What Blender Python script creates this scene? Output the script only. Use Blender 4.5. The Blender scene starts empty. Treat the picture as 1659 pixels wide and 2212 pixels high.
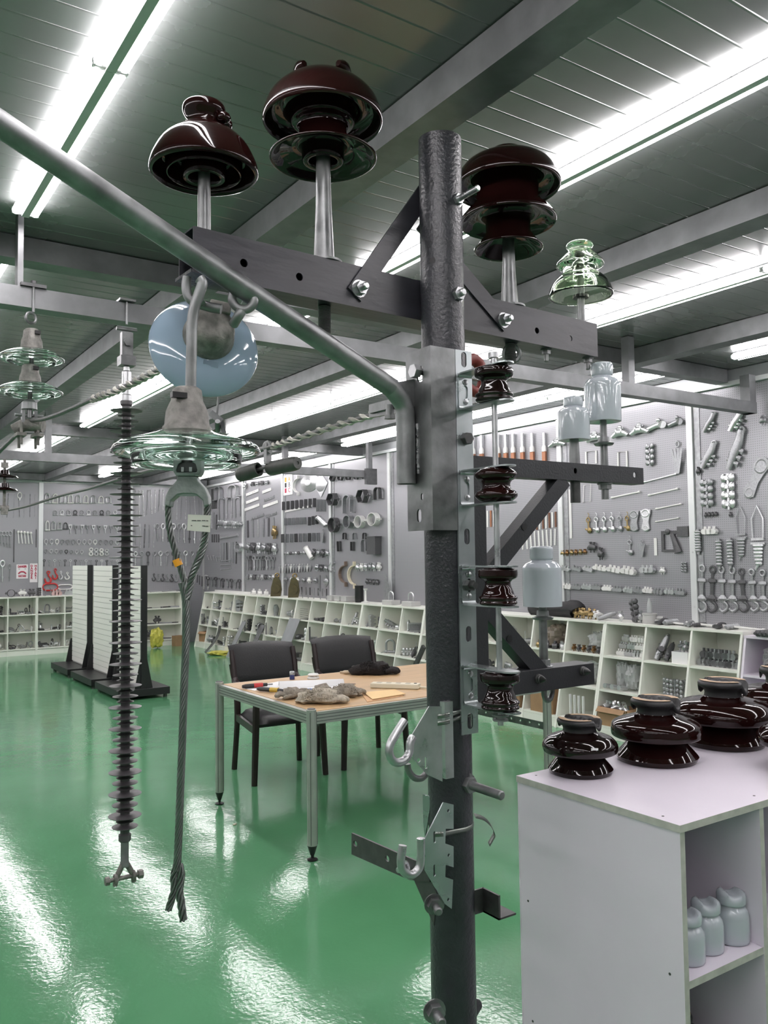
import bpy, math, random
from math import sin, cos, pi, radians, sqrt, atan2
from mathutils import Vector, Matrix, noise
random.seed(7)
SC = bpy.context.scene
COL = SC.collection
V = Vector
# ---------------------------------------------------------------- camera
FPX, CXP, CYP, EYE = 1807.7, 829.5, 1106.0, 1.55
YAW, PIT, ROL = radians(33.9256), radians(3.011), radians(-0.7132)
CF = V((sin(YAW)*cos(PIT), cos(YAW)*cos(PIT), sin(PIT)))
_r = V((cos(YAW), -sin(YAW), 0)); _u = _r.cross(CF)
CR = _r*cos(ROL)+_u*sin(ROL); CU = _u*cos(ROL)-_r*sin(ROL)
CO = V((0, 0, EYE))
cam_d = bpy.data.cameras.new('camera'); cam = bpy.data.objects.new('camera', cam_d); COL.objects.link(cam)
cam_d.sensor_fit = 'HORIZONTAL'; cam_d.sensor_width = 36.0; cam_d.lens = FPX/1659*36
cam_d.clip_start = 0.05
cam.matrix_world = Matrix(((CR.x, CU.x, -CF.x, 0), (CR.y, CU.y, -CF.y, 0), (CR.z, CU.z, -CF.z, EYE), (0, 0, 0, 1)))
SC.camera = cam
# ---------------------------------------------------------------- world, exposure
wd = bpy.data.worlds.new('world'); SC.world = wd; wd.use_nodes = True
wd.node_tree.nodes['Background'].inputs[0].default_value = (0.6, 0.65, 0.7, 1)
wd.node_tree.nodes['Background'].inputs[1].default_value = 0.05
SC.view_settings.view_transform = 'Standard'; SC.view_settings.look = 'None'
SC.view_settings.gamma = 1.0; SC.view_settings.use_curve_mapping = False
SC.view_settings.exposure = 0.1
TUBE_POWER = 30.0
# ---------------------------------------------------------------- layout helpers: where a sight line of the survey meets a real plane
def ray(x, y): return CF+CR*((x-CXP)/FPX)-CU*((y-CYP)/FPX)
def onD(x, y, d): return CO+ray(x, y)*d
def onX(x, y, X): d = ray(x, y); return CO+d*(X/d.x)
def onY(x, y, Y): d = ray(x, y); return CO+d*(Y/d.y)
def onZ(x, y, z): d = ray(x, y); return CO+d*((z-EYE)/d.z)
# ---------------------------------------------------------------- materials
MATS = {}
def mat(name, col, rough=.5, metal=0., var=0., vscale=8., bump=0., bscale=40., spec=.5, coat=0., trans=0., ior=1.5, emit=None, col2=None, stretch=None, rvar=0.):
    if name in MATS: return MATS[name]
    m = bpy.data.materials.new(name); m.use_nodes = True
    nt = m.node_tree; b = nt.nodes['Principled BSDF']
    b.inputs['Base Color'].default_value = (*col, 1); b.inputs['Roughness'].default_value = rough
    b.inputs['Metallic'].default_value = metal; b.inputs['Specular IOR Level'].default_value = spec
    b.inputs['Coat Weight'].default_value = coat; b.inputs['Coat Roughness'].default_value = .04
    b.inputs['Transmission Weight'].default_value = trans; b.inputs['IOR'].default_value = ior
    if emit:
        b.inputs['Emission Color'].default_value = (*emit[:3], 1); b.inputs['Emission Strength'].default_value = emit[3]
    if var or bump or rvar:
        tc = nt.nodes.new('ShaderNodeTexCoord'); mp = nt.nodes.new('ShaderNodeMapping')
        nt.links.new(tc.outputs['Object'], mp.inputs[0])
        if stretch: mp.inputs['Scale'].default_value = stretch
    if var or rvar:
        n = nt.nodes.new('ShaderNodeTexNoise'); n.inputs['Scale'].default_value = vscale; n.inputs['Detail'].default_value = 5
        nt.links.new(mp.outputs[0], n.inputs['Vector'])
        if var:
            cr = nt.nodes.new('ShaderNodeValToRGB')
            c2 = col2 or tuple(c*(1-var) for c in col)
            cr.color_ramp.elements[0].position = .35; cr.color_ramp.elements[1].position = .68
            cr.color_ramp.elements[0].color = (*c2, 1); cr.color_ramp.elements[1].color = (*col, 1)
            nt.links.new(n.outputs['Fac'], cr.inputs[0]); nt.links.new(cr.outputs[0], b.inputs['Base Color'])
        if rvar:
            mr = nt.nodes.new('ShaderNodeMapRange'); mr.inputs['To Min'].default_value = max(0.02, rough-rvar); mr.inputs['To Max'].default_value = rough+rvar
            mr.inputs['From Min'].default_value = .3; mr.inputs['From Max'].default_value = .7
            nt.links.new(n.outputs['Fac'], mr.inputs[0]); nt.links.new(mr.outputs[0], b.inputs['Roughness'])
    if bump:
        n2 = nt.nodes.new('ShaderNodeTexNoise'); n2.inputs['Scale'].default_value = bscale; n2.inputs['Detail'].default_value = 3
        nt.links.new(mp.outputs[0], n2.inputs['Vector'])
        bp = nt.nodes.new('ShaderNodeBump'); bp.inputs['Strength'].default_value = bump; bp.inputs['Distance'].default_value = .01
        nt.links.new(n2.outputs['Fac'], bp.inputs['Height']); nt.links.new(bp.outputs[0], b.inputs['Normal'])
    MATS[name] = m
    return m
# ---------------------------------------------------------------- mesh builder
def frame(zaxis, xhint=None):
    z = V(zaxis).normalized(); h = V(xhint) if xhint is not None else (V((1, 0, 0)) if abs(z.x) < .8 else V((0, 1, 0)))
    x = (h-z*h.dot(z)).normalized(); y = z.cross(x)
    return Matrix((x, y, z)).transposed()
def smooth_path(pts, n=6, closed=False):
    pts = [V(p) for p in pts]; out = []; N = len(pts)
    rng = range(N) if closed else range(N-1)
    for i in rng:
        if closed: p0, p1, p2, p3 = pts[i-1], pts[i], pts[(i+1) % N], pts[(i+2) % N]
        else: p0, p1, p2, p3 = pts[max(i-1, 0)], pts[i], pts[i+1], pts[min(i+2, N-1)]
        for k in range(n):
            t = k/n
            out.append(.5*((2*p1)+(p2-p0)*t+(2*p0-5*p1+4*p2-p3)*t*t+(3*p1-p0-3*p2+p3)*t**3))
    if not closed: out.append(pts[-1])
    return out
class MB:
    def __init__(s): s.v = []; s.f = []
    def add(s, vs, fs):
        o = len(s.v); s.v += [tuple(v) for v in vs]; s.f += [tuple(i+o for i in f) for f in fs]; return s
    def box(s, a, b):
        x0, y0, z0 = a; x1, y1, z1 = b
        return s.add([(x0, y0, z0), (x1, y0, z0), (x1, y1, z0), (x0, y1, z0), (x0, y0, z1), (x1, y0, z1), (x1, y1, z1), (x0, y1, z1)],
                     [(0, 3, 2, 1), (4, 5, 6, 7), (0, 1, 5, 4), (1, 2, 6, 5), (2, 3, 7, 6), (3, 0, 4, 7)])
    def obox(s, c, size, M):
        c = V(c); hx, hy, hz = [q/2 for q in size]
        vs = [c+M @ V((a*hx, b*hy, d*hz)) for d in (-1, 1) for a, b in ((-1, -1), (1, -1), (1, 1), (-1, 1))]
        return s.add(vs, [(0, 3, 2, 1), (4, 5, 6, 7), (0, 1, 5, 4), (1, 2, 6, 5), (2, 3, 7, 6), (3, 0, 4, 7)])
    def bar(s, p0, p1, w, h, up=(0, 0, 1)):
        p0, p1 = V(p0), V(p1); d = p1-p0; M = frame(d, up)      # x axis = up
        return s.obox((p0+p1)/2, (h, w, d.length), M)
    def tube(s, path, r, n=10, closed=False, caps=True, up=None):
        P = [V(p) for p in path]; N = len(P)
        rs = r if isinstance(r, (list, tuple)) else [r]*N
        vs = []; fs = []; prev = None
        for i in range(N):
            t = (P[(i+1) % N]-P[i-1]) if closed else (P[min(i+1, N-1)]-P[max(i-1, 0)])
            if t.length < 1e-9: t = V((0, 0, 1))
            M = frame(t, prev if prev is not None else up); prev = M.col[0].copy()
            for k in range(n):
                a = 2*pi*k/n; vs.append(P[i]+M @ V((rs[i]*cos(a), rs[i]*sin(a), 0)))
        for i in range(N if closed else N-1):
            j = (i+1) % N
            for k in range(n):
                l = (k+1) % n; fs.append((i*n+k, i*n+l, j*n+l, j*n+k))
        if caps and not closed:
            fs.append(tuple(range(n-1, -1, -1))); fs.append(tuple((N-1)*n+k for k in range(n)))
        return s.add(vs, fs)
    def cyl(s, p0, p1, r0, r1=None, n=14, caps=True): return s.tube([p0, p1], [r0, r0 if r1 is None else r1], n, caps=caps)
    def hexa(s, p0, p1, r): return s.tube([p0, p1], r, 6)
    def lathe(s, prof, n=32, o=(0, 0, 0), M=None, flute=None):
        o = V(o); vs = []; fs = []; rings = []
        for (r, z) in prof:
            if r < 1e-6:
                p = V((0, 0, z)); rings.append([len(vs)]); vs.append(o+(M @ p if M else p))
            else:
                rg = []
                for k in range(n):
                    a = 2*pi*k/n; p = V((r*cos(a), r*sin(a), z)); rg.append(len(vs)); vs.append(o+(M @ p if M else p))
                rings.append(rg)
        for a, b in zip(rings, rings[1:]):
            for k in range(n):
                l = (k+1) % n
                if len(a) == 1 and len(b) == 1: continue
                if len(a) == 1: fs.append((a[0], b[l], b[k]))
                elif len(b) == 1: fs.append((a[k], a[l], b[0]))
                else: fs.append((a[k], a[l], b[l], b[k]))
        return s.add(vs, fs)
    def ring(s, c, R, r, axis=(0, 1, 0), n=18, m=8, a0=0, a1=2*pi, sx=1., sz=1.):
        M = frame(axis, (0, 0, 1) if abs(V(axis).z) < .9 else (1, 0, 0)); c = V(c); full = abs(a1-a0) > 6.28
        pts = [c+M @ V((R*sz*cos(a0+(a1-a0)*k/n), R*sx*sin(a0+(a1-a0)*k/n), 0)) for k in range(n if full else n+1)]
        return s.tube(pts, r, m, closed=full)
    def ball(s, c, r, n=12, sc=(1, 1, 1)):
        prof = [(sin(pi*k/(n//2))*1, -cos(pi*k/(n//2))) for k in range(n//2+1)]
        o = len(s.v); s.lathe([(max(0, p[0]), p[1]) for p in prof], n); c = V(c)
        for i in range(o, len(s.v)): q = s.v[i]; s.v[i] = (c.x+q[0]*r*sc[0], c.y+q[1]*r*sc[1], c.z+q[2]*r*sc[2])
        return s
    def prism(s, poly, o, ex, ey, t):
        """extrude 2-d polygon (convex or simple) by vector t"""
        o, ex, ey, t = V(o), V(ex), V(ey), V(t); n = len(poly)
        a = [o+ex*p[0]+ey*p[1] for p in poly]; b = [q+t for q in a]
        fs = [tuple(range(n-1, -1, -1)), tuple(range(n, 2*n))]+[(i, (i+1) % n, n+(i+1) % n, n+i) for i in range(n)]
        return s.add(a+b, fs)
    def join(s, o, M=None, loc=(0, 0, 0)):
        l = V(loc); return s.add([(M @ V(v) if M else V(v))+l for v in o.v], o.f)
    def mesh(s, name, sharp=40):
        me = bpy.data.meshes.new(name); me.from_pydata(s.v, [], s.f); me.validate()
        import bmesh
        bm = bmesh.new(); bm.from_mesh(me); bmesh.ops.recalc_face_normals(bm, faces=bm.faces); bm.to_mesh(me); bm.free()
        if sharp:
            me.polygons.foreach_set('use_smooth', [True]*len(me.polygons)); me.set_sharp_from_angle(angle=radians(sharp))
        return me
def obj(name, data, m=None, parent=None, loc=None, rot=None, sharp=40, bevel=0.):
    me = data.mesh(name, sharp) if isinstance(data, MB) else data
    o = bpy.data.objects.new(name, me); COL.objects.link(o)
    if m is not None and me is not None and not me.materials: me.materials.append(m)
    if loc is not None: o.location = loc
    if rot is not None: o.rotation_euler = rot
    if parent is not None: o.parent = parent
    if bevel:
        b = o.modifiers.new('bevel', 'BEVEL'); b.width = bevel; b.segments = 2; b.limit_method = 'ANGLE'; b.angle_limit = radians(40)
        b.harden_normals = True
    return o
def thing(name, label, cat, loc=(0, 0, 0), rotz=0., group=None):
    o = bpy.data.objects.new(name, None); COL.objects.link(o); o.empty_display_size = .05
    o.location = loc; o.rotation_euler = (0, 0, rotz); tag(o, label, cat, group); return o
def tag(o, label, cat, group=None):
    o['label'] = label; o['category'] = cat
    if group: o['group'] = group
    return o
def struct(o): o['kind'] = 'structure'; return o
def stuff(o): o['kind'] = 'stuff'; return o
_plates = {}
def slot(cx, cy, w, h, n=6):
    """rounded slot outline (h>=w: upright, else lying)"""
    pts = []
    if h >= w:
        r = w/2; e = h/2-r
        for k in range(n+1): a = pi*k/n; pts.append((cx+r*cos(a), cy+e+r*sin(a)))
        for k in range(n+1): a = pi+pi*k/n; pts.append((cx+r*cos(a), cy-e+r*sin(a)))
    else:
        r = h/2; e = w/2-r
        for k in range(n+1): a = -pi/2+pi*k/n; pts.append((cx+e+r*cos(a), cy+r*sin(a)))
        for k in range(n+1): a = pi/2+pi*k/n; pts.append((cx-e+r*cos(a), cy+r*sin(a)))
    return pts
def plate(outer, holes, t, o=(0, 0, 0), ex=(1, 0, 0), ey=(0, 0, 1)):
    """flat plate with real holes as MB: outline in the ex/ey plane, thickness t along ex x ey (centred)"""
    cu = bpy.data.curves.new('plate', 'CURVE'); cu.dimensions = '2D'; cu.fill_mode = 'BOTH'; cu.extrude = t/2
    for pts in [outer]+list(holes):
        sp = cu.splines.new('POLY'); sp.points.add(len(pts)-1)
        for p, q in zip(sp.points, pts): p.co = (q[0], q[1], 0, 1)
        sp.use_cyclic_u = True
    ob = bpy.data.objects.new('plate', cu); COL.objects.link(ob)
    dg = bpy.context.evaluated_depsgraph_get(); me = bpy.data.meshes.new_from_object(ob.evaluated_get(dg))
    ex, ey, o = V(ex).normalized(), V(ey).normalized(), V(o); ez = ex.cross(ey)
    mb = MB().add([o+ex*v.co.x+ey*v.co.y+ez*v.co.z for v in me.vertices], [tuple(p.vertices) for p in me.polygons])
    bpy.data.objects.remove(ob); bpy.data.curves.remove(cu); bpy.data.meshes.remove(me)
    return mb
def bolt(mb, p, d, r=.012, sh=.03, nut=True, washer=True, tail=None):
    """nut + washer + round stub sticking out along d from point p"""
    p, d = V(p), V(d).normalized(); q = p
    if washer: mb.cyl(p, p+d*.003, r*1.45, n=18); q = p+d*.003
    mb.hexa(q, q+d*r*.95, r*1.12)
    mb.cyl(q+d*r*.95, q+d*(r*.95+sh), r*.58, n=12)
    mb.cyl(q+d*(r*.95+sh), q+d*(r*.95+sh+.003), r*.58, r*.42, n=12)
    return mb
def rect(x0, y0, x1, y1): return [(x0, y0), (x1, y0), (x1, y1), (x0, y1)]
def spline_prof(pts, n=4):
    return [(max(0., p.x), p.z) for p in smooth_path([(r, 0, z) for r, z in pts], n)]
ORD = ['first', 'second', 'third', 'fourth', 'fifth', 'sixth', 'seventh', 'eighth', 'ninth', 'tenth', 'eleventh', 'twelfth', 'thirteenth', 'fourteenth', 'fifteenth', 'sixteenth', 'seventeenth', 'eighteenth', 'nineteenth', 'twentieth', 'twenty-first', 'twenty-second', 'twenty-third', 'twenty-fourth']
# ================================================================ materials
galv = mat('galvanised', (.29, .297, .30), .42, .8, var=.45, vscale=14, bump=.05, bscale=60, rvar=.1)
galvb = mat('galvanised_bright', (.52, .53, .54), .33, .9, var=.2, vscale=25, bump=.04, bscale=90, rvar=.08)
zinc = mat('zinc_plate', (.46, .49, .50), .30, .85, var=.25, vscale=9, rvar=.08, col2=(.34, .38, .38))
castiron = mat('cast_cap', (.30, .29, .27), .62, .55, var=.45, vscale=40, bump=.25, bscale=120)
darkpaint = mat('charcoal_paint', (.030, .031, .038), .33, .0, var=.3, vscale=20, bump=.28, bscale=110, spec=.55)
armpaint = mat('charcoal_arm_paint', (.034, .034, .042), .36, .0, var=.4, vscale=14, bump=.12, bscale=45, spec=.5, stretch=(.25, 1, 1))
darkflat = mat('charcoal_satin', (.022, .023, .027), .45, .0, bump=.1, bscale=160)
brown = mat('brown_glaze', (.0155, .0040, .0037), .06, .0, spec=.36, var=.35, vscale=5)
brownblack = mat('brown_black_glaze', (.0085, .0035, .0032), .06, .0, spec=.45)
matt_black = mat('dark_unglazed', (.025, .024, .026), .42, .0, bump=.08, bscale=150)
raw_clay = mat('raw_clay', (.52, .38, .26), .8, bump=.1, bscale=200)
whiteglaze = mat('grey_white_glaze', (.46, .50, .54), .10, .0, spec=.5, coat=.4)
blueglaze = mat('blue_grey_glaze', (.30, .40, .50), .08, .0, spec=.55, coat=.5, var=.06, vscale=3)
glass_g = mat('green_glass', (.87, .98, .935), .0, .0, trans=1., ior=1.5)
glass_y = mat('yellow_green_glass', (.86, .98, .79), .0, .0, trans=1., ior=1.5)
rubber = mat('silicone_grey', (.075, .070, .075), .38, .0)
steel_dk = mat('dark_steel', (.10, .10, .10), .45, .6, var=.3, vscale=30)
cable_m = mat('cable_alu', (.20, .20, .20), .5, .6, var=.3, vscale=60)
white_lam = mat('white_laminate', (.82, .83, .76), .38, .0, var=.03, vscale=3)
lilac_lam = mat('lilac_laminate', (.76, .705, .79), .35, .0, var=.06, vscale=3)
lam_edge = mat('raw_board_edge', (.52, .525, .475), .7, var=.2, vscale=30)
black_plastic = mat('black_plastic', (.012, .012, .013), .4)
alu = mat('aluminium_profile', (.48, .49, .46), .38, .7, var=.12, vscale=10)
beech = mat('beech_top', (.56, .37, .19), .42, .0, var=.16, vscale=3, stretch=(1, 10, 1))
leather = mat('black_leather', (.006, .006, .007), .42, .0, bump=.15, bscale=140)
dkwood = mat('dark_wood', (.022, .010, .010), .35, .0, var=.4, vscale=12, stretch=(6, 6, 1))
paper = mat('white_paper', (.80, .80, .80), .7)
card = mat('cardboard', (.36, .22, .12), .8, var=.15, vscale=10)
yellow_bag = mat('yellow_plastic', (.62, .58, .10), .4, var=.25, vscale=15)
red_paint = mat('red_paint', (.50, .03, .03), .4)
red_print = mat('red_print', (.42, .03, .07), .6)
black_print = mat('black_print', (.02, .02, .02), .6)
orange_m = mat('orange_tape', (.85, .36, .02), .5)
sheet_grey = mat('galvanised_sheet', (.42, .44, .45), .4, .6, var=.15, vscale=6)
hw_bright = mat('hardware_bright', (.70, .71, .72), .32, .85, var=.2, vscale=30)
hw_mid = mat('hardware_mid', (.40, .41, .42), .42, .8, var=.25, vscale=30)
hw_dark = mat('hardware_dark', (.12, .12, .125), .5, .5, var=.25, vscale=30)
hw_white = mat('hardware_white', (.72, .72, .70), .5, .2)
brass = mat('brass', (.32, .235, .11), .35, .9)
copper = mat('copper', (.36, .17, .10), .38, .8)
cream = mat('cream_band', (.72, .66, .50), .5)
clear_bag = mat('clear_plastic', (.72, .74, .74), .2, .0, trans=.55, bump=.5, bscale=30)
# floor: poured green epoxy, glossy with a slight orange peel
m = mat('green_epoxy', (.055, .225, .090), .10, .0, spec=.5, coat=.0)
nt = m.node_tree; b = nt.nodes['Principled BSDF']
tc = nt.nodes.new('ShaderNodeTexCoord')
n1 = nt.nodes.new('ShaderNodeTexNoise'); n1.inputs['Scale'].default_value = 1.1; n1.inputs['Detail'].default_value = 4
nt.links.new(tc.outputs['Object'], n1.inputs['Vector'])
cr = nt.nodes.new('ShaderNodeValToRGB'); cr.color_ramp.elements[0].position = .3; cr.color_ramp.elements[1].position = .7
cr.color_ramp.elements[0].color = (.080, .248, .120, 1); cr.color_ramp.elements[1].color = (.106, .302, .154, 1)
nt.links.new(n1.outputs['Fac'], cr.inputs[0]); nt.links.new(cr.outputs[0], b.inputs['Base Color'])
n2 = nt.nodes.new('ShaderNodeTexNoise'); n2.inputs['Scale'].default_value = 3.0; n2.inputs['Detail'].default_value = 2
n3 = nt.nodes.new('ShaderNodeTexNoise'); n3.inputs['Scale'].default_value = 48; n3.inputs['Detail'].default_value = 2
for q in (n2, n3): nt.links.new(tc.outputs['Object'], q.inputs['Vector'])
b1 = nt.nodes.new('ShaderNodeBump'); b1.inputs['Strength'].default_value = .5; b1.inputs['Distance'].default_value = .005
b2 = nt.nodes.new('ShaderNodeBump'); b2.inputs['Strength'].default_value = .45; b2.inputs['Distance'].default_value = .0012
nt.links.new(n2.outputs['Fac'], b1.inputs['Height']); nt.links.new(n3.outputs['Fac'], b2.inputs['Height'])
nt.links.new(b1.outputs[0], b2.inputs['Normal']); nt.links.new(b2.outputs[0], b.inputs['Normal'])
epoxy = m
# ceiling: ribbed coated steel
ceil_m = mat('ceiling_steel', (.185, .195, .193), .24, .35, var=.12, vscale=2.2, bump=.05, bscale=3, rvar=.06)
ceil_gap = mat('ceiling_gap', (.2, .21, .21), .3, .35)
beam_m = mat('beam_galvanised', (.235, .24, .247), .45, .65, var=.25, vscale=9, bump=.05, bscale=40)
# pegboard: perforated grey sheet steel, 25 mm square punching
def pegboard(name, ax):
    m = mat(name, (.40, .40, .42), .36, .35)
    nt = m.node_tree; b = nt.nodes['Principled BSDF']
    tc = nt.nodes.new('ShaderNodeTexCoord'); sp = nt.nodes.new('ShaderNodeSeparateXYZ'); nt.links.new(tc.outputs['Object'], sp.inputs[0])
    outs = []
    for a in (ax, 'Z'):
        mu = nt.nodes.new('ShaderNodeMath'); mu.operation = 'MULTIPLY'; mu.inputs[1].default_value = 1/.018
        fr = nt.nodes.new('ShaderNodeMath'); fr.operation = 'FRACT'
        su = nt.nodes.new('ShaderNodeMath'); su.operation = 'SUBTRACT'; su.inputs[1].default_value = .5
        ab = nt.nodes.new('ShaderNodeMath'); ab.operation = 'ABSOLUTE'
        lt = nt.nodes.new('ShaderNodeMath'); lt.operation = 'LESS_THAN'; lt.inputs[1].default_value = .19
        nt.links.new(sp.outputs[a], mu.inputs[0]); nt.links.new(mu.outputs[0], fr.inputs[0]); nt.links.new(fr.outputs[0], su.inputs[0])
        nt.links.new(su.outputs[0], ab.inputs[0]); nt.links.new(ab.outputs[0], lt.inputs[0]); outs.append(lt)
    mu = nt.nodes.new('ShaderNodeMath'); mu.operation = 'MULTIPLY'
    nt.links.new(outs[0].outputs[0], mu.inputs[0]); nt.links.new(outs[1].outputs[0], mu.inputs[1])
    mx = nt.nodes.new('ShaderNodeMix'); mx.data_type = 'RGBA'
    mx.inputs['A'].default_value = (.34, .34, .36, 1); mx.inputs['B'].default_value = (.21, .21, .22, 1)
    nt.links.new(mu.outputs[0], mx.inputs['Factor']); nt.links.new(mx.outputs['Result'], b.inputs['Base Color'])
    return m
peg_r = pegboard('pegboard_right', 'Y'); peg_b = pegboard('pegboard_back', 'X')
plain_wall = mat('plain_wall', (.45, .46, .46), .6)
# ================================================================ the room
XL, XR, YF, YB, ZC = -4.5, 6.03, -4.0, 15.08, 3.0
floor = struct(obj('floor', MB().box((XL-.1, YF-.1, -.1), (XR+.12, YB+.12, 0)), epoxy, sharp=0))
wall_right = struct(obj('wall_right', MB().box((XR, YF-.1, 0), (XR+.12, YB+.12, ZC+.1)), plain_wall, sharp=0))
wall_back = struct(obj('wall_back', MB().box((XL-.1, YB, 0), (XR, YB+.12, ZC+.1)), plain_wall, sharp=0))
wall_left = struct(obj('wall_left', MB().box((XL-.12, YF-.1, 0), (XL, YB, ZC+.1)), plain_wall, sharp=0))
wall_front = struct(obj('wall_front', MB().box((XL, YF-.12, 0), (XR, YF, ZC+.1)), plain_wall, sharp=0))
ceiling = struct(obj('ceiling', MB().box((XL-.1, YF-.1, ZC+.012), (XR+.12, YB+.12, ZC+.1)), ceil_gap, sharp=0))
# ceiling boards run along X, 107 mm apart
PW = .107
cb = MB().add([(XL, -PW/2, 0), (XR, -PW/2, 0), (XR, -PW/2+.005, -.0014), (XL, -PW/2+.005, -.0014), (XR, PW/2-.005, -.0014), (XL, PW/2-.005, -.0014), (XR, PW/2, 0), (XL, PW/2, 0)],
            [(0, 1, 2, 3), (3, 2, 4, 5), (5, 4, 6, 7)]).mesh('ceiling_board', 0)
cb.materials.append(ceil_m)
yy = YF+PW/2+.01
while yy < YB:
    obj('ceiling_board', cb, None, ceiling, (0, yy, ZC+.006)); yy += PW
# pegboard panels and uprights (right wall: every 1.49 m)
TR_R = [4.33+1.487*k for k in range(-6, 7)]+[YB-.02]
TR_B = [3.09-1.527*k for k in range(4, -1, -1)]+[4.617, XR-.02]
ZP0, ZP1 = .0, 2.87
for a, b_ in zip(TR_R, TR_R[1:]):
    obj('pegboard_panel', MB().box((XR-.022, a+.03, ZP0), (XR, b_-.03, ZP1)), peg_r, wall_right, sharp=0)
for a, b_ in zip(TR_B, TR_B[1:]):
    obj('pegboard_panel', MB().box((a+.03, YB-.022, ZP0), (b_-.03, YB, ZP1)), peg_b, wall_back, sharp=0)
up_m = mat('upright_white', (.70, .72, .72), .35, .3)
def upright(y):
    obj('upright', MB().box((XR-.045, y-.028, 0), (XR, y+.028, ZP1)), up_m, wall_right, sharp=0)
    s = MB()
    s.box((XR-.028, y-.09, 0), (XR-.0225, y-.034, ZP1))
    obj('slotted_rail', s, hw_mid, wall_right, sharp=0)
    rv = MB()
    for z in (1.1, 1.55, 2.0, 2.45, 2.8): rv.cyl((XR-.047, y, z), (XR-.045, y, z), .009, n=8)
    stuff(obj('rivets', rv, hw_bright, wall_right))
for y in TR_R[:-1]: upright(y)
for x in TR_B[:-1]: obj('upright', MB().box((x-.035, YB-.045, 0), (x+.035, YB, ZP1)), up_m, wall_back, sharp=0)
obj('top_rail', MB().box((XR-.06, YF, ZP1), (XR, YB-.06, ZP1+.035)), up_m, wall_right, sharp=0)
obj('top_rail', MB().box((XL, YB-.06, ZP1), (XR-.06, YB, ZP1+.035)), up_m, wall_back, sharp=0)
obj('cornice_sheet', MB().box((XR-.03, YF, ZP1+.035), (XR, YB-.06, ZC)), sheet_grey, wall_right, sharp=0)
obj('cornice_sheet', MB().box((XL, YB-.03, ZP1+.035), (XR-.06, YB, ZC)), sheet_grey, wall_back, sharp=0)
# ceiling beams (square galvanised tube)
for x in (-3.2, -1.63, -.05, 1.565, 3.16, 4.83):
    obj('beam', MB().box((x-.065, YF, ZC-.11), (x+.065, YB-.06, ZC-.0001)), beam_m, ceiling, sharp=0)
for y in (-1.4, 4.0, 9.42, 14.85):
    obj('cross_beam', MB().box((XL, y-.055, ZC-.105), (XR-.06, y+.055, ZC-.0002)), beam_m, ceiling, sharp=0)
# ================================================================ tube lights
tube_m = mat('tube_glow', (1, 1, 1), .5, emit=(1., .945, .965, TUBE_POWER))
spine_m = mat('light_spine', (.62, .63, .63), .45)
LL = 1.218
sp = MB().box((-.014, -LL/2, -.050), (.014, LL/2, 0)).mesh('light_spine', 0); sp.materials.append(spine_m)
tb = MB().cyl((0, -LL/2+.010, 0), (0, LL/2-.010, 0), .0155, n=10).mesh('light_tube'); tb.materials.append(tube_m)
en = MB().box((-.050, -.005, -.044), (.050, .005, -.02)).mesh('end_cap', 0); en.materials.append(spine_m)
cols = [(-2.65, 'far left'), (-.99, 'left'), (.665, 'left of the pole'), (2.30, 'behind the pole'), (3.95, 'right of the pole'), (5.52, 'nearest the right wall')]
ROWS = [(-1.9, 'near'), (-.68, 'near'), (.54, 'near'), (1.76, 'near'), (2.98, 'near'), (4.83, 'middle'), (6.05, 'middle'), (7.27, 'middle'), (8.49, 'middle'), (10.25, 'far'), (11.47, 'far'), (12.69, 'far'), (13.91, 'far')]
for cx, cn in cols:
    cnt = {}
    for cy, rn in ROWS:
        k = cnt.get(rn, 0); cnt[rn] = k+1
        t = thing('tube_light', f'twin tube ceiling light, {ORD[k]} of the {rn} run in the line {cn}', 'ceiling light', (cx, cy, ZC-.0005), 0, 'twin tube ceiling lights')
        obj('spine', sp, None, t)
        for s in (-1, 1):
            obj('tube', tb, None, t, (s*.036, 0, -.032)); obj('end_cap', en, None, t, (0, s*(LL/2-.006), 0))
# ================================================================ the pole and what is bolted to it
PX, PY, PR = 1.43, 1.82, .0605
def L(x, y, z): return V((PX+x, PY+y, z))
def zy(px, py, Y): return onY(px, py, Y).z
zt = zy(951, 304, PY)
pole = thing('steel_pole', 'thick charcoal painted steel pole standing upright in the foreground', 'pole', (PX, PY, 0))
pm = MB().lathe([(PR, .012), (PR, zt), (PR-.006, zt), (PR-.006, .5)], 48)
obj('tube', pm, darkpaint, pole)
obj('base_plate', MB().lathe([(0, 0), (.15, 0), (.15, .012), (0, .012)], 32), darkpaint, pole)
h = onY(921, 553, PY-PR*.75); a = atan2(h.y-PY, h.x-PX)
obj('bolt_hole', MB().cyl((cos(a)*(PR-.002), sin(a)*(PR-.002), h.z), (cos(a)*(PR+.0006), sin(a)*(PR+.0006), h.z), .009, n=16), black_plastic, pole)
def pole_bolt(px, py, label, d=(0, -1, 0), sh=.08, r=.016, x=.03, mtl=galvb, name='step_bolt'):
    d = V(d).normalized(); Y = PY-sqrt(max(0, PR**2-x*x)) if d.y < -.5 else PY
    p = onY(px, py, Y); 
    t = thing(name, label, 'bolt', p)
    q = MB(); q.cyl((0, 0, 0), d*.004, r*1.5, n=20); obj('washer', q, mtl, t)
    q = MB(); q.hexa(d*.004, d*(.004+r*1.0), r*1.15); obj('nut', q, mtl, t, bevel=.001)
    q = MB(); q.cyl((0, 0, 0), d*(.004+r+sh), r*.62, n=16); q.cyl(d*(.004+r+sh), d*(.007+r+sh), r*.62, r*.45, n=16); obj('shank', q, mtl, t)
    return t
pole_bolt(985, 433, 'bright step bolt sticking out near the top of the pole', sh=.075, r=.014)
pole_bolt(985, 637, 'short hex bolt through the pole at the crossarm height', sh=.012, r=.0165)
pole_bolt(1008, 1693, 'long dull step bolt sticking out low on the pole', sh=.115, r=.019, mtl=galv)
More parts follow.
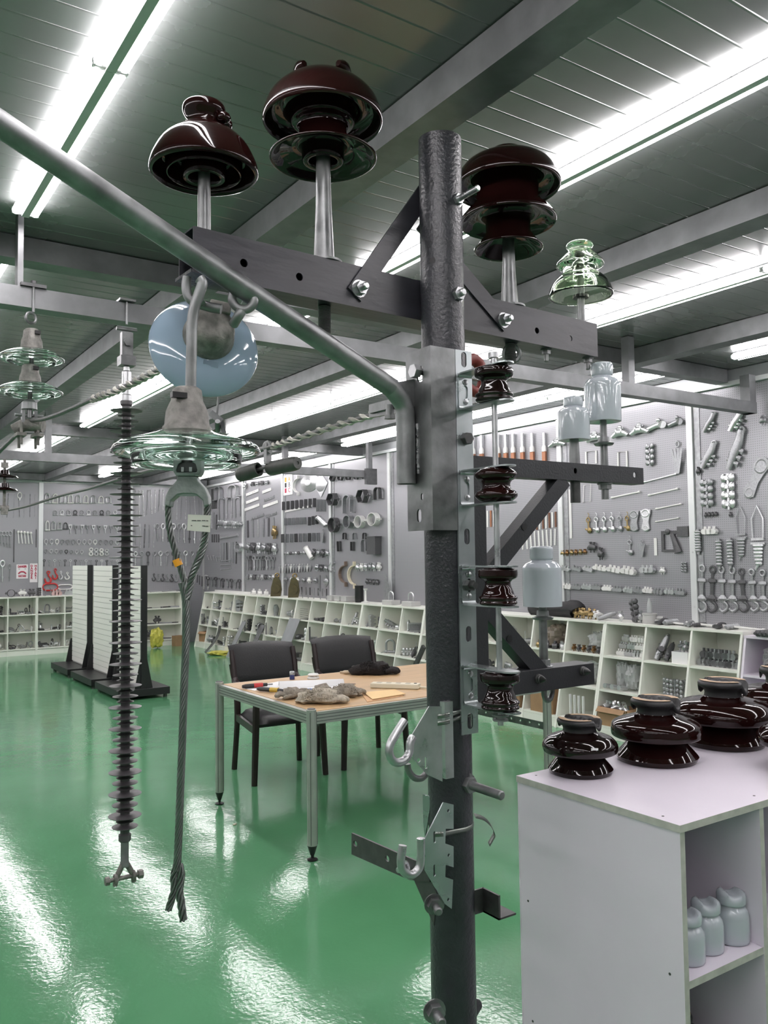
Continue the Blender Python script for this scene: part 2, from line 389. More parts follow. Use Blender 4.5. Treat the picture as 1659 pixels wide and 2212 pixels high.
pole_bolt(938, 2183, 'nut and bolt stub at the bottom of the pole', d=(-.35, -1, 0), sh=.035, r=.02, mtl=galv)
t = thing('bolt_head', 'dark rounded bolt head on the right edge of the pole near the bottom', 'bolt', onY(1033, 2170, PY))
obj('head', MB().cyl((-.03, 0, 0), (.004, 0, 0), .03, .012, n=18), darkflat, t)
# ---- crossarm
CA = radians(3.1); ca = V((cos(CA), sin(CA), 0)); cn = V((-sin(CA), cos(CA), 0))
def arm(u, n, z): return V((PX, PY, 0))+ca*u+cn*n+V((0, 0, z))
AN = PR+.004; AD = .085; AH = .114; AZ0 = 2.217
def hit(px, py, p0, nn):
    d = ray(px, py); return CO+d*((V(p0)-CO).dot(V(nn))/d.dot(V(nn)))
def onarm(px, py, n=AN):
    q = hit(px, py, arm(0, n, 0), cn); return (q-V((PX, PY, 0))).dot(ca), q.z
U0, U1 = onarm(418, 560)[0], onarm(1291, 745)[0]
xarm = thing('crossarm', 'charcoal steel box crossarm bolted across the pole', 'crossarm', (PX, PY, 0), CA)
holes = []
for (hx, hy, hr) in ((527, 568, .0105), (647, 598, .0105), (1160, 714, .010), (1232, 731, .010)):
    u, z = onarm(hx, hy); holes.append(slot(u, z-AZ0, hr*2, hr*2, 8))
q = plate(rect(U0, 0, U1, AH), holes, .004, (0, AN+.002, AZ0), (1, 0, 0), (0, 0, 1))
q.box((U0, AN+.004, AZ0+AH-.004), (U1, AN+AD, AZ0+AH)); q.box((U0, AN+.004, AZ0), (U1, AN+AD, AZ0+.004)); q.box((U0, AN+AD-.004, AZ0+.004), (U1, AN+AD, AZ0+AH-.004))
obj('box_tube', q, armpaint, xarm, sharp=30)
obj('hanger_plate', MB().box((U0-.02, AN-.03, AZ0-.008), (U0+.06, AN+.06, AZ0-.0005)), darkpaint, xarm)
for nm, (bx, by), (tx, ty) in (('brace', (775, 624), (955, 420)), ('brace', (1087, 692), (955, 507))):
    u, z = onarm(bx, by, AN-.006); u2, z2 = onarm(tx, ty, AN-.006); u2 = 0
    d = V((u2-u, z2-z)).normalized(); p = V((u, z))-d*.022; e = V((u2, z2))+d*.03; nrm = V((-d.y, d.x))*.026
    pts = [p+nrm, p-nrm, e-nrm, e+nrm]
    s = MB().prism([(w.x, w.y) for w in pts], (0, AN-.0065, 0), (1, 0, 0), (0, 0, 1), (0, .006, 0))
    br = obj(nm, s, armpaint, xarm)
    s = bolt(MB(), (u, AN-.0065, z), (0, -1, 0), .0165, .016); obj('bolt', s, galvb, br)
s = bolt(MB(), (0, AN-.0065, z2+.02), (0, -1, 0), .01, .01)
for (bx, by, n_) in ((1180, 772, .03), (1270, 788, .03)):
    u, z = onarm(bx, by, AN+n_); s = bolt(MB(), (u, AN+n_, AZ0-.0005), (0, 0, -1), .013, .022); obj('bolt', s, galv, xarm)
# ---- brown pin insulators on the crossarm
def pin_insulator(label, base_px, body, pin_top, rad, head=None, mtl=brown, pin_r=(.016, .023), thread=None):
    """base_px: where the pin meets the arm top; body: lathe profile (r, z above arm top)"""
    u, z = onarm(base_px[0], base_px[1], AN+AD/2)
    t = thing('pin_insulator', label, 'insulator', arm(u, AN+AD/2, AZ0+AH), CA)
    obj('porcelain_body', MB().lathe(spline_prof(body, 3), 56), mtl, t, sharp=55)
    s = MB().lathe([(0, .004), (pin_r[1]*1.0, .004), (pin_r[0]*1.15, pin_top*.5), (pin_r[0], pin_top), (0, pin_top)], 20); obj('pin', s, galv, t)
    s = MB().cyl((0, 0, .0002), (0, 0, .006), pin_r[1]*1.75, n=24); obj('washer', s, galv, t)
    if thread:
        s = MB()
        k = 0; z0 = -AH
        prof = [(0, z0-.0005)]
        while k*.004 < thread: prof += [(pin_r[0]*.85, z0-.0006-k*.004), (pin_r[0]*.95, z0-.0026-k*.004)]; k += 1
        prof.append((0, z0-.0006-k*.004)); s.lathe(prof, 14); obj('threaded_end', s, steel_dk, t)
    return t
def arm_h(px, py, u):   # height above the arm top of a sight line at arm coordinate u
    q = hit(px, py, arm(u, AN+AD/2, 0), cn); return q.z-AZ0-AH
# dome with two inner petticoats (left)
u1 = onarm(441, 500, AN+AD/2)[0]; z1 = arm_h(441, 372, u1)
R = .131
body = [(0, z1+.172), (.028, z1+.172), (.049, z1+.165), (.052, z1+.150), (.047, z1+.138), (.040, z1+.124), (.046, z1+.110), (.075, z1+.094), (.105, z1+.066), (.125, z1+.028), (R, z1+.004), (R-.003, z1-.004), (R-.012, z1-.003), (R-.022, z1+.035), (.095, z1+.040), (.091, z1-.002), (.084, z1-.003), (.076, z1+.04), (.056, z1+.035), (.052, z1-.012), (.044, z1-.014), (.036, z1-.012), (.028, z1+.03), (0, z1+.04)]
pi1 = pin_insulator('smallest brown dome pin insulator at the left end of the crossarm', (441, 503), body, z1+.035, R, pin_r=(.0135, .016))
s = MB().ball((.048, -.012, z1+.128), .021, 14, (1, 1, .9)).ball((.03, -.045, z1+.126), .018, 12, (1, 1, .8)); obj('side_ear', s, brown, pi1)
# double shed (middle)
u2 = onarm(700, 570, AN+AD/2)[0]; z2 = arm_h(695, 258, u2); z2b = arm_h(695, 338, u2)
body = [(0, z2+.11), (.06, z2+.11), (.10, z2+.094), (.142, z2+.055), (.160, z2+.012), (.162, z2-.006), (.154, z2-.010), (.140, z2+.028), (.10, z2+.034), (.088, z2+.02), (.086, z2-.01), (.070, z2-.015), (.064, z2-.03), (.068, z2b+.045), (.085, z2b+.025), (.13, z2b+.006), (.144, z2b-.002), (.142, z2b-.007), (.134, z2b-.004), (.11, z2b+.016), (.075, z2b+.028), (.06, z2b+.022), (.055, z2b-.012), (.046, z2b-.015), (.038, z2b-.012), (.03, z2b+.02), (0, z2b+.03)]
pi2 = pin_insulator('tall brown double shed pin insulator left of the pole top', (700, 572), body, z2b+.02, .16, pin_r=(.0185, .028), thread=.075)
for sx in (-1, 1):
    s = MB(); P = []
    for k in range(7): a = -.9+1.8*k/6; e_ = sx*(.024+.034*cos(a)); n_ = .055*sin(a); P.append((e_*.80+n_*.6, -e_*.6+n_*.80, z2+.132))
    s.tube(P, [.008, .016, .020, .021, .020, .016, .008], 10); obj('groove_ear', s, brown, pi2)
# triple shed (right of the pole)
u3 = onarm(1101, 664, AN+AD/2)[0]; z3 = arm_h(1105, 405, u3); z3b = arm_h(1102, 478, u3); z3c = arm_h(1099, 535, u3)
body = [(0, z3+.115), (.05, z3+.115), (.056, z3+.095), (.10, z3+.085), (.14, z3+.06), (.166, z3+.018), (.170, z3-.004), (.163, z3-.010), (.150, z3+.02), (.11, z3+.03), (.10, z3+.0), (.098, z3b+.05), (.125, z3b+.035), (.150, z3b+.006), (.154, z3b-.004), (.148, z3b-.008), (.12, z3b+.012), (.078, z3b+.014), (.07, z3b-.03), (.075, z3c+.04), (.098, z3c+.008), (.109, z3c-.002), (.107, z3c-.008), (.098, z3c-.004), (.06, z3c+.03), (.03, z3c+.04), (0, z3c+.05)]
pi3 = pin_insulator('widest brown triple shed pin insulator just right of the pole', (1101, 665), body, z3c+.03, .17, pin_r=(.0185, .028), thread=.06)
# green glass pin insulator
u4 = onarm(1256, 703, AN+AD/2)[0]; z4 = arm_h(1252, 636, u4); z4b = arm_h(1252, 573, u4)
H4 = z4b-z4
body = [(0, z4b+.085), (.020, z4b+.085), (.041, z4b+.076), (.046, z4b+.066), (.040, z4b+.055), (.043, z4b+.045), (.054, z4b+.035), (.078, z4b+.01), (.081, z4b+.0), (.075, z4b-.006), (.058, z4b-.016), (.052, z4b-.03), (.065, z4+.07), (.094, z4+.04), (.108, z4+.006), (.109, z4-.004), (.102, z4-.006), (.098, z4+.004), (.084, z4+.034), (.056, z4+.058), (.030, z4+.066), (.022, z4+.06), (.020, z4b+.03), (0, z4b+.035)]
t = thing('glass_pin_insulator', 'pale green glass pin insulator at the right end of the crossarm', 'insulator', arm(u4, AN+AD/2, AZ0+AH), CA)
obj('glass_body', MB().lathe(spline_prof(body, 4), 48), glass_y, t, sharp=60)
s = MB().lathe([(0, 0), (.0135, 0), (.0125, z4-.01), (.0125, z4b-.01), (0, z4b-.01)], 16); obj('pin', s, galv, t)
s = MB().lathe([(0, z4b-.012), (.017, z4b-.012)]+[(.0165-.0015*(k % 2), z4b-.012+.003*k) for k in range(13)]+[(0, z4b+.026)], 14); obj('thread', s, steel_dk, t)
obj('collar', MB().cyl((0, 0, z4-.012), (0, 0, z4-.003), .027, n=20), black_plastic, t)
# ---- mounting angle and bent pipe
t = thing('pipe_bracket', 'galvanised bent pipe arm welded to a slotted mounting angle on the pole', 'pipe arm', (PX, PY, 0))
zt1, zb1 = zy(935, 748, PY-.062), zy(935, 1145, PY-.062)
hz = []
for (hx, hy, w, hh) in ((909, 808, .03, .045), (913, 1073, .011, .018), (907, 1114, .02, .036)):
    p = onX(hx, hy, PX-.094); hz.append(slot(p.y-PY, p.z-zb1, w, hh))
q = plate(rect(-.062, 0, .046, zt1-zb1), hz, .005, (-.094, 0, zb1), (0, 1, 0), (0, 0, 1))
q.box((-.0965, -.0675, zb1), (-.013, -.062, zt1)); obj('mounting_angle', q, galv, t)
p = onX(905, 803, PX-.094); s = MB(); s.hexa((-.0965, p.y-PY, p.z), (-.117, p.y-PY, p.z), .019); s.cyl((-.098, p.y-PY, p.z), (-.07, p.y-PY, p.z), .009); obj('bolt', s, galvb, t)
PAX = V((-.1225, .014, 0))
zb2 = zy(888, 1046, PY+.014); zk = zy(880, 900, PY)
p_end = onD(0, 268, 1.60)-V((PX, PY, 0)); pk2 = V((-.170, .010, zy(862, 838, PY)))
far = p_end+(p_end-pk2)*.25
path = smooth_path([PAX+V((0, 0, zb2)), PAX+V((0, 0, (zb2+zk)/2)), PAX+V((0, 0, zk-.012)), PAX+V((-.007, -.001, zk+.035)), pk2], 5)
path = path[:-1]+smooth_path([pk2, pk2+(p_end-pk2)*.06, pk2+(p_end-pk2)*.5, far], 4)
pm = MB().tube(path, .026, 24, caps=False)
obj('pipe', pm, galv, t)
obj('pipe_bore', MB().lathe([(.0255, 0), (.0225, 0), (.0225, .12)], 24, PAX+V((0, 0, zb2))), galv, t)
a, b_ = onX(868, 828, PX-.13), onX(920, 882, PX-.13)
g = [(-.17, zy(866, 828, PY)), (-.097, zy(921, 826, PY)+.006), (-.097, zy(921, 880, PY)), (-.125, zy(905, 880, PY))]
obj('gusset', MB().prism(g, (0, .006, 0), (1, 0, 0), (0, 0, 1), (0, .016, 0)), galv, t)
w = MB(); random.seed(3)
for k in range(26): w.ball((-.0975, -.006+random.uniform(-.002, .002), zb2+.03+.135*k/26), random.uniform(.003, .0055), 6)
stuff(obj('weld_bead', w, galvb, t))
# ---- secondary rack with four spool insulators
RY = -.0645; RX0, RX1 = -.011, .046; RC = .0185; SPY = -.188
t = thing('secondary_rack', 'zinc plated slotted rack strap with four spool brackets bolted up the pole', 'rack', (PX, PY, 0))
zt3, zb3 = zy(990, 756, PY+RY), zy(1015, 1585, PY+RY)
hs = [slot(RC, zy(x, y, PY+RY)-zb3, .0185, .043) for x, y in ((993, 776), (1000, 1159), (1005, 1370), (1015, 1557))]
obj('strap', plate(rect(RX0, 0, RX1, zt3-zb3), hs, .005, (0, RY, zb3), (1, 0, 0), (0, 0, 1)), zinc, t)
p = zy(1000, 948, PY+RY); s = MB(); s.hexa((RC, RY-.003, p), (RC, RY-.02, p), .0175); obj('bolt', s, steel_dk, t, bevel=.002)
SPZ = []
for i, (ya, yb, tx) in enumerate(((806, 886, 985), (1016, 1094, 988), (1222, 1308, 990), (1437, 1524, 996))):
    za, zb = zy(tx, ya, PY+RY), zy(tx, yb, PY+RY); y1 = SPY-.045
    SPZ.append((za, zb)); w = .046; x0, x1 = RC-w/2, RC+w/2; y0 = RY-.0028; th = .004
    br = thing('bracket', '', ''); del br['label']; del br['category']; br.parent = t
    bp = plate(rect(x0, 0, x1, za-zb), [slot(RC, (za-zb)/2, .0165, .036)], th, (0, y0-th/2, zb), (1, 0, 0), (0, 0, 1))
    COL.objects.unlink(br); bpy.data.objects.remove(br)
    for z_, sgn in ((za, -1), (zb, 1)):      # bent arms with a rounded corner and a pointed nose
        prof = []
        for k in range(6): a = pi/2*k/5; prof.append((y0-.012+.012*cos(a), z_+sgn*(.012-.012*sin(a))))
        n0 = len(bp.v); vs = []
        pr = prof+[(y1, z_)]
        for (yy_, zz_) in pr:
            for xx_ in (x0, x1): vs.append((xx_, yy_, zz_))
        for (yy_, zz_), nx in zip(pr, pr[1:]+[None]):
            pass
        m_ = len(pr); inner = []
        for k, (yy_, zz_) in enumerate(pr):
            for xx_ in (x0, x1): inner.append((xx_, yy_-(th if k < 5 else 0)*cos(pi/2*min(k, 5)/5), zz_+sgn*th*sin(pi/2*min(k, 5)/5)))
        fs = []
        for k in range(m_-1):
            fs += [(2*k, 2*k+1, 2*k+3, 2*k+2), (2*m_+2*k, 2*m_+2*k+2, 2*m_+2*k+3, 2*m_+2*k+1), (2*k, 2*k+2, 2*m_+2*k+2, 2*m_+2*k), (2*k+1, 2*m_+2*k+1, 2*m_+2*k+3, 2*k+3)]
        e = m_-1; fs += [(2*e, 2*e+1, 2*m_+2*e+1, 2*m_+2*e)]
        bp.add(vs+inner, fs)
        bp.prism([(x0, y1), (x1, y1), (x1-.006, y1-.014), (RC+.006, y1-.02), (RC-.006, y1-.02), (x0+.006, y1-.014)], (0, 0, z_ if sgn > 0 else z_-th), (1, 0, 0), (0, 1, 0), (0, 0, th))
    b_ = obj('bracket', bp, zinc, t)
    if i != 2:
        obj('slot_shadow_plate', MB().box((RC-.006, y0-.0015, zb+.03), (RC+.006, y0-.0003, za-.03)), steel_dk, b_) if False else None
    else:
        s = MB(); zm = (za+zb)/2; s.hexa((RC, y0-.001, zm), (RC, y0-.017, zm), .016); s.cyl((RC, y0-.017, zm), (RC, y0-.032, zm), .009); obj('bolt', s, steel_dk, b_)
    for zr in (za-.024, zb+.024):
        obj('rivet', MB().lathe([(.0085, 0), (.0075, .003), (.003, .0045), (0, .0045)], 14, (RC, y0-th-.0002, zr), frame((0, -1, 0))), galvb, b_)
# rod through the spools, with a nut at the bottom
zr0, zr1 = zy(1084, 1566, PY+SPY), zy(1068, 772, PY+SPY)
rod = obj('rod', MB().cyl((RC, SPY, zr0), (RC, SPY, zr1), .0075, n=16), galvb, t)
s = MB(); zz = SPZ[3][1]; s.cyl((RC, SPY, zz-.012), (RC, SPY, zz-.008), .022); s.cyl((RC, SPY, zz-.02), (RC, SPY, zz-.012), .013); s.cyl((RC, SPY, zz-.024), (RC, SPY, zz-.02), .02)
obj('cotter_washer', s, galv, rod)
s = MB(); s.cyl((RC, SPY, zr1-.002), (RC, SPY, zr1+.012), .014); obj('rod_head', s, galvb, rod)
spool_desc = ['glossy brown flared spool insulator in the top bracket of the rack', 'glossy brown round ringed spool insulator in the second bracket of the rack', 'glossy brown flared spool insulator in the third bracket of the rack', 'glossy dark brown spool insulator in the bottom bracket of the rack']
for i, (za, zb) in enumerate(SPZ):
    h = za-zb-.010; c0 = zb+.005
    if i == 1:
        p = [(.009, 0), (.035, .0), (.050, .10), (.0555, .2), (.050, .31), (.041, .37), (.037, .45), (.037, .55), (.041, .63), (.050, .69), (.0555, .8), (.050, .9), (.035, 1.), (.009, 1.)]
    else:
        p = [(.009, 0), (.040, 0), (.048, .03), (.049, .08), (.0465, .12), (.0495, .17), (.049, .22), (.043, .27), (.039, .38), (.035, .48), (.033, .58), (.037, .66), (.046, .71), (.0505, .76), (.051, .9), (.049, .95), (.036, .98), (.036, 1.), (.009, 1.)]
    o_ = obj('spool_insulator', MB().lathe(spline_prof([(r, z*h) for r, z in p], 3), 40), brown if i in (1, 2) else brownblack, None, L(RC, SPY, c0), sharp=60)
    tag(o_, spool_desc[i], 'insulator')
# red lever and eye behind the rack
t = thing('red_lever', 'red rubber grip peeking out behind the top spool bracket', 'lever', onD(1028, 810, 2.47))
obj('grip', MB().tube(smooth_path([(-.05, 0, .03), (-.01, 0, .045), (.015, 0, .03), (.012, 0, .008)], 4), [.018]*13, 10).tube(smooth_path([(-.05, 0, -.03), (-.01, 0, -.05), (.015, 0, -.045), (.025, 0, -.02)], 4), [.016]*13, 10), mat('dull_red', (.20, .028, .022), .5), t)
obj('shank', MB().bar((-.1, 0, .0), (.06, .0, -.012), .012, .016), galv, t)
t = thing('eye_nut', 'curved galvanised eye nut hanging under the right half of the crossarm', 'eye nut', arm(onarm(1130, 760)[0], AN+.05, AZ0))
obj('ring', MB().ring((0, 0, -.03), .026, .008, (.4, 1, .2), 16, 8), galv, t); obj('stem', MB().cyl((-.01, 0, -.008), (-.01, 0, -.0005), .012), galv, t)
# ================================================================ dark side bracket with grey-white insulators
BY0, BY1 = PY+.072, PY+.127; BYm = (BY0+BY1)/2
t = thing('side_bracket', 'charcoal square tube bracket with two arms behind the right of the pole', 'bracket', (0, 0, 0))
xa = onY(1390, 1025, BY0).x; za0, za1 = zy(1390, 1046, BY0), zy(1390, 1011, BY0); SH = za1-za0
xb = onY(1278, 1450, BY0).x; zb1_ = zy(1278, 1431, BY0); zb0_ = zb1_-.068
xp0, xp1 = PX+.066, onY(1051, 1200, BY0).x
hl = [slot(onY(hx, hy, BY0).x-PX, zy(hx, hy, BY0)-za0, .015, .019, 8) for hx, hy in ((1243, 1017), (1371, 1026))]
q = plate(rect(xp0-PX, 0, xa-PX, SH), hl, .003, (PX, BY0+.0015, za0), (1, 0, 0), (0, 0, 1))
q.box((xp0, BY0+.003, za1-.003), (xa, BY1, za1)); q.box((xp0, BY0+.003, za0), (xa, BY1, za0+.003))
q.join(plate(rect(xp0-PX, 0, xa-PX, SH-.006), [slot(onY(1371, 1026, BY0).x-PX+.002, SH/2-.003, .02, .02, 8)], .003, (PX, BY1-.0015, za0+.003), (1, 0, 0), (0, 0, 1)))
obj('upper_arm', q, darkflat, t, sharp=30)
obj('post', MB().box((xp0, BY0-.001, zb0_-.03), (xp1, BY1-.002, za0-.0005)), darkflat, t)
s = MB().box((xp1, BY0-.012, zb0_), (xb, BY1+.012, zb1_)); la = obj('lower_arm', s, darkflat, t, bevel=.002)
for (bx, by) in ((1162, 1466), (1258, 1449)):
    p = onY(bx, by, BY0-.012)-V((0, .0005, 0)); s = MB().lathe([(0, 0), (.015, 0), (.0145, .006), (.0125, .008), (.013, .012), (.010, .015), (.0105, .018), (.003, .034), (0, .035)], 14, p, frame((0, -1, 0))); obj('lag_screw', s, steel_dk, la)
def diag(a, b_, hole=None):
    p, e = onY(*a, BYm), onY(*b_, BYm); d = (e-p).normalized()
    s = MB().bar(p-d*.05, e+d*.03, .05, .052, (0, 1, 0)); o_ = obj('diagonal', s, darkflat, t)
    if hole:
        c = onY(*hole, BY0-.0005); obj('hole', MB().cyl(c+V((0, .001, 0)), c-V((0, .0003, 0)), .011, n=16), black_plastic, o_)
diag((1062, 1222), (1200, 1050), (1133, 1138)); diag((1062, 1338), (1150, 1440), (1101, 1380))
p = onY(1184, 1492, BYm); s = MB().ring(p+V((0, 0, .0)), .030, .0085, (.35, -1, 0), 20, 10, pi*.38, pi*1.75); s.cyl((p.x+.028, p.y, p.z+.01), (p.x+.028, p.y, zb0_+.002), .0085); obj('hook', s, galv, t)
# ---- bottle shaped post insulators
def bottle(label, cx, ytop, ybot, wpx, Y, pin_top, xarm_z, flange=None, nut_under=False, rod_r=.015):
    c = onY(cx, ybot, Y); top = onY(cx, ytop, Y).z; d = (c-CO).dot(CF); r = wpx*d/FPX/2; h = (top-c.z)*1.0
    t = thing('post_insulator', label, 'insulator', c)
    pr = [(0, h), (r*.42, h), (r*.55, h*.985), (r*.60, h*.95), (r*.60, h*.80), (r*.55, h*.775), (r*.545, h*.755), (r*.62, h*.74), (r*.82, h*.71), (r*.96, h*.655), (r, h*.58), (r, h*.04), (r*.97, h*.0), (r*.88, -h*.01), (r*.35, h*.03), (0, h*.03)]
    obj('porcelain_body', MB().lathe(spline_prof(pr, 3), 44), whiteglaze, t, sharp=60)
    s = MB().cyl((0, 0, h*.02), (0, 0, xarm_z-c.z+.0005), rod_r*.9, rod_r*1.05, n=16); obj('pin', s, galv, t)
    if flange:
        z = onY(cx, flange, Y).z-c.z; s = MB().lathe([(0, z-.006), (.030, z-.006), (.034, z), (.02, z+.006), (.018, z+.022), (0, z+.022)], 24); obj('flange', s, galv, t)
    if nut_under:
        z = xarm_z-c.z-SH; s = MB(); s.cyl((0, 0, z-.005), (0, 0, z-.0005), .026); s.hexa((0, 0, z-.021), (0, 0, z-.005), .022); s.cyl((0, 0, z-.055), (0, 0, z-.021), .0125); obj('nut', s, galv, t)
    else:
        z = xarm_z-c.z; s = MB(); s.hexa((0, 0, z+.0008), (0, 0, z+.022), .021); s.cyl((0, 0, z+.0004), (0, 0, z+.002), .028); obj('nut', s, galvb, t) if flange == 1334 else None
    return t
b1 = bottle('smaller grey-white bottle shaped insulator above the upper arm of the side bracket', 1240, 858, 950, 68, BYm, 0, za1, rod_r=.017)
s = MB().cyl((0, 0, za0-b1.location.z-.0005), (0, 0, za0-b1.location.z-.07), .0165, n=16); obj('threaded_end', s, steel_dk, b1)
bottle('larger grey-white bottle shaped insulator at the end of the upper bracket arm', 1303, 785, 910, 77, BYm, 0, za1, 958, True, .0125)
bottle('tallest grey-white bottle shaped insulator on the lower bracket arm', 1172, 1180, 1308, 84, BYm, 0, zb1_, 1334, False, .0135)
# ================================================================ cable hooks low on the pole
GD = PY-PR-.004
def px_poly(pts, Y): return [(onY(x, y, Y).x, onY(x, y, Y).z) for x, y in pts]
def px_plate(pts, holes, Y, th):
    o = px_poly(pts, Y); hs = [slot(*px_poly([(hx, hy)], Y)[0], w, h_) for hx, hy, w, h_ in holes]
    return plate(o, hs, th, (0, Y, 0), (1, 0, 0), (0, 0, 1))
t = thing('hook_plate', 'folded galvanised hook plate strapped to the pole below the rack', 'hook plate', onY(930, 1690, GD))
lo = t.location.copy()
Yh = GD-.012
q = px_plate([(926, 1526), (953, 1526), (955, 1688), (922, 1673), (893, 1640), (888, 1590)], [(904, 1642, .011, .011), (919, 1648, .006, .03)], Yh, .0035)
q.box((onY(936, 1, Yh).x, Yh, onY(940, 1688, Yh).z), (onY(953, 1, Yh).x, PY-PR+.004, onY(940, 1520, Yh).z))
o_ = obj('plate', q, galvb, t, tuple(-lo))
pts = [(874, 1556, 0), (858, 1581, -.004), (843, 1608, -.008), (842, 1632, -.01), (855, 1647, -.008), (874, 1642, -.004), (884, 1625, 0), (886, 1604, .003), (892, 1592, .006)]
s = MB().tube(smooth_path([onY(x, y, Yh-.010+dy) for x, y, dy in pts], 5), .0105, 14); obj('hook', s, galvb, t, tuple(-lo))
pts = [(880, 1650), (883, 1666), (895, 1680), (910, 1681), (920, 1672)]
s = MB().tube(smooth_path([onY(x, y, Yh+.014) for x, y in pts], 5), .0085, 12); obj('rear_hook', s, galv, t, tuple(-lo))
s = MB()
for y0_, y1_ in ((1551, 1545), (1566, 1556)):
    zz = [onY(x, y, Yh).z for x, y in ((922, y0_), (985, y1_))]
    P = [V((onY(920, 1, Yh).x, Yh-.003, zz[0])), V((onY(938, 1, Yh).x, Yh-.004, zz[0])), V((PX-.012, PY-PR-.002, (zz[0]+zz[1])/2+.002))]
    for k in range(12): a = -pi/2-.1+pi*1.15*k/11; P.append(V((PX+cos(a)*(PR+.0012), PY+sin(a)*(PR+.0012), zz[1]+.004)))
    n0 = len(P); vs = []
    for w in P: vs += [w+V((0, 0, .0055)), w-V((0, 0, .0055))]
    s.add(vs, [(2*k, 2*k+1, 2*k+3, 2*k+2) for k in range(n0-1)])
o_ = obj('steel_strap', s, mat('strap_steel', (.20, .22, .20), .28, .9), t, tuple(-lo)); sm = o_.modifiers.new('solid', 'SOLIDIFY'); sm.thickness = .001
# second plate with the big J hook
t = thing('hook_plate', 'winged galvanised plate with a big J hook banded near the pole foot', 'hook plate', onY(940, 1960, GD)); lo = t.location.copy()
Yw = GD-.018
q = px_plate([(957, 1733), (979, 1738), (979, 1790), (962, 1790), (961, 1822), (979, 1828), (979, 1873), (962, 1868), (961, 1894), (978, 1900), (975, 1963), (960, 1952), (918, 1880), (917, 1812)],
             [(968, 1751, .009, .009), (938, 1808, .0075, .03), (969, 1847, .009, .009), (938, 1880, .0075, .03), (968, 1943, .009, .009)], Yw, .0035)
obj('wing', q, zinc, t, tuple(-lo))
A_ = onY(917, 1812, Yw); 
def wing2(pts): return [onX(x, y, PX-.058) for x, y in pts]
W = wing2([(913, 1716), (932, 1721), (918, 1812), (914, 1775)]); c_ = V((.0035, 0, 0))
s = MB().add(W+[w+c_ for w in W], [(0, 1, 2, 3), (7, 6, 5, 4)]+[(i, (i+1) % 4, 4+(i+1) % 4, 4+i) for i in range(4)]); obj('upper_ear', s, zinc, t, tuple(-lo))
W = wing2([(917, 1884), (934, 1912), (932, 1938), (916, 1920)])
s = MB().add(W+[w+c_ for w in W], [(0, 1, 2, 3), (7, 6, 5, 4)]+[(i, (i+1) % 4, 4+(i+1) % 4, 4+i) for i in range(4)]); obj('lower_ear', s, zinc, t, tuple(-lo))
pts = [(909, 1811), (909, 1850), (906, 1873), (895, 1887), (882, 1889), (869, 1878), (866, 1858), (870, 1826)]
s = MB().tube(smooth_path([onY(x, y, Yw-.012) for x, y in pts], 5), .0105, 16); obj('j_hook', s, galvb, t, tuple(-lo))
P = [onY(940, 1803, Yw-.003), onY(956, 1802, Yw-.003), onY(985, 1798, PY-PR-.002)]
zb_ = P[-1].z; P = P[:-1]
for k in range(16): a = -pi/2-.25+pi*1.45*k/15; P.append(V((PX+cos(a)*(PR+.0015), PY+sin(a)*(PR+.0015), zb_+.006*k/15)))
s = MB(); vs = []
for w in P: vs += [w+V((0, 0, .006)), w-V((0, 0, .006))]
s.add(vs, [(2*k, 2*k+1, 2*k+3, 2*k+2) for k in range(len(P)-1)])
pts = [(1026, 1762), (1045, 1768), (1060, 1782), (1068, 1800), (1063, 1812), (1056, 1824)]
P = smooth_path([onY(x, y, PY+.01) for x, y in pts], 4); vs = []
for w in P: vs += [w+V((0, .004, .0055)), w-V((0, .004, .0055))]
s.add(vs, [(2*k, 2*k+1, 2*k+3, 2*k+2) for k in range(len(P)-1)])
o_ = obj('band', s, MATS['strap_steel'], t, tuple(-lo)); sm = o_.modifiers.new('solid', 'SOLIDIFY'); sm.thickness = .001
# flat drilled arm reaching back from the pole, with its stay
XF = PX-.066
t = thing('drilled_bar', 'dark flat steel arm with three holes reaching back from the pole foot', 'arm', onX(935, 1970, XF)); lo = t.location.copy()
def ploX(pts): return [(onX(x, y, XF).y, onX(x, y, XF).z) for x, y in pts]
hs = [slot(*ploX([(x, y)])[0], w, h_) for x, y, w, h_ in ((769, 1822, .022, .016), (838, 1854, .022, .016))]
obj('flat_bar', plate(ploX([(761, 1799), (897, 1858), (930, 1870), (930, 1905), (885, 1900), (761, 1845)]), hs, .006, (XF, 0, 0), (0, 1, 0), (0, 0, 1)), steel_dk, t, tuple(-lo))
obj('stay', plate(ploX([(888, 1893), (915, 1868), (940, 1930), (935, 2000)]), [], .005, (XF+.006, 0, 0), (0, 1, 0), (0, 0, 1)), steel_dk, t, tuple(-lo))
p = onX(881, 1874, XF); s = bolt(MB(), p-V((.003, 0, 0)), (-1, 0, 0), .014, .014); obj('bolt', s, galvb, t, tuple(-lo))
p = onY(938, 1953, PY-PR*.9); s = bolt(MB(), p, (-.45, -1, 0), .0185, .028); obj('pole_bolt', s, galv, t, tuple(-lo))
# angle stub right of the pole
t = thing('angle_stub', 'short dark angle iron stub on the right of the pole foot', 'bracket', onY(1045, 1970, PY))
s = MB(); s.box((-.035, .0, 0), (.004, .006, .065)); s.box((-.002, -.065, 0), (.004, .006, .065)); s.box((-.002, -.065, 0), (.060, .006, .005)); obj('angle', s, steel_dk, t)
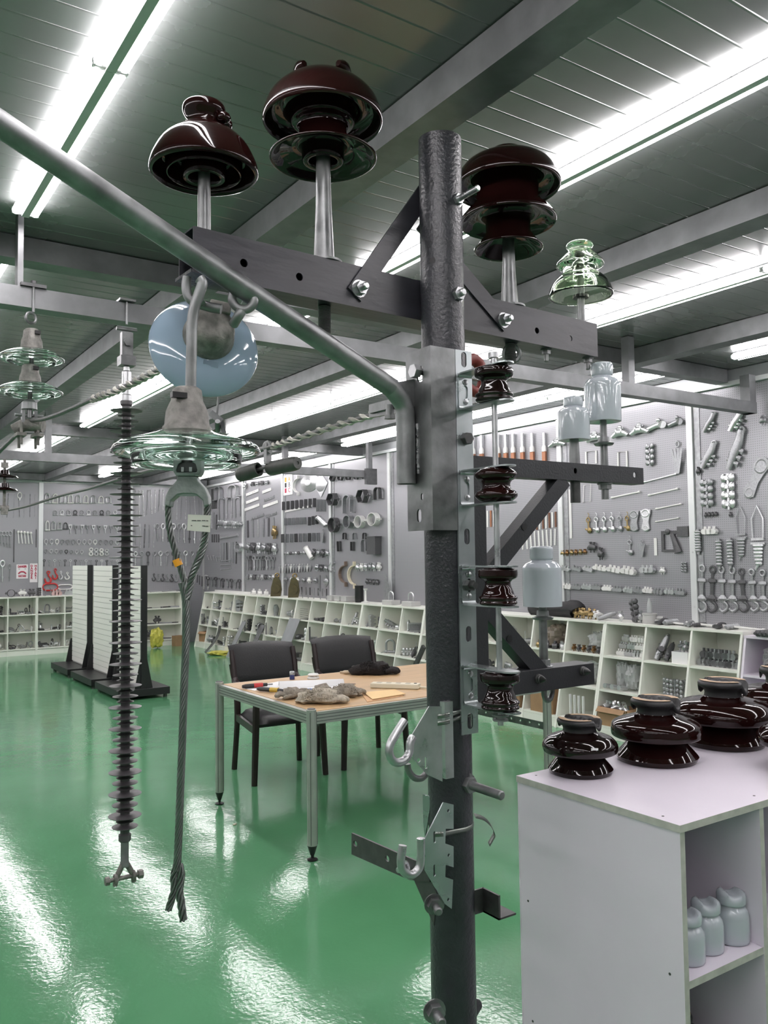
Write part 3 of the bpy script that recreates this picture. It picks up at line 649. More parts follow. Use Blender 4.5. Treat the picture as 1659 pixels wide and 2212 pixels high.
# ================================================================ strings hung from the crossarm end
GDp = 1.85
g0 = onD(404, 970, GDp)                      # centre of the glass rim plane
t = thing('glass_disc_insulator', 'large pale green glass disc insulator with iron cap hanging from the crossarm', 'insulator', g0)
R = .160
body = [(0, .040), (.05, .040), (.075, .032), (.11, .022), (.145, .012), (.158, .002), (R, -.006), (.156, -.012), (.148, -.010), (.138, .000), (.128, .000), (.122, -.006), (.1185, -.034), (.114, -.037), (.110, -.034), (.106, -.006), (.092, -.002), (.086, -.012), (.083, -.026), (.079, -.026), (.075, -.010), (.06, .002), (.04, .006), (0, .006)]
obj('glass_shell', MB().lathe(spline_prof(body, 3), 72), glass_g, t, sharp=70)
def zg(px, py): return onD(px, py, GDp).z-g0.z
cz0, cz1 = zg(404, 930), zg(404, 836)
cap = [(0, cz1), (.024, cz1), (.032, cz1-.006), (.035, cz1-.03), (.040, cz1-.04), (.046, cz1-.055), (.049, cz0+.012), (.054, cz0+.006), (.054, cz0-.004), (0, cz0-.004)]
cp = obj('iron_cap', MB().lathe(cap, 32), castiron, t, sharp=50)
obj('split_pin_hole', MB().box((-.045, -.034, cz1-.03), (-.012, -.018, cz1-.018)), black_plastic, cp)
pz0 = zg(404, 1004); obj('pin', MB().cyl((0, 0, .005), (0, 0, pz0), .012, n=16), steel_dk, t)
# ball-ended link up to the crossarm hook
t2 = thing('ball_link', 'bent galvanised ball link rod holding up the glass disc', 'link rod', g0)
pts = [(412, 838), (413, 790), (414, 740), (415, 700), (420, 665), (430, 635), (437, 612), (431, 602)]
s = MB().tube(smooth_path([onD(x, y, GDp)-g0 for x, y in pts], 5), [.0118]*36, 16); obj('rod', s, galv, t2)
t3 = thing('hook_shackle', 'galvanised U shackle hanging from the crossarm end plate', 'shackle', onD(415, 600, 1.90))
s = MB().tube(smooth_path([onD(x, y, 1.90)-onD(415, 600, 1.90) for x, y in ((404, 598), (402, 622), (408, 643), (424, 655), (441, 648))], 5), .0105, 12); obj('bow', s, galv, t3)
s = MB().tube([onD(x, y, 1.93)-onD(415, 600, 1.90) for x, y in ((424, 655), (455, 664), (478, 668))], .0115, 12); obj('side_link', s, galv, t3)
# socket eye under the glass disc with thimble
sk = onD(408, 1012, GDp)
t = thing('socket_thimble', 'green-grey galvanised socket eye and thimble below the glass disc', 'thimble', sk)
def q3(x, y): return onD(x, y, GDp)-sk
o2 = [(378, 990), (384, 986), (396, 986), (396, 1000), (389, 1004), (385, 1018), (387, 1022), (428, 1022), (430, 1017), (426, 1004), (420, 1000), (420, 986), (433, 988), (438, 994), (438, 1020), (432, 1030), (384, 1030), (378, 1020)]
Rt = CR.copy(); Rt.z = 0; Rt.normalize(); UPV = V((0, 0, 1)); NRM = Rt.cross(UPV)
def flat(pts): return [((q3(x, y)).dot(Rt), (q3(x, y)).dot(UPV)) for x, y in pts]
s = MB().prism(flat(o2), NRM*-.018, Rt, UPV, NRM*.036); obj('socket', s, mat('socket_grey', (.30, .33, .32), .45, .5, var=.3, vscale=30, bump=.15, bscale=90), t, bevel=.002)
s = MB().prism(flat([(385, 1001), (430, 1001), (430, 1021), (385, 1021)]), NRM*-.004, Rt, UPV, NRM*.020); obj('socket_cavity', s, black_plastic, t)
s = MB(); 
for x in (399, 416): s.prism(flat([(x-3, 1011), (x+3, 1011), (x+3, 1021), (x-3, 1021)]), NRM*.017, Rt, UPV, NRM*.003)
obj('split_pin', s, galvb, t)
m_out = [(388, 1030), (385, 1040), (370, 1056), (361, 1075), (360, 1092), (372, 1096), (374, 1082), (388, 1070), (398, 1068), (418, 1068), (428, 1070), (442, 1082), (444, 1096), (455, 1092), (454, 1075), (446, 1056), (431, 1040), (428, 1030)]
s = MB().prism(flat(m_out), NRM*-.017, Rt, UPV, NRM*.034); obj('thimble', s, MATS['socket_grey'], t, bevel=.003)
s = MB().prism(flat([(384, 1071), (396, 1062), (408, 1059), (420, 1062), (432, 1071)]), NRM*-.012, Rt, UPV, NRM*.024); obj('saddle', s, mat('saddle_grey', (.36, .40, .41), .5, .3), t)
# preformed wire grip: two strands of wires twisted below
t = thing('wire_grip', 'long preformed twisted wire grip hanging from the thimble', 'wire grip', sk)
def strand(name, pts, r, nw, turns, rw, d=GDp):
    ax = smooth_path([onD(x, y, d+dd)-sk for x, y, dd in pts], 10); mb = MB(); N = len(ax); Lq = [0]
    for a_, b_ in zip(ax, ax[1:]): Lq.append(Lq[-1]+(b_-a_).length)
    for k in range(nw):
        P = []
        for i, c in enumerate(ax):
            tt = (ax[min(i+1, N-1)]-ax[max(i-1, 0)]); M = frame(tt, (1, 0, 0)); a = 2*pi*k/nw+turns*2*pi*Lq[i]/Lq[-1]
            P.append(c+M @ V((r*cos(a), r*sin(a), 0)))
        mb.tube(P, rw, 5)
    mb.tube(ax, r*.8, 6)
    return obj(name, mb, mat('grip_wire', (.23, .24, .235), .42, .8, var=.2, vscale=40), t)
strand('left_leg', [(363, 1088, 0), (364, 1120, 0), (368, 1150, 0), (376, 1180, 0), (386, 1212, 0), (394, 1240, 0), (400, 1262, 0), (402, 1290, 0)], .0050, 5, 3.0, .0025)
strand('right_leg', [(449, 1088, 0), (447, 1130, 0), (444, 1160, 0), (436, 1190, 0), (424, 1222, 0), (414, 1250, 0), (408, 1275, 0), (403, 1295, 0)], .0060, 6, 3.5, .0028)
strand('body', [(393, 1258, 0), (399, 1282, 0), (402, 1310, 0), (402, 1360, .0), (400, 1430, .0), (397, 1500, .0), (394, 1600, .0), (390, 1700, .0), (386, 1800, .0), (383, 1862, .0), (382, 1880, 0)], .0062, 8, 5.5, .0027)
strand('left_tail', [(381, 1868, 0), (375, 1895, 0), (376, 1920, 0), (370, 1945, 0), (363, 1966, 0)], .0055, 5, 1.1, .0027)
strand('right_tail', [(386, 1868, 0), (391, 1890, 0), (387, 1925, 0), (391, 1950, 0), (396, 1988, 0)], .0065, 5, 1.3, .0029)
obj('colour_mark', MB().tube([onD(381, 1208, GDp)-sk, onD(387, 1222, GDp)-sk], .0095, 12), orange_m, t)
tg = obj('paper_tag', MB().prism([(-.024, -.017), (.026, -.021), (.028, .016), (-.022, .018)], onD(428, 1129, GDp-.02), CR, UPV, V((0, .0006, 0))), mat('tag_paper', (.62, .63, .56), .7))
tag(tg, 'small cream paper tag with handwriting hanging on the wire grip', 'tag')
s = MB(); pc = onD(428, 1129, GDp-.0215)
for x0, x1, z in ((-.014, -.004, .004), (-.002, .006, .004), (.008, .016, .004), (.017, .022, .0035), (.009, .015, -.008), (.016, .022, -.0085), (-.016, -.013, -.007)): s.prism([(x0, z), (x1, z-.0004), (x1, z+.0012), (x0, z+.0014)], pc, CR, UPV, V((0, .0004, 0)))
obj('handwriting', s, black_print, tg)
# blue-grey porcelain disc, cap towards the camera
bc = onD(442, 750, 2.06); ax = (-CF*.84+CR*.36+CU*.33).normalized(); M = frame(ax, CR)
t = thing('porcelain_disc_insulator', 'blue-grey porcelain disc insulator with iron cap facing the camera', 'insulator', bc)
R = .134
body = [(0, .052), (.05, .050), (.09, .038), (.12, .018), (.132, .003), (R, -.004), (.130, -.010), (.120, -.006), (.112, .0), (.105, -.03), (.098, -.03), (.09, 0), (.08, -.03), (.073, -.03), (.066, 0), (.04, -.02), (0, -.02)]
obj('porcelain_shell', MB().lathe(spline_prof(body, 3), 64, (0, 0, 0), M), blueglaze, t, sharp=60)
cap = [(.061, .046), (.062, .054), (.058, .075), (.054, .098), (.046, .112), (.030, .120), (0, .122)]
cp = obj('iron_cap', MB().lathe(spline_prof(cap, 3), 32, (0, 0, 0), M), castiron, t, sharp=60)
f_ = M @ V((.012, .042, .108)); s = MB().obox(f_, (.05, .03, .035), M); obj('cap_socket', s, castiron, cp, bevel=.004)
s = MB().tube(smooth_path([onD(x, y, d)-bc for x, y, d in ((505, 700, 1.94), (514, 685, 1.92), (522, 672, 1.92))], 4), .0115, 12); obj('ball_pin', s, galv, t)
obj('printed_mark', MB().obox(M @ V((.012, -.070, .0455)), (.036, .014, .0006), frame(M @ V((0, -.45, 1)), M @ V((1, 0, 0)))), mat('faint_print', (.20, .27, .34), .2), t)
t = thing('hook_ring', 'galvanised hook ring holding the blue-grey disc cap', 'ring', onD(522, 655, 1.95))
s = MB().tube(smooth_path([onD(x, y, 1.95)-onD(522, 655, 1.95) for x, y in ((506, 628), (502, 648), (512, 664), (530, 669), (545, 660), (549, 646), (538, 640))], 5), .0105, 12); obj('ring', s, galv, t)
# ================================================================ hung rails and far strings
RLY, RZ0, RZ1 = 3.70, 2.600, 2.685
t = thing('hanging_rail', 'long galvanised square rail hung under the ceiling behind the pole', 'rail', (0, RLY, 0))
obj('rail', MB().box((XL, -.04, RZ0), (5.9, .04, RZ1)), beam_m, t, sharp=0)
xh = onY(1357, 800, RLY).x
for x, hw in ((-1.0, .03), (.665, .011), (2.9, .02), (xh, .03)): obj('hanger_post', MB().box((x-hw, -.03, RZ1), (x+hw, .03, ZC-.0005)), beam_m, t, sharp=0)
obj('end_post', MB().box((5.82, -.035, RZ0-.0), (5.9, .045, ZC-.105)), beam_m, t, sharp=0)
R2Y = 8.95
t = thing('hanging_rail', 'far galvanised rail hung under the ceiling near the back', 'rail', (0, R2Y, 0))
obj('rail', MB().box((XL, -.04, 2.55), (5.85, .04, 2.64)), beam_m, t, sharp=0)
for x in (-1.2, 1.9, 4.6, 5.8): obj('hanger_post', MB().box((x-.03, -.03, 2.64), (x+.03, .03, ZC-.0005)), beam_m, t, sharp=0)
obj('end_clamp', MB().box((5.70, -.09, 2.46), (5.86, -.041, 2.66)), hw_dark, t)
def zr(px, py): return onY(px, py, RLY).z
# two-disc glass string at the left
xs = onY(66, 780, RLY).x
st = thing('eye_bolt', 'galvanised eye bolt through the rail above the left glass string', 'eye bolt', (xs, RLY, RZ0))
s = MB().cyl((0, -.046, .098), (0, -.046, -.02), .006); obj('shank', s, galv, st)
s = MB().box((-.05, -.055, .086), (.05, .045, .1)); s.hexa((0, -.046, .1), (0, -.046, .112), .012); obj('cross_plate', s, hw_dark, st)
s = MB().ring((-.01, -.046, -.045), .022, .006, (.3, -1, 0), 18, 8); obj('eye', s, galv, st)
def glass_unit(label, ycap_top, ycap_bot, yrim, x, lower=False):
    zc = zr(66, yrim); t = thing('glass_disc_insulator', label, 'insulator', (x, RLY-.046, zc)); R = .128
    b = [(0, .034), (.045, .034), (.08, .026), (.11, .012), (.126, 0), (R, -.006), (.124, -.010), (.116, -.006), (.11, 0), (.1, 0), (.097, -.018), (.092, -.018), (.089, 0), (.072, 0), (.069, -.014), (.064, -.014), (.06, 0), (.03, .004), (0, .004)]
    obj('glass_shell', MB().lathe(spline_prof(b, 2), 48), glass_g, t, sharp=70)
    a, c = zr(66, ycap_top)-zc, zr(66, ycap_bot)-zc
    obj('iron_cap', MB().lathe([(0, a), (.024, a), (.032, a-.008), (.035, a-.035), (.041, a-.05), (.044, c+.004), (.044, c-.004), (0, c-.004)], 24), castiron, t)
    obj('cap_window', MB().box((.004, -.042, a-.026), (.026, -.02, a-.012)), black_plastic, t)
    obj('pin', MB().cyl((0, 0, .01), (0, 0, -.05), .009), steel_dk, t)
glass_unit('upper small green glass disc of the string hanging at the left edge', 717, 763, 778, xs-.005)
glass_unit('lower small green glass disc of the string hanging at the left edge', 793, 835, 849, xs-.01)
zc = zr(60, 873); t = thing('suspension_clamp', 'dull suspension clamp under the left glass string gripping the cable', 'clamp', (xs-.012, RLY-.046, zc))
s = MB().lathe([(0, .01), (.018, .01), (.03, -.002), (.031, -.03), (0, -.03)], 18); obj('socket', s, galv, t)
s = MB().cyl((0, 0, -.03), (0, 0, -.065), .011); s.box((-.03, -.014, -.10), (-.018, .014, -.035)); s.box((.018, -.014, -.10), (.03, .014, -.035)); s.cyl((-.055, 0, -.055), (.055, 0, -.055), .007); obj('clevis', s, galv, t)
s = MB().tube([(-.05, .03, -.115), (-.02, .01, -.095), (.02, -.01, -.095), (.05, -.03, -.1)], .026, 12)
for x in (-.035, .03): s.cyl((x, .02, -.09), (x, .02, -.19), .006); s.cyl((x, -.03, -.09), (x, -.03, -.18), .006); s.box((x-.018, -.045, -.145), (x+.018, .035, -.132))
obj('boat_body', s, castiron, t)
# composite long rod insulator
xc = onY(267, 700, RLY).x
t = thing('composite_insulator', 'long grey silicone composite insulator hanging from the rail', 'insulator', (xc, RLY-.046, 0))
def zq(py): return onY(266, py, RLY-.046).z
s = MB().cyl((0, 0, RZ1+.01), (0, 0, zq(700)), .005); s.box((-.035, -.02, RZ1-.0+.002), (.035, .06, RZ1+.012)); obj('hanger_bolt', s, galv, t)
s = MB().cyl((-.045, 0, zq(711)), (.045, 0, zq(711)), .008); s.box((-.024, -.016, zq(768)), (.024, .016, zq(718))); s.hexa((0, -.016, zq(740)), (0, -.03, zq(740)), .020); s.ball((0, 0, zq(778)), .035, 14, (1, .9, .8)); s.box((-.033, -.03, zq(790)), (.033, .03, zq(770))); obj('clevis', s, galv, t)
s = MB().lathe([(0, zq(792)), (.013, zq(792)), (.013, zq(800)), (.020, zq(803)), (.020, zq(852)), (.024, zq(854)), (.024, zq(866)), (0, zq(866))], 20); obj('end_fitting', s, galvb, t)
zA, zB = zq(886), zq(1785); per = (zA-zB)/19.5
prof = [(0, zq(864)), (.027, zq(866)), (.0265, zq(874)), (.0195, zq(878))]
k = 0; z = zA
kinds = (.069, .037, .054, .037)
while z > zB-.001:
    r = kinds[k % 4]; prof += [(.0195, z+.006), (.0235, z+.0035), (r*.8, z+.0008), (r, z-.0012), (r-.002, z-.0036), (r*.7, z-.0042), (.0195, z-.0055)]
    k += 1; z = zA-per*k/4
prof += [(.0195, zq(1800)), (.026, zq(1803)), (.026, zq(1815)), (.021, zq(1818)), (0, zq(1818))]
obj('silicone_sheds', MB().lathe(prof, 36), rubber, t, sharp=35)
s = MB().lathe([(0, zq(1816)), (.0165, zq(1816)), (.0165, zq(1860)), (.019, zq(1863)), (.019, zq(1872)), (0, zq(1872))], 20); obj('lower_fitting', s, galv, t)
zl = zq(1896)
s = MB()
for sx in (-1, 1):
    s.tube(smooth_path([(sx*.010, 0, zq(1868)), (sx*.022, 0, zq(1880)), (sx*.036, 0, zl), (sx*.040, 0, zq(1910))], 4), [.012]*6+[.011]*6+[.010], 10)
    s.ring((sx*.038, 0, zl), .016, .008, (1, 0, 0), 14, 8)
s.cyl((-.07, 0, zl), (.07, 0, zl), .0095); s.hexa((-.082, 0, zl), (-.064, 0, zl), .018); s.hexa((.058, 0, zl), (.078, 0, zl), .019); obj('lower_clevis', s, castiron, t)
# porcelain string on the far rail
xf = onY(8, 1030, R2Y).x; t = thing('porcelain_string', 'dark brown porcelain disc string at the far left edge', 'insulator', (xf, R2Y-.05, 0))
def zf(py): return onY(8, py, R2Y).z
s = MB()
for y_ in (1032, 1060): s.lathe([(0, zf(y_)+.07), (.04, zf(y_)+.07), (.045, zf(y_)+.03), (.11, zf(y_)+.012), (.13, zf(y_)-.004), (.12, zf(y_)-.012), (.05, zf(y_)-.005), (0, zf(y_)-.005)], 32)
obj('discs', s, brownblack, t)
s = MB().cyl((0, 0, 2.55), (0, 0, zf(1100)), .014); s.cyl((-.04, 0, zf(1098)), (.04, 0, zf(1098)), .025); s.box((-.03, -.03, zf(1112)), (.03, .03, zf(1098))); s.cyl((0, 0, zf(1012)), (0, 0, zf(1000)), .035); obj('fittings', s, castiron, t)
# ================================================================ cables
def px_path(pts): return smooth_path([onD(*p) for p in pts], 8)
def armour(path, i0, i1, nw, r, rw, turns, parent, name='armour_rods', m_=None):
    ax = path[i0:i1]; N = len(ax); mb = MB()
    for k in range(nw):
        for g in range(2):
            P = []
            for i, c in enumerate(ax):
                M = frame(ax[min(i+1, N-1)]-ax[max(i-1, 0)], (0, 0, 1)); a = pi*g+(.9*k/nw)*1.3+turns*2*pi*i/(N-1); P.append(c+M @ V((r*cos(a), r*sin(a), 0)))
            mb.tube(P, rw, 5)
    return obj(name, mb, m_ or mat('armour_rod', (.45, .44, .40), .45, .7), parent)
cl = thing('conductor_cable', 'dark stranded cable running from the blue-grey disc to the left glass string', 'cable', (0, 0, 0))
pth = px_path([(440, 742, 2.20), (395, 765, 2.32), (345, 797, 2.45), (290, 826, 2.60), (240, 848, 2.75), (200, 862, 2.90), (165, 878, 3.05), (130, 893, 3.18), (95, 905, 3.32), (60, 912, 3.47), (30, 945, 3.62), (0, 975, 3.78), (-60, 1040, 4.1)])
obj('strand', MB().tube(pth, .0085, 10), cable_m, cl)
armour(pth, 6, 41, 4, .0115, .0032, 7.5, cl)
c2 = thing('conductor_cable', 'long stranded cable running from behind the pole to the far left string', 'cable', (0, 0, 0))
pth2 = px_path([(858, 880, 2.75), (790, 900, 2.95), (700, 928, 3.2), (620, 953, 3.45), (575, 968, 3.6), (500, 985, 4.0), (380, 1001, 4.9), (270, 1031, 6.0), (190, 1056, 6.8), (130, 1071, 7.5), (60, 1093, 8.2), (8, 1104, 8.85)])
obj('strand', MB().tube(pth2, [.0085]*33+[.0115]*(len(pth2)-33), 10), cable_m, c2)
armour(pth2, 1, 31, 4, .0125, .0036, 7.0, c2)
t = thing('strain_clevis', 'galvanised strain clevis holding the long cable end behind the pole', 'clevis', onD(850, 888, 2.73)); lo = t.location.copy()
s = MB(); s.bar(onD(800, 884, 2.85), onD(862, 868, 2.70), .012, .03); s.bar(onD(800, 896, 2.87), onD(862, 886, 2.72), .012, .02); s.cyl(onD(842, 874, 2.72), onD(842, 906, 2.72), .013); s.hexa(onD(842, 897, 2.72), onD(842, 905, 2.72), .02)
s.bar(onD(862, 874, 2.70), onD(925, 862, 2.55), .012, .022); obj('body', s, galv, t, tuple(-lo))
# vibration damper
dc = onD(578, 985, 3.6); t = thing('vibration_damper', 'grey vibration damper with two weights clamped on the long cable', 'damper', dc)
s = MB(); s.box((-.012, -.014, -.035), (.012, .014, .055)); s.ring((0, 0, .04), .018, .010, (1, .3, 0), 14, 8); s.cyl((.0, -.03, .015), (.0, .03, .015), .008); obj('clamp', s, galv, t)
s = MB(); P = [onD(x, y, d)-dc for x, y, d in ((545, 1018, 3.62), (578, 1008, 3.6), (605, 1003, 3.58))]; s.tube(P, .007, 8); obj('messenger_wire', s, cable_m, t)
wm = mat('damper_weight', (.085, .088, .082), .5, .3, var=.2, vscale=40)
def weight(a, b_, r):
    a, b_ = onD(*a)-dc, onD(*b_)-dc; M = frame(b_-a); h = (b_-a).length
    obj('weight', MB().lathe([(0, h*.75), (r*.62, h*.75), (r*.7, h*.05), (r*.82, 0), (r*.97, h*.02), (r, h*.1), (r, h*.86), (r*.92, h*.96), (r*.78, h), (r*.25, h), (r*.22, h*.98), (0, h*.98)], 28, a, M), wm, t)
weight((560, 1013, 3.60), (516, 1027, 3.66), .031); weight((582, 1012, 3.62), (643, 1000, 3.50), .031)
t = thing('guy_clamp', 'small galvanised clamp peeking out behind the glass disc cap', 'clamp', onD(468, 920, 2.6)); lo = t.location.copy()
s = MB(); s.bar(onD(456, 893, 2.6), onD(480, 912, 2.6), .03, .02); s.bar(onD(478, 908, 2.6), onD(484, 936, 2.6), .02, .012); s.bar(onD(458, 925, 2.6), onD(474, 918, 2.6), .03, .02); s.cyl(onD(470, 910, 2.56), onD(470, 930, 2.6), .008); obj('body', s, galv, t, tuple(-lo))
s = MB(); s.tube([onD(468, 905, 2.6), onD(468, 905, 2.6)+V((.02, 0, .25)), arm(-.55, AN+.04, AZ0-.0005)], .0035, 6); obj('hanger_wire', s, galv, t, tuple(-lo)) #hung
# ================================================================ work table
TX0, TX1, TY0, TY1, TZ = 2.118, 3.80, 3.845, 5.05, .75
t = thing('work_table', 'aluminium framed work table with a beech top behind the pole', 'table', ((TX0+TX1)/2, (TY0+TY1)/2, 0)); lo = V(t.location)
def tl(x, y, z): return (x-lo.x, y-lo.y, z)
obj('tabletop', MB().box(tl(TX0+.022, TY0+.012, TZ-.022), tl(TX1-.022, TY1-.012, TZ)), beech, t, bevel=.001)
for (a, b_, c, d) in ((TX0+.022, TY0-.01, TX1-.022, TY0+.012), (TX0+.022, TY1-.012, TX1-.022, TY1+.01), (TX0-.01, TY0+.022, TX0+.022, TY1-.022), (TX1-.022, TY0+.022, TX1+.01, TY1-.022)):
    s = MB(); s.box(tl(a, b_, TZ-.064), tl(c, d, TZ-.003)); r_ = obj('frame_rail', s, alu, t)
    g = MB()
    for z in (TZ-.05, TZ-.034, TZ-.018):
        if d-b_ < .05: g.box(tl(a, b_-.0012, z-.0025), tl(c, d+.0012, z+.0025))
        else: g.box(tl(a-.0012, b_, z-.0025), tl(c+.0012, d, z+.0025))
    stuff(obj('rail_grooves', g, mat('groove_shadow', (.16, .165, .16), .5, .5), r_))
for x in (TX0, TX1):
    for y in (TY0, TY1):
        lg = obj('leg', MB().lathe([(0, .075), (.026, .075), (.026, TZ+.012), (.024, TZ+.014), (0, TZ+.014)], 24, tl(x, y, 0)), alu, t)
        for a in (-.6, -2.3): obj('groove', MB().box((-.0015, -.0015, .08), (.0015, .0015, TZ)), MATS['groove_shadow'], lg, (x-lo.x+cos(a)*.0262, y-lo.y+sin(a)*.0262, 0))
        obj('foot', MB().lathe([(0, .0), (.026, .0), (.027, .006), (.008, .012), (.008, .022), (.012, .03), (.026, .075), (0, .075)], 20, tl(x, y, 0)), black_plastic, t)
        obj('leg_cap', MB().lathe([(0, TZ+.014), (.022, TZ+.014), (.02, TZ+.018), (0, TZ+.018)], 20, tl(x, y, 0)), steel_dk, t)
hs = [slot(.06+.085*k, .0, .018, .012) for k in range(13)]
obj('stretcher', plate(rect(.026, -.026, 1.18, .02), hs, .004, tl(TX1-.012, TY0, .475), (0, 1, 0), (0, 0, 1)), galv, t)
# ================================================================ chairs
def chair(label, fl, fr, rl, rr):
    c = (V(fl)+V(fr)+V(rl)+V(rr))/4; ang = atan2(fr[1]-fl[1], fr[0]-fl[0])
    t = thing('armchair', label, 'chair', (c.x, c.y, 0), 0)
    q = [V((p[0]-c.x, p[1]-c.y, 0)) for p in (fl, fr, rl, rr)]; FL, FR, RL, RR = q
    for P in (FL, FR):
        ctr = P*.93; s = MB().tube([P+V((0, 0, .0)), ctr+V((0, 0, .40)), ctr*.985+V((0, 0, .55))], [.021, .026, .024], 8); obj('front_leg', s, dkwood, t)
    for P in (RL, RR):
        ctr = P*.94
        s = MB().tube(smooth_path([P*1.02, ctr+V((0, 0, .42)), ctr*1.02+V((0, .03, .62)), ctr*1.03+V((0, .085, .86))], 4), [.021]*4+[.025]*5+[.022]*3+[.018], 8); obj('rear_leg', s, dkwood, t)
    for A_, B_ in ((FL, RL), (FR, RR)):
        a, b_ = A_*.92, B_*.96
        s = MB().tube(smooth_path([a+V((0, -.02, .55)), a*.5+b_*.5+V((0, 0, .60)), b_+V((0, .02, .64)), b_*1.03+V((0, .06, .76))], 5), [.022]*10+[.024]*6, 8); obj('armrest', s, dkwood, t)
        s = MB().bar(a+V((0, 0, .36)), b_+V((0, 0, .38)), .022, .05); obj('side_rail', s, dkwood, t)
    # cushioned seat
    n = 12; vs = []; fs = []
    for i in range(n+1):
        for j in range(n+1):
            u, v = i/n, j/n; p = (FL*(1-u)+FR*u)*(1-v)+(RL*(1-u)+RR*u)*v; p *= .90
            e = (1-abs(2*u-1)**6)*(1-abs(2*v-1)**6)
            vs.append(p+V((0, -.03*(1-v), .405+.05*e**.5)))
    for i in range(n):
        for j in range(n): a = i*(n+1)+j; fs.append((a, a+1, a+n+2, a+n+1))
    s = MB().add(vs, fs)
    bt = [(v[0]*.98, v[1]*.98, .385) for v in s.v]; o_ = len(vs)
    s.add(bt, [tuple(reversed(f)) for f in fs])
    edge = [i*(n+1) for i in range(n+1)]+[n*(n+1)+j for j in range(1, n+1)]+[i*(n+1)+n for i in range(n-1, -1, -1)]+[j for j in range(n-1, 0, -1)]
    m_ = len(edge); s.f += [(edge[k], edge[(k+1) % m_], edge[(k+1) % m_]+o_, edge[k]+o_) for k in range(m_)]
    obj('seat', s, leather, t, sharp=60)
    # curved back cushion
    vs = []; nu, nv = 14, 8; W = (RR-RL).length*.5+.005; cx = (RL+RR)/2*.97
    ex = (RR-RL).normalized()
    for side in (0, 1):
        for i in range(nu+1):
            for j in range(nv+1):
                u, v = i/nu*2-1, j/nv; zz = .575+.315*v+(.02*(1-u*u) if v > .5 else -.02*(1-u*u)); ww = W*(1-.05*(1-v))
                th = (.032*(1-abs(u)**5)*(1-abs(2*v-1)**5)+.004)*(1 if side else -1)
                vs.append(cx+ex*u*ww+V((0, .035+.085*v*v+.03*(1-u*u)+th, zz)))
    fs = []; k = (nu+1)*(nv+1)
    for i in range(nu):
        for j in range(nv): a = i*(nv+1)+j; fs += [(a, a+nv+1, a+nv+2, a+1), (k+a, k+a+1, k+a+nv+2, k+a+nv+1)]
    for i in range(nu): a = i*(nv+1); fs += [(a, k+a, k+a+nv+1, a+nv+1), (a+nv, a+2*nv+1, k+a+2*nv+1, k+a+nv)]
    for j in range(nv): a = j; b_ = nu*(nv+1)+j; fs += [(a, a+1, k+a+1, k+a), (b_, k+b_, k+b_+1, b_+1)]
    obj('backrest', MB().add(vs, fs), leather, t, sharp=60)
chair('black leather armchair at the left end of the work table', (2.475, 5.30), (3.015, 5.27), (2.555, 5.80), (3.06, 5.755))
chair('black leather armchair standing right of the other behind the table', (3.185, 5.30), (3.74, 5.28), (3.25, 5.79), (3.78, 5.745))
# ================================================================ things on the table
TT = TZ+.0006
def sheet(name, label, cat, pts, z, m_, th=.0008):
    c = sum((V((*p, 0)) for p in pts), V())/len(pts); o_ = obj(name, MB().prism([(p[0]-c.x, p[1]-c.y) for p in pts], (0, 0, 0), (1, 0, 0), (0, 1, 0), (0, 0, th)), m_, None, (c.x, c.y, z)); return tag(o_, label, cat)
sheet('paper_sheet', 'loose white paper sheet under the red knife on the table', 'paper', [(2.16, 4.79), (2.47, 4.91), (2.44, 4.76), (2.30, 4.64), (2.18, 4.66)], TT, paper)
def knife(label, a, b_, m1, m2):
    a, b_ = V(a), V(b_); d = (b_-a); Lk = d.length; t = thing('utility_knife', label, 'knife', (*((a+b_)/2).xy, TT+.001), atan2(d.y, d.x))
    obj('handle', MB().tube([(-Lk/2, 0, .014), (-Lk/2+.02, 0, .014), (0, 0, .014), (Lk/2-.01, 0, .014)], [.009, .013, .0135, .010], 8), m1, t)
    obj('grip', MB().tube([(-.012, 0, .0145), (.045, 0, .0145)], .0142, 8), m2, t); obj('nose', MB().box((Lk/2-.012, -.006, .010), (Lk/2+.025, .006, .018)), galvb, t)
knife('red and black utility knife lying on the white sheet', (2.147, 4.765, 0), (2.315, 4.745, 0), black_plastic, red_paint)
knife('black and yellow utility knife at the near edge of the sheet', (2.185, 4.63, 0), (2.285, 4.44, 0), black_plastic, mat('knife_yellow', (.55, .38, .05), .5))
bk = thing('open_booklet', 'open printed booklet lying on the table', 'booklet', (2.50, 4.52, TT), radians(-24))
s = MB(); n = 16; vs = []
for i in range(n+1):
    u = i/n; vs += [(-.21+.42*u, .0, .004+.028*(1-(2*u-1)**2)**.6 if False else .004), (-.21+.42*u, .15, .006+.02*sin(pi*u))]
P = []; vs = []
for k in range(13):
    v = k/12; zz = .003+.035*sin(pi*min(1, v*1.05))**1.2 if v < .95 else .004
    vs += [(-.20, .02+.14*v, zz), (.20, .02+.14*v, zz)]
s.add(vs, [(2*k, 2*k+1, 2*k+3, 2*k+2) for k in range(12)]); pg = obj('curled_page', s, paper, bk); md = pg.modifiers.new('solid', 'SOLIDIFY'); md.thickness = .0015
fp = obj('flat_page', MB().box((-.20, -.15, 0), (.21, .03, .004)), paper, bk)
s = MB()
for k in range(6): s.box((-.17+.006*(k % 2), -.13+.022*k, .0042), (-.17+.12+.02*(k % 3), -.125+.022*k, .0046))
obj('printed_lines', s, mat('grey_print', (.45, .47, .5), .7), fp)
obj('blue_picture', MB().box((-.06, -.09, .0042), (.02, -.03, .0047)), mat('blue_print', (.05, .18, .55), .6), fp)
obj('orange_picture', MB().box((.04, -.06, .0042), (.10, -.02, .0047)), mat('orange_print', (.6, .25, .12), .6), fp)
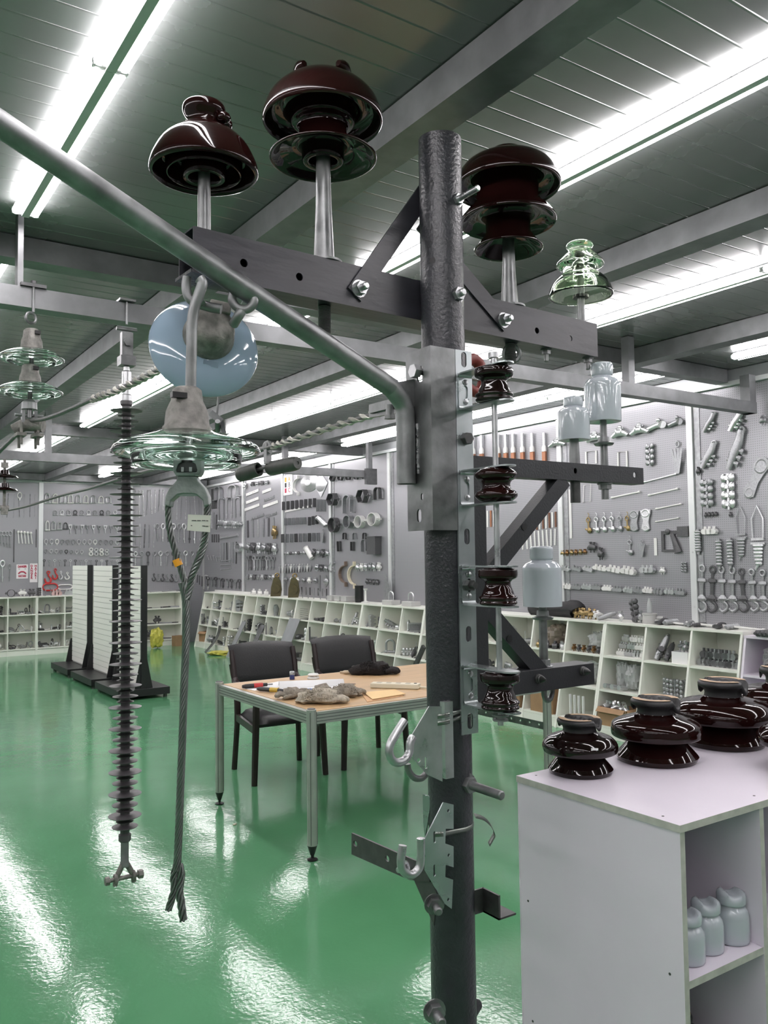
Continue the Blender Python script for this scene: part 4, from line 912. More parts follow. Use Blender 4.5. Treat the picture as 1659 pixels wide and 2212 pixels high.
t = thing('small_jar', 'tiny blue labelled glass jar on the far table edge', 'jar', (2.575, 4.93, TT)); obj('jar_body', MB().lathe([(0, 0), (.016, 0), (.017, .003), (.017, .032), (0, .032)], 18), mat('jar_blue', (.03, .05, .18), .25), t); obj('lid', MB().lathe([(0, .032), (.0175, .032), (.0175, .05), (.015, .053), (0, .053)], 18), galvb, t)
t = thing('tape_measure', 'white round plastic tape dispenser beside the jar', 'tape', (2.70, 4.87, TT)); obj('lower_disc', MB().lathe([(0, 0), (.038, 0), (.04, .006), (.036, .014), (0, .014)], 24), hw_white, t); obj('upper_disc', MB().lathe([(0, .014), (.022, .014), (.022, .02), (.036, .021), (.038, .027), (.03, .034), (0, .035)], 24), hw_white, t)
# envelopes
env = mat('manila', (.78, .55, .27), .7)
sheet('manila_envelope', 'upper manila envelope of the pair on the near table edge', 'envelope', [(2.64, 4.16), (2.84, 4.13), (2.80, 3.965), (2.55, 3.93)], TT+.006, env, .003)
sheet('manila_envelope', 'lower manila envelope with a red corner under the other', 'envelope', [(2.62, 4.15), (2.80, 4.12), (2.77, 3.945), (2.50, 3.905)], TT, mat('manila_red', (.62, .38, .20), .7), .003)
# power strip
t = thing('power_strip', 'cream power strip with its lead on the table', 'power strip', (2.905, 4.22, TT), atan2(-.147, .127)); Lp = .30
obj('body', MB().box((-Lp/2, -.035, 0), (Lp/2, .035, .030)), mat('cream_plastic', (.72, .68, .54), .4), t, bevel=.006)
for k in range(4): obj('socket', MB().box((-.115+.06*k, -.018, .0302), (-.085+.06*k, .018, .0312)), mat('socket_tan', (.45, .42, .33), .5), t)
obj('lead', MB().tube(smooth_path([(Lp/2, 0, .012), (.22, -.01, .006), (.34, -.05, .006), (.6, -.06, .006)], 6), .0055, 8), MATS['cream_plastic'], t)
obj('rocker', MB().box((.118, -.008, .0302), (.134, .008, .0325)), black_plastic, t)
# gloves: soft lumpy bodies with fingers
def blob(mb, c, r, sc, seed, amp=.25, n=14):
    o = len(mb.v); mb.ball((0, 0, 0), 1, n)
    for i in range(o, len(mb.v)):
        d = V(mb.v[i]); k = 1+amp*noise.noise(d*2.2+V((seed, 0, 0))); q = V((d.x*sc[0], d.y*sc[1], d.z*sc[2]))*r*k+V(c); q.z = max(q.z, .0012); mb.v[i] = tuple(q)
    return mb
def glove(label, loc, rz, m_, seed, size=1., fuzz=0):
    t = thing('work_glove', label, 'glove', (*loc, TT), rz); random.seed(seed)
    s = MB(); blob(s, (0, 0, .03), .055*size, (1.25, 1.0, .72), seed, .5); 
    cf = MB(); blob(cf, (-.08*size, 0, .024), .046*size, (1.2, .95, .7), seed+4, .5)
    for k in range(4):
        y = -.036+.024*k; Lf = .07+.012*(1-abs(k-1.5)); b_ = random.uniform(-.02, .02)
        s.tube(smooth_path([(.045*size, y*size, .02), ((.045+Lf*.6)*size, (y+b_*.5)*size, .028), ((.045+Lf)*size, (y+b_)*size, .014)], 4), [.013*size]*7+[.011*size, .006*size], 8)
    s.tube(smooth_path([(.0, .045*size, .018), (.035*size, .07*size, .02), (.07*size, .07*size, .013)], 4), [.014*size]*7+[.011*size, .006*size], 8)
    obj('hand', s, m_, t, sharp=0 or 70); obj('cuff', cf, m_, t, sharp=70)
    if fuzz:
        s = MB(); 
        for k in range(fuzz):
            a = random.uniform(0, 2*pi); e = random.uniform(.05, 1.45); q_ = .058*size; p = V((cos(a)*cos(e)*q_*1.45-.03, sin(a)*cos(e)*q_*1.15, .022+sin(e)*q_*.72)); d = V((random.uniform(-1, 1), random.uniform(-1, 1), random.uniform(.1, 1))).normalized()*random.uniform(.012, .03); p.z = max(p.z, .004)
            s.tube([p, p+d*.5+V((0, 0, .002)), V((p.x+d.x, p.y+d.y, max(.003, p.z+d.z*.3)))], [.0030, .0024, .0010], 4)
        stuff(obj('loose_fibres', s, m_, t))
wool = mat('grey_wool', (.36, .32, .26), .95, bump=.6, bscale=180, var=.4, vscale=40)
wool2 = mat('oat_wool', (.60, .54, .44), .95, bump=.7, bscale=180, var=.35, vscale=40)
glove('flattened grey-brown knitted glove at the left of the glove pile', (2.235, 4.28), radians(160), wool, 1, .82)
glove('fluffy oat coloured glove at the front of the pile', (2.30, 4.03), radians(-40), wool2, 2, 1.15, 420)
glove('grey knitted glove at the right of the pile beside the envelopes', (2.50, 4.12), radians(10), wool, 5, 1.05, 60)
glove('grey knitted glove folded at the back of the pile', (2.42, 4.26), radians(50), wool, 9, .85)
glove('black knitted glove heap near the far table edge', (3.14, 4.79), radians(-30), mat('black_wool', (.016, .013, .013), .9, bump=.6, bscale=160), 11, 1.35, 260)
t = thing('brush_handle', 'pale wooden brush poking out from under the black glove', 'brush', (3.02, 4.89, TT), radians(-38)); obj('handle', MB().tube(smooth_path([(-.09, 0, .012), (-.05, 0, .013), (0, 0, .012), (.08, 0, .012)], 4), [.008]*3+[.013]*4+[.010]*6, 10), mat('pale_wood', (.55, .45, .33), .5), t)
obj('hang_hole', MB().cyl((-.082, 0, .0215), (-.082, 0, .0222), .003), black_print, t)
tag(obj('cable_grommet', MB().lathe([(0, 0), (.024, 0), (.026, .0015), (0, .002)], 20), mat('brown_plastic', (.14, .08, .05), .5), None, onZ(760, 1478, TZ)+V((0, 0, .0006))), 'flat brown cable grommet set in the tabletop', 'grommet')
# ================================================================ foreground cabinet
KX0, KX1, KY0, KY1, KZ, KB = 1.714, 3.02, 1.300, 1.863, .90, .018
t = thing('display_cabinet', 'white laminate open cabinet in the right foreground', 'cabinet', (KX0, KY0, 0))
W = KX1-KX0; D_ = KY1-KY0; bay = W/4
def edged(name, a, b_, face, parent=t):
    o_ = obj(name, MB().box(a, b_), lilac_lam, parent, sharp=0)
    o_.data.materials.append(lam_edge)
    for p in o_.data.polygons:
        n = p.normal
        if any(abs(n[i]) > .9 for i in face): p.material_index = 1
    return o_
edged('top_board', (-.004, -.004, KZ-KB), (W, D_, KZ), (0, 1))
for k in range(5):
    x = bay*k if k else 0; x = min(x, W-KB); edged('side_panel' if k in (0, 4) else 'partition', (x, 0, 0), (x+KB, D_-.006, KZ-KB-.0005), (1,))
for z in (.529-KB, .155-KB):
    for k in range(4): edged('shelf_board', (bay*k+KB, .002, z), (min(bay*(k+1), W-KB), D_-.006, z+KB), (1,))
obj('back_panel', MB().box((0, D_-.0055, 0), (W, D_-.0005, KZ-KB-.0005)), lilac_lam, t, sharp=0)
s = MB()
for (px_, py_) in ((1141, 1946), (1447, 2104), (1151, 2206)):
    p = onX(px_, py_, KX0); s.cyl((-.0006, p.y-KY0, p.z), (.001, p.y-KY0, p.z), .0035, n=10)
for (px_, py_) in ((1158, 1675), (1432, 1763), (1629, 1719)):
    p = onZ(px_, py_, KZ); s.cyl((p.x-KX0, p.y-KY0, KZ+.0005), (p.x-KX0, p.y-KY0, KZ-.001), .0035, n=10)
p = onX(1, 1, KX0); stuff(obj('screw_heads', s, steel_dk, t))
# pin type insulators without pins on the cabinet
def head_groove(mb, i0, w, depth, ang, zmin):
    c, s_ = cos(ang), sin(ang)
    for i in range(i0, len(mb.v)):
        x, y, z = mb.v[i]; q = -x*s_+y*c
        if z > zmin and abs(q) < w: mb.v[i] = (x, y, z-depth*(1-(q/w)**2)**.6)
def loose_insulator(label, loc, base_r, shed_r, head_r, h, flat=False, mtl=brown, ang=.5):
    t = thing('porcelain_insulator', label, 'insulator', loc)
    a = h/.166
    prof = [(0, .004*a), (base_r*.86, .0), (base_r*.97, .004*a), (base_r, .012*a), (base_r*.985, .018*a), (base_r*.66, .056*a), (base_r*.64, .061*a), (shed_r*.80, .060*a), (shed_r*.955, .064*a)]
    prof += ([(shed_r, .07*a), (shed_r*1.0, .088*a), (shed_r*.965, .099*a), (shed_r*.82, .109*a)] if flat else [(shed_r*.99, .073*a), (shed_r, .082*a), (shed_r*.965, .094*a), (shed_r*.82, .109*a)])
    prof += [(shed_r*.6, .117*a), (head_r*.82, .122*a), (head_r*.74, .128*a)]
    obj('glazed_body', MB().lathe(spline_prof(prof, 3), 56), mtl, t, sharp=50)
    hp = [(head_r*.76, .124*a), (head_r*.73, .134*a), (head_r*.76, .142*a), (head_r*.92, .149*a), (head_r*.99, .152*a), (head_r, .158*a), (head_r*.96, .163*a), (head_r*.9, .166*a)]+[(head_r*k, .166*a) for k in (.75, .6, .45, .3, .15)]+[(0, .166*a)]
    mb = MB().lathe(hp, 72); head_groove(mb, 0, head_r*.30, .020*a, ang, .149*a); hd = obj('head', mb, matt_black, t, sharp=60)
    ring = MB().lathe([(head_r*.93, .1668*a), (head_r*.8, .1672*a), (head_r*.64, .1668*a)], 72); head_groove(ring, 0, head_r*.30, .020*a, ang, .0)
    keep = [f for f in ring.f if all(abs(-ring.v[i][0]*sin(ang)+ring.v[i][1]*cos(ang)) > head_r*.29 for i in f)]; ring.f = keep
    obj('bare_clay_rim', ring, raw_clay, hd)
    return t
i1 = onZ(1254, 1668, KZ); i2 = onZ(1419, 1641, KZ); i3 = onZ(1565, 1607, KZ)
la = loose_insulator('smallest dark brown porcelain insulator at the front left of the cabinet top', i1+V((0, 0, .0005)), .094, .111, .066, .160, mtl=brownblack, ang=-1.3)
c_ = V((-.25, -1, 0)).normalized()
obj('paper_sticker', MB().prism([(-.011, -.008), (.010, -.010), (.012, .009), (-.009, .011)], V((-.0463, -.0986, .084)), V((.906, -.425, 0)), V((.03, .06, .99)).normalized(), V((.0003, .0006, 0))), paper, la)
loose_insulator('brown porcelain insulator with a flat rim, second on the cabinet top', i2+V((0, 0, .0005)), .124, .1375, .076, .192, True, brown, ang=-1.3)
loose_insulator('wide brown porcelain insulator, third on the cabinet top', i3+V((0, 0, .0005)), .132, .165, .080, .215, False, brown, ang=-1.3)
loose_insulator('brown porcelain insulator half cut by the right picture edge', (2.885, 1.725, KZ+.0005), .135, .165, .080, .235, False, brown, ang=-1.3)
loose_insulator('brown porcelain insulator base peeking in at the right edge below the others', (2.30+.16, 1.41, KZ+.0005), .10, .135, .07, .18, False, brown, ang=.2)
# small white insulators in the bay
def shelf_bottle(label, loc, r, h, ang):
    pr = [(0, 0), (r*.9, 0), (r*.98, h*.02), (r, h*.06), (r, h*.52), (r*.93, h*.62), (r*.78, h*.69), (r*.70, h*.71), (r*.68, h*.73), (r*.82, h*.75), (r*.85, h*.78), (r*.85, h*.91), (r*.79, h*.97), (r*.62, h*1.0)]+[(r*k, h) for k in (.45, .3, .15)]+[(0, h)]
    mb = MB().lathe(pr, 48); head_groove(mb, 0, r*.40, h*.075, ang, h*.9)
    return tag(obj('shackle_insulator', mb, whiteglaze, None, loc, sharp=60), label, 'insulator')
zs = .529+.0006
for lb, x, y in (('grey-white grooved insulator deepest in the cabinet bay', 1582, 2030), ('grey-white grooved insulator in the middle of the cabinet bay', 1527, 2050), ('grey-white grooved insulator half hidden by the cabinet side', 1487, 2074)):
    q = onZ(x, y, zs); d = (q-CO).dot(CF); shelf_bottle(lb, (q.x, q.y, zs), 36*d/FPX, 106*d/FPX, .976)
loose_insulator('black porcelain insulator in the lower cabinet bay', (1.905, 1.50, .155+.0005), .09, .115, .062, .17, False, brownblack, ang=.6)
# ================================================================ slatted display stands
for i, (y0, y1, lb) in enumerate(((9.30, 10.16, 'nearest white slatted display stand on a black base'), (10.40, 11.32, 'middle white slatted display stand on a black base'), (11.56, 12.43, 'farthest white slatted display stand on a black base'))):
    t = thing('display_stand', lb, 'display stand', (3.0, (y0+y1)/2, 0)); hy = (y1-y0)/2
    obj('base', MB().box((-.29, -hy-.05, .035), (.29, hy+.03, .115)), black_plastic, t, bevel=.004)
    for x in (-.25, .25):
        for y in (-hy, hy-.03): obj('caster', MB().cyl((x, y, .0), (x, y, .035), .022, n=12), steel_dk, t)
    n = 20; z0, z1 = .135, 1.475; ph = (z1-z0)/n
    sm = MB().box((-.020, -hy+.0, 0), (.020, hy-.03, ph-.006)).mesh('slat', 0); sm.materials.append(mat('stand_white', (.84, .84, .79), .5))
    for k in range(n): obj('slat', sm, None, t, (0, 0, z0+ph*k))
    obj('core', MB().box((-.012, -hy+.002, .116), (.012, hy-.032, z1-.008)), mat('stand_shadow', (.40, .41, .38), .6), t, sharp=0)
    for y in (-hy-.035,): obj('post', MB().box((-.033, y, .116), (.033, y+.034, z1+.004)), black_plastic, t)
    for y in (-hy-.035, hy-.03):
        s = MB().prism([(-.10, .116), (.10, .116), (.037, .44), (-.037, .44)], (0, y+.012, 0), (1, 0, 0), (0, 0, 1), (0, .012, 0)); obj('foot_gusset', s, black_plastic, t)
# ================================================================ cubby shelves
SX = lambda z: 5.68-.20*(.955-z)/.955      # sloping front of the right hand shelves
RB = [.10, .39, .67, .937]
def right_shelf(label, ya, yb, n, m_, top=.955, name='cubby_shelf'):
    t = thing(name, label, 'shelf', (0, ya, 0)); L_ = yb-ya; pitch = L_/n; k_ = top/.955
    for i in range(n+1):
        y = min(max(pitch*i-.009, 0), L_-.018)
        s = MB().add([(SX(0), y, 0), (5.985, y, 0), (5.985, y, top-.018), (SX(.937), y, top-.018), (SX(0), y+.018, 0), (5.985, y+.018, 0), (5.985, y+.018, top-.018), (SX(.937), y+.018, top-.018)], [(0, 1, 2, 3), (7, 6, 5, 4), (0, 3, 7, 4), (1, 5, 6, 2), (0, 4, 5, 1), (3, 2, 6, 7)]); obj('divider', s, m_, t, sharp=0)
    for z in RB[:3]:
        for i in range(n): obj('shelf_board', MB().box((SX(z*1.0)+.002, max(pitch*i+.009, .018), z*k_-.018), (5.985, min(pitch*(i+1)-.009, L_-.018), z*k_)), m_, t, sharp=0)
    obj('top_board', MB().box((SX(.955)-.008, 0, top-.018), (5.985, L_, top)), m_, t, sharp=0)
    obj('back_panel', MB().box((5.986, 0, 0), (5.995, L_, top)), m_, t, sharp=0)
    obj('plinth', MB().box((SX(.04)+.012, .018, 0), (SX(.04)+.03, L_-.018, .08)), m_, t, sharp=0)
    return t
PIT_ = .4375
names = ['sloping white cubby shelf in the far corner', 'sloping white cubby shelf, second from the far corner', 'sloping white cubby shelf, third from the far corner', 'sloping white cubby shelf behind the chairs', 'sloping white cubby shelf hidden behind the pole', 'sloping white cubby shelf behind the post insulators', 'sloping white cubby shelf nearest along the right wall']
edges = [14.2-PIT_*k for k in (0, 4, 8, 12, 15, 18, 21, 24)]
for nm, a, b_ in zip(names, edges, edges[1:]): right_shelf(nm, b_+.001, a-.001, round((a-b_)/PIT_), white_lam)
right_shelf('lilac cubby shelf at the right picture edge', 2.32, 3.69, 3, lilac_lam, .93)
LY0, LY1 = 14.70, 15.03
def back_shelf(label, xa, xb, n):
    t = thing('cubby_shelf', label, 'shelf', (xa, LY0, 0)); L_ = xb-xa; p = L_/n; dd = LY1-LY0
    for i in range(n+1):
        x = min(max(p*i-.009, 0), L_-.018); obj('divider', MB().box((x, 0, 0), (x+.018, dd-.01, .937)), white_lam, t, sharp=0)
    for z in (.11, .385, .667):
        for i in range(n): obj('shelf_board', MB().box((max(p*i+.009, .018), .002, z-.018), (min(p*(i+1)-.009, L_-.018), dd-.01, z)), white_lam, t, sharp=0)
    obj('top_board', MB().box((0, -.006, .937), (L_, dd-.01, .955)), white_lam, t, sharp=0)
    obj('back_panel', MB().box((0, dd-.009, 0), (L_, dd-.002, .955)), white_lam, t, sharp=0)
    obj('plinth', MB().box((.018, .012, 0), (L_-.018, .03, .085)), white_lam, t, sharp=0)
bx = [2.086, 2.97, 4.30, 5.45]
for k, (a, b_) in enumerate(zip(bx, bx[1:])):
    lb = ['white cubby shelf at the left picture edge below the danger signs', 'white cubby shelf on the back wall beside the display stands', 'white cubby shelf in the back corner behind the display stands'][k]
    back_shelf(lb, a+.001, b_-.001, 2 if b_-a < 1 else (1 if k == 2 else 3))
# ================================================================ hardware hung on the pegboards
HW = {}
def kind(name):
    def deco(fn): HW[name] = fn; return fn
    return deco
# every kind: about one unit high, x along the wall, -y out of the wall, centred
def U(mb, w, top, bot, r, y=-.12, n=10):
    P = [(-w/2, y, bot)]+[(-w/2*cos(pi*k/n), y, top-w/2+w/2*sin(pi*k/n)) for k in range(n+1)]+[(w/2, y, bot)]
    return mb.tube(P, r, 7)
def m_shackle():
    s = MB(); U(s, .62, .5, -.36, .085); s.cyl((-.48, -.12, -.38), (.48, -.12, -.38), .075, n=8); s.ball((-.31, -.12, -.36), .13, 8); s.ball((.31, -.12, -.36), .13, 8); return s
def m_bow():
    s = MB(); s.ring((0, -.12, .05), .33, .085, (0, 1, 0), 16, 7, pi*.22, pi*1.78) if False else s.ring((0, -.12, .08), .32, .085, (0, 1, 0), 14, 7); s.cyl((-.42, -.12, -.38), (.42, -.12, -.38), .08, n=8); s.cyl((-.22, -.12, -.2), (-.24, -.12, -.38), .1, n=8); s.cyl((.22, -.12, -.2), (.24, -.12, -.38), .1, n=8); return s
def m_ring():
    s = MB(); s.ring((0, -.12, .08), .34, .085, (0, 1, 0), 16, 7); s.cyl((0, -.12, -.24), (0, -.12, -.48), .12, n=8); return s
def m_eyebolt():
    s = MB(); s.ring((0, -.1, .32), .14, .045, (0, 1, 0), 12, 6); s.cyl((0, -.1, .2), (0, -.1, -.5), .042, n=7); s.hexa((0, -.1, -.34), (0, -.1, -.25), .085); return s
def m_turnbuckle():
    s = MB(); s.ring((0, -.06, .44), .045, .016, (0, 1, 0), 10, 6); s.ring((0, -.06, -.44), .045, .016, (0, 1, 0), 10, 6); s.cyl((0, -.06, .4), (0, -.06, .25), .016, n=6); s.cyl((0, -.06, -.4), (0, -.06, -.25), .016, n=6)
    s.cyl((-.035, -.06, -.26), (-.035, -.06, .26), .015, n=6); s.cyl((.035, -.06, -.26), (.035, -.06, .26), .015, n=6); s.cyl((0, -.06, .24), (0, -.06, .3), .04, n=8); s.cyl((0, -.06, -.24), (0, -.06, -.3), .04, n=8); return s
def m_hook():
    s = MB(); s.ring((0, -.1, .38), .11, .045, (0, 1, 0), 12, 6); s.tube(smooth_path([(0, -.1, .28), (.02, -.1, .1), (.2, -.1, -.15), (.1, -.1, -.42), (-.15, -.1, -.42), (-.26, -.1, -.2), (-.24, -.1, -.08)], 3), [.06]*6+[.085]*8+[.06]*4+[.03], 7); return s
def m_ubolt():
    s = MB(); U(s, .3, .5, -.5, .028, -.05); s.hexa((-.15, -.05, -.36), (-.15, -.05, -.3), .06); s.hexa((.15, -.05, -.36), (.15, -.05, -.3), .06); return s
def m_bar():
    s = MB(); s.box((-.06, -.05, -.5), (.06, -.012, .5)); s.cyl((0, -.05, .42), (0, -.055, .42), .03, n=8); s.cyl((0, -.05, -.42), (0, -.055, -.42), .03, n=8); return s
def m_strap():
    s = MB(); s.box((-.5, -.035, -.055), (.5, -.012, .055))
    for x in (-.4, -.2, 0, .2, .4): s.cyl((x, -.035, 0), (x, -.05, 0), .022, n=8)
    return s
def m_rod():
    s = MB(); s.cyl((-.5, -.05, -.02), (.5, -.05, .02), .022, n=8); s.cyl((.44, -.05, .017), (.5, -.05, .02), .032, n=8); s.cyl((-.5, -.05, -.02), (-.44, -.05, -.017), .03, n=8); return s
def m_channel():
    s = MB(); s.box((-.28, -.05, -.5), (.28, -.012, .5)); s.box((-.28, -.36, -.5), (-.20, -.05, .5)); s.box((.20, -.36, -.5), (.28, -.05, .5)); s.cyl((0, -.05, .2), (0, -.07, .2), .09, n=8); return s
def m_lump():
    s = MB(); s.tube([(-.42, -.2, -.1), (-.1, -.22, .05), (.42, -.2, -.05)], [.17, .26, .16], 8); s.cyl((-.18, -.2, -.45), (-.18, -.2, .42), .07, n=7); s.cyl((.2, -.2, -.42), (.2, -.2, .4), .07, n=7); s.hexa((-.18, -.2, .3), (-.18, -.2, .45), .13); s.hexa((.2, -.2, .28), (.2, -.2, .42), .13); return s
def m_conn():
    s = MB()
    for x in (-.36, 0, .36): s.cyl((x, -.5, -.05), (x, -.05, -.05), .26, n=10); s.hexa((x, -.28, .2), (x, -.28, .42), .12)
    s.box((-.55, -.42, -.3), (.55, -.08, .02)); return s
def m_fork():
    s = MB(); s.box((-.3, -.2, .34), (.3, -.08, .46)); s.tube([(-.22, -.14, .34), (-.16, -.14, .1), (0, -.14, -.05)], .07, 7); s.tube([(.22, -.14, .34), (.16, -.14, .1), (0, -.14, -.05)], .07, 7); s.cyl((0, -.14, -.05), (0, -.14, -.5), .07, n=7); return s
def m_tee():
    s = MB(); s.ball((0, -.12, .4), .12, 8); s.cyl((0, -.12, .35), (.12, -.1, -.5), .04, n=7); return s
def m_dlink():
    s = MB(); s.ring((0, -.1, .25), .18, .08, (0, 1, 0), 12, 7); s.ring((0, -.1, -.25), .18, .08, (.3, 1, 0), 12, 7); s.ball((0, -.1, 0), .16, 8); return s
def m_oval():
    s = MB(); P = [(.62*cos(a)+(.38 if cos(a) > 0 else -.38), -.12, .42*sin(a)) for a in [2*pi*k/20 for k in range(20)]]; s.tube(P, .1, 7, closed=True); return s
def m_spade():
    s = MB()
    for k in range(4): a = -.35+.2*k; s.obox((sin(a)*.25+k*.07-.1, -.08-.05*k, -.02-cos(a)*.1), (.11, .03, .8), Matrix.Rotation(a, 3, 'Y'))
    s.ring((0, -.1, .42), .09, .03, (0, 1, 0), 10, 5); return s
def m_band():     # round pole band, seen through: ring with ears
    s = MB(); n = 20
    prof = []
    for r in (.40, .44): prof.append(r)
    vs = []; fs = []
    for k in range(n):
        a = 2*pi*k/n
        for r, y in ((.40, -.05), (.44, -.05), (.44, -.45), (.40, -.45)): vs.append((r*cos(a), y, r*sin(a)))
    for k in range(n):
        l = (k+1) % n
        for j in range(4): fs.append((k*4+j, l*4+j, l*4+(j+1) % 4, k*4+(j+1) % 4))
    s.add(vs, fs); s.box((.42, -.4, -.05), (.66, -.1, -.015)); s.box((.42, -.4, .015), (.66, -.1, .05)); s.box((-.66, -.4, -.05), (-.42, -.1, -.015)); s.box((-.66, -.4, .015), (-.42, -.1, .05)); s.cyl((.56, -.25, -.14), (.56, -.25, .14), .045, n=7); s.cyl((-.56, -.25, -.14), (-.56, -.25, .14), .045, n=7); return s
def m_hexband():
    s = MB(); P = [(.44*cos(a), .44*sin(a)) for a in [2*pi*k/6 for k in range(6)]]
    for (x0, z0), (x1, z1) in zip(P, P[1:]+P[:1]): s.bar((x0, -.25, z0), (x1, -.25, z1), .40, .035, (-(z1-z0), 0, x1-x0))
    s.box((.42, -.4, -.04), (.66, -.1, .0)); s.box((-.66, -.4, -.04), (-.42, -.1, 0)); s.cyl((.56, -.25, -.2), (.56, -.25, .14), .04, n=7); return s
def m_arch():
    s = MB(); n = 10; P = [(-.30, -.5)]+[(-.30*cos(pi*k/n), .2+.30*sin(pi*k/n)) for k in range(n+1)]+[(.30, -.5)]
    for (x0, z0), (x1, z1) in zip(P, P[1:]): s.bar((x0, -.2, z0), (x1, -.2, z1), .3, .045, (-(z1-z0), 0, x1-x0))
    s.box((-.5, -.35, -.5), (-.28, -.05, -.455)); s.box((.28, -.35, -.5), (.5, -.05, -.455)); return s
def m_halfband():
    s = MB(); n = 10; P = [(.1, .5), (.1, .36)]+[(.1-.34*sin(pi*k/n), .34*cos(pi*k/n)) for k in range(n+1)]+[(.1, -.36), (.1, -.5)]
    for (x0, z0), (x1, z1) in zip(P, P[1:]): s.bar((x0, -.14, z0), (x1, -.14, z1), .22, .035, (-(z1-z0), 0, x1-x0))
    return s
def m_dish():
    s = MB(); s.lathe([(.5, -.02), (.49, 0), (.46, .03), (.2, .12), (.16, .2), (0, .22)], 24, (0, -.03, 0), frame((0, -1, 0))); return s
def m_diamond():
    s = MB(); s.prism([(0, .5), (.36, .05), (0, -.5), (-.36, .05)], (0, -.02, 0), (1, 0, 0), (0, 0, 1), (0, -.03, 0)); s.lathe([(.27, 0), (.2, .06), (.1, .1), (0, .12)], 18, (0, -.05, 0), frame((0, -1, 0))); return s
def m_gun():      # bolted strain clamp
    s = MB(); s.tube(smooth_path([(.28, -.15, .48), (.2, -.15, .2), (.02, -.18, -.1), (-.2, -.2, -.48)], 3), [.10, .12, .14, .15, .16, .16, .15, .13, .11, .1], 8)
    for k, (x, z) in enumerate(((.1, .02), (.0, -.14), (-.09, -.28))): U2 = MB(); s.cyl((x-.14, -.2, z+.08), (x+.2, -.2, z-.1), .05, n=7); s.hexa((x+.16, -.2, z-.08), (x+.24, -.2, z-.12), .08)
    s.ring((.3, -.15, .46), .09, .04, (0, 1, 0), 10, 6); return s
def m_boat():
    s = MB(); s.tube([(-.5, -.25, -.2), (-.25, -.25, -.02), (0, -.25, .04), (.25, -.25, -.02), (.5, -.25, -.2)], [.12, .19, .22, .19, .12], 9)
    for x in (-.16, .16): s.ring((x, -.25, .1), .2, .05, (1, 0, 0), 12, 6)
    s.ball((0, -.25, .36), .13, 8); s.cyl((-.25, -.3, .26), (.25, -.3, .26), .055, n=7); return s
def m_chain():
    s = MB(); s.ring((0, -.08, .42), .07, .028, (0, 1, 0), 10, 6); s.cyl((0, -.08, .36), (0, -.08, .22), .035, n=7); s.lathe([(0, .24), (.10, .22), (.12, .16), (.06, .12), (.05, .02), (.05, -.12), (.1, -.16), (.12, -.2), (.06, -.26), (0, -.26)], 10, (0, -.1, 0)); s.tube(smooth_path([(-.02, -.1, -.25), (.1, -.1, -.32), (.1, -.1, -.42), (-.02, -.1, -.48), (-.1, -.1, -.42)], 3), .035, 6); s.cyl((-.13, -.1, -.22), (.13, -.1, -.22), .03, n=6); return s
def m_coil():
    s = MB(); s.lathe([(0, .5), (.05, .5), (.05, .42)]+[(q, .42-.84*k/24) for k, q in enumerate([.10, .135, .10]*8)]+[(.06, -.42), (.06, -.5), (0, -.5)], 12, (0, -.16, 0)); s.box((-.06, -.22, .38), (.06, -.1, .48)); return s
def m_wedge():
    s = MB(); s.tube([(-.10, -.1, -.02), (-.11, -.1, .3), (0, -.1, .5), (.11, -.1, .3), (.10, -.1, -.02)], .014, 6); s.box((-.125, -.16, -.04), (.125, -.05, .0)); s.box((-.14, -.16, -.10), (.14, -.05, -.07))
    for k in range(6): s.lathe([(0, 0), (.11-.008*k, 0), (.115-.008*k, -.025), (.08-.006*k, -.05), (0, -.05)], 10, (0, -.11, -.1-.055*k))
    s.tube([(0, -.1, -.4), (-.05, -.1, -.46), (-.06, -.1, -.5)], .022, 6); return s
def m_frame():
    s = MB(); s.tube([(-.3, -.06, -.5), (-.3, -.06, .45), (.3, -.06, .45), (.3, -.06, -.5)], .055, 7); return s
def m_loop():
    s = MB(); s.tube([(-.28, -.06, -.45), (-.2, -.06, .42), (.3, -.06, .45), (.22, -.06, -.42)], .022, 6, closed=True); return s
def m_key():
    s = MB(); s.tube(smooth_path([(-.05, -.03, .5), (.05, -.1, .46), (.05, -.1, .34), (-.03, -.1, .30)], 3), .018, 5); s.ring((0, -.1, .18), .10, .035, (0, 1, 0), 10, 6); s.cyl((0, -.1, .08), (0, -.1, -.3), .045, n=7); s.ball((.06, -.12, -.3), .14, 8); s.cyl((-.18, -.12, -.22), (.18, -.12, -.34), .045, n=6); return s
def m_link2():
    s = MB(); s.prism([(-.22, .4), (.22, .42), (.12, -.1), (.16, -.42), (-.02, -.5), (-.18, -.4), (-.1, -.05)], (0, -.05, 0), (1, 0, 0), (0, 0, 1), (0, -.09, 0)); s.ring((0, -.1, .26), .15, .06, (0, 1, 0), 12, 6); s.ring((0, -.1, -.38), .1, .05, (0, 1, 0), 10, 6); return s
def m_stack():
    s = MB(); s.cyl((0, -.15, -.5), (0, -.15, .5), .06, n=7)
    for k in range(4): z = .38-.24*k; s.ball((-.16, -.17, z), .13, 8); s.ball((.16, -.17, z), .13, 8); s.box((-.2, -.26, z-.05), (.2, -.1, z+.05)); s.hexa((0, -.3, z), (0, -.18, z), .07)
    return s
def m_elbow():
    s = MB(); s.tube(smooth_path([(-.5, -.16, -.14), (-.1, -.16, -.02), (.18, -.18, .02), (.3, -.34, -.02)], 4), [.13]*5+[.15]*5+[.19]*3, 10); s.cyl((.3, -.343, -.02), (.302, -.36, -.022), .19, n=10); s.ball((.02, -.16, .26), .12, 8); s.cyl((-.02, -.16, .0), (.02, -.16, .3), .06, n=7); return s
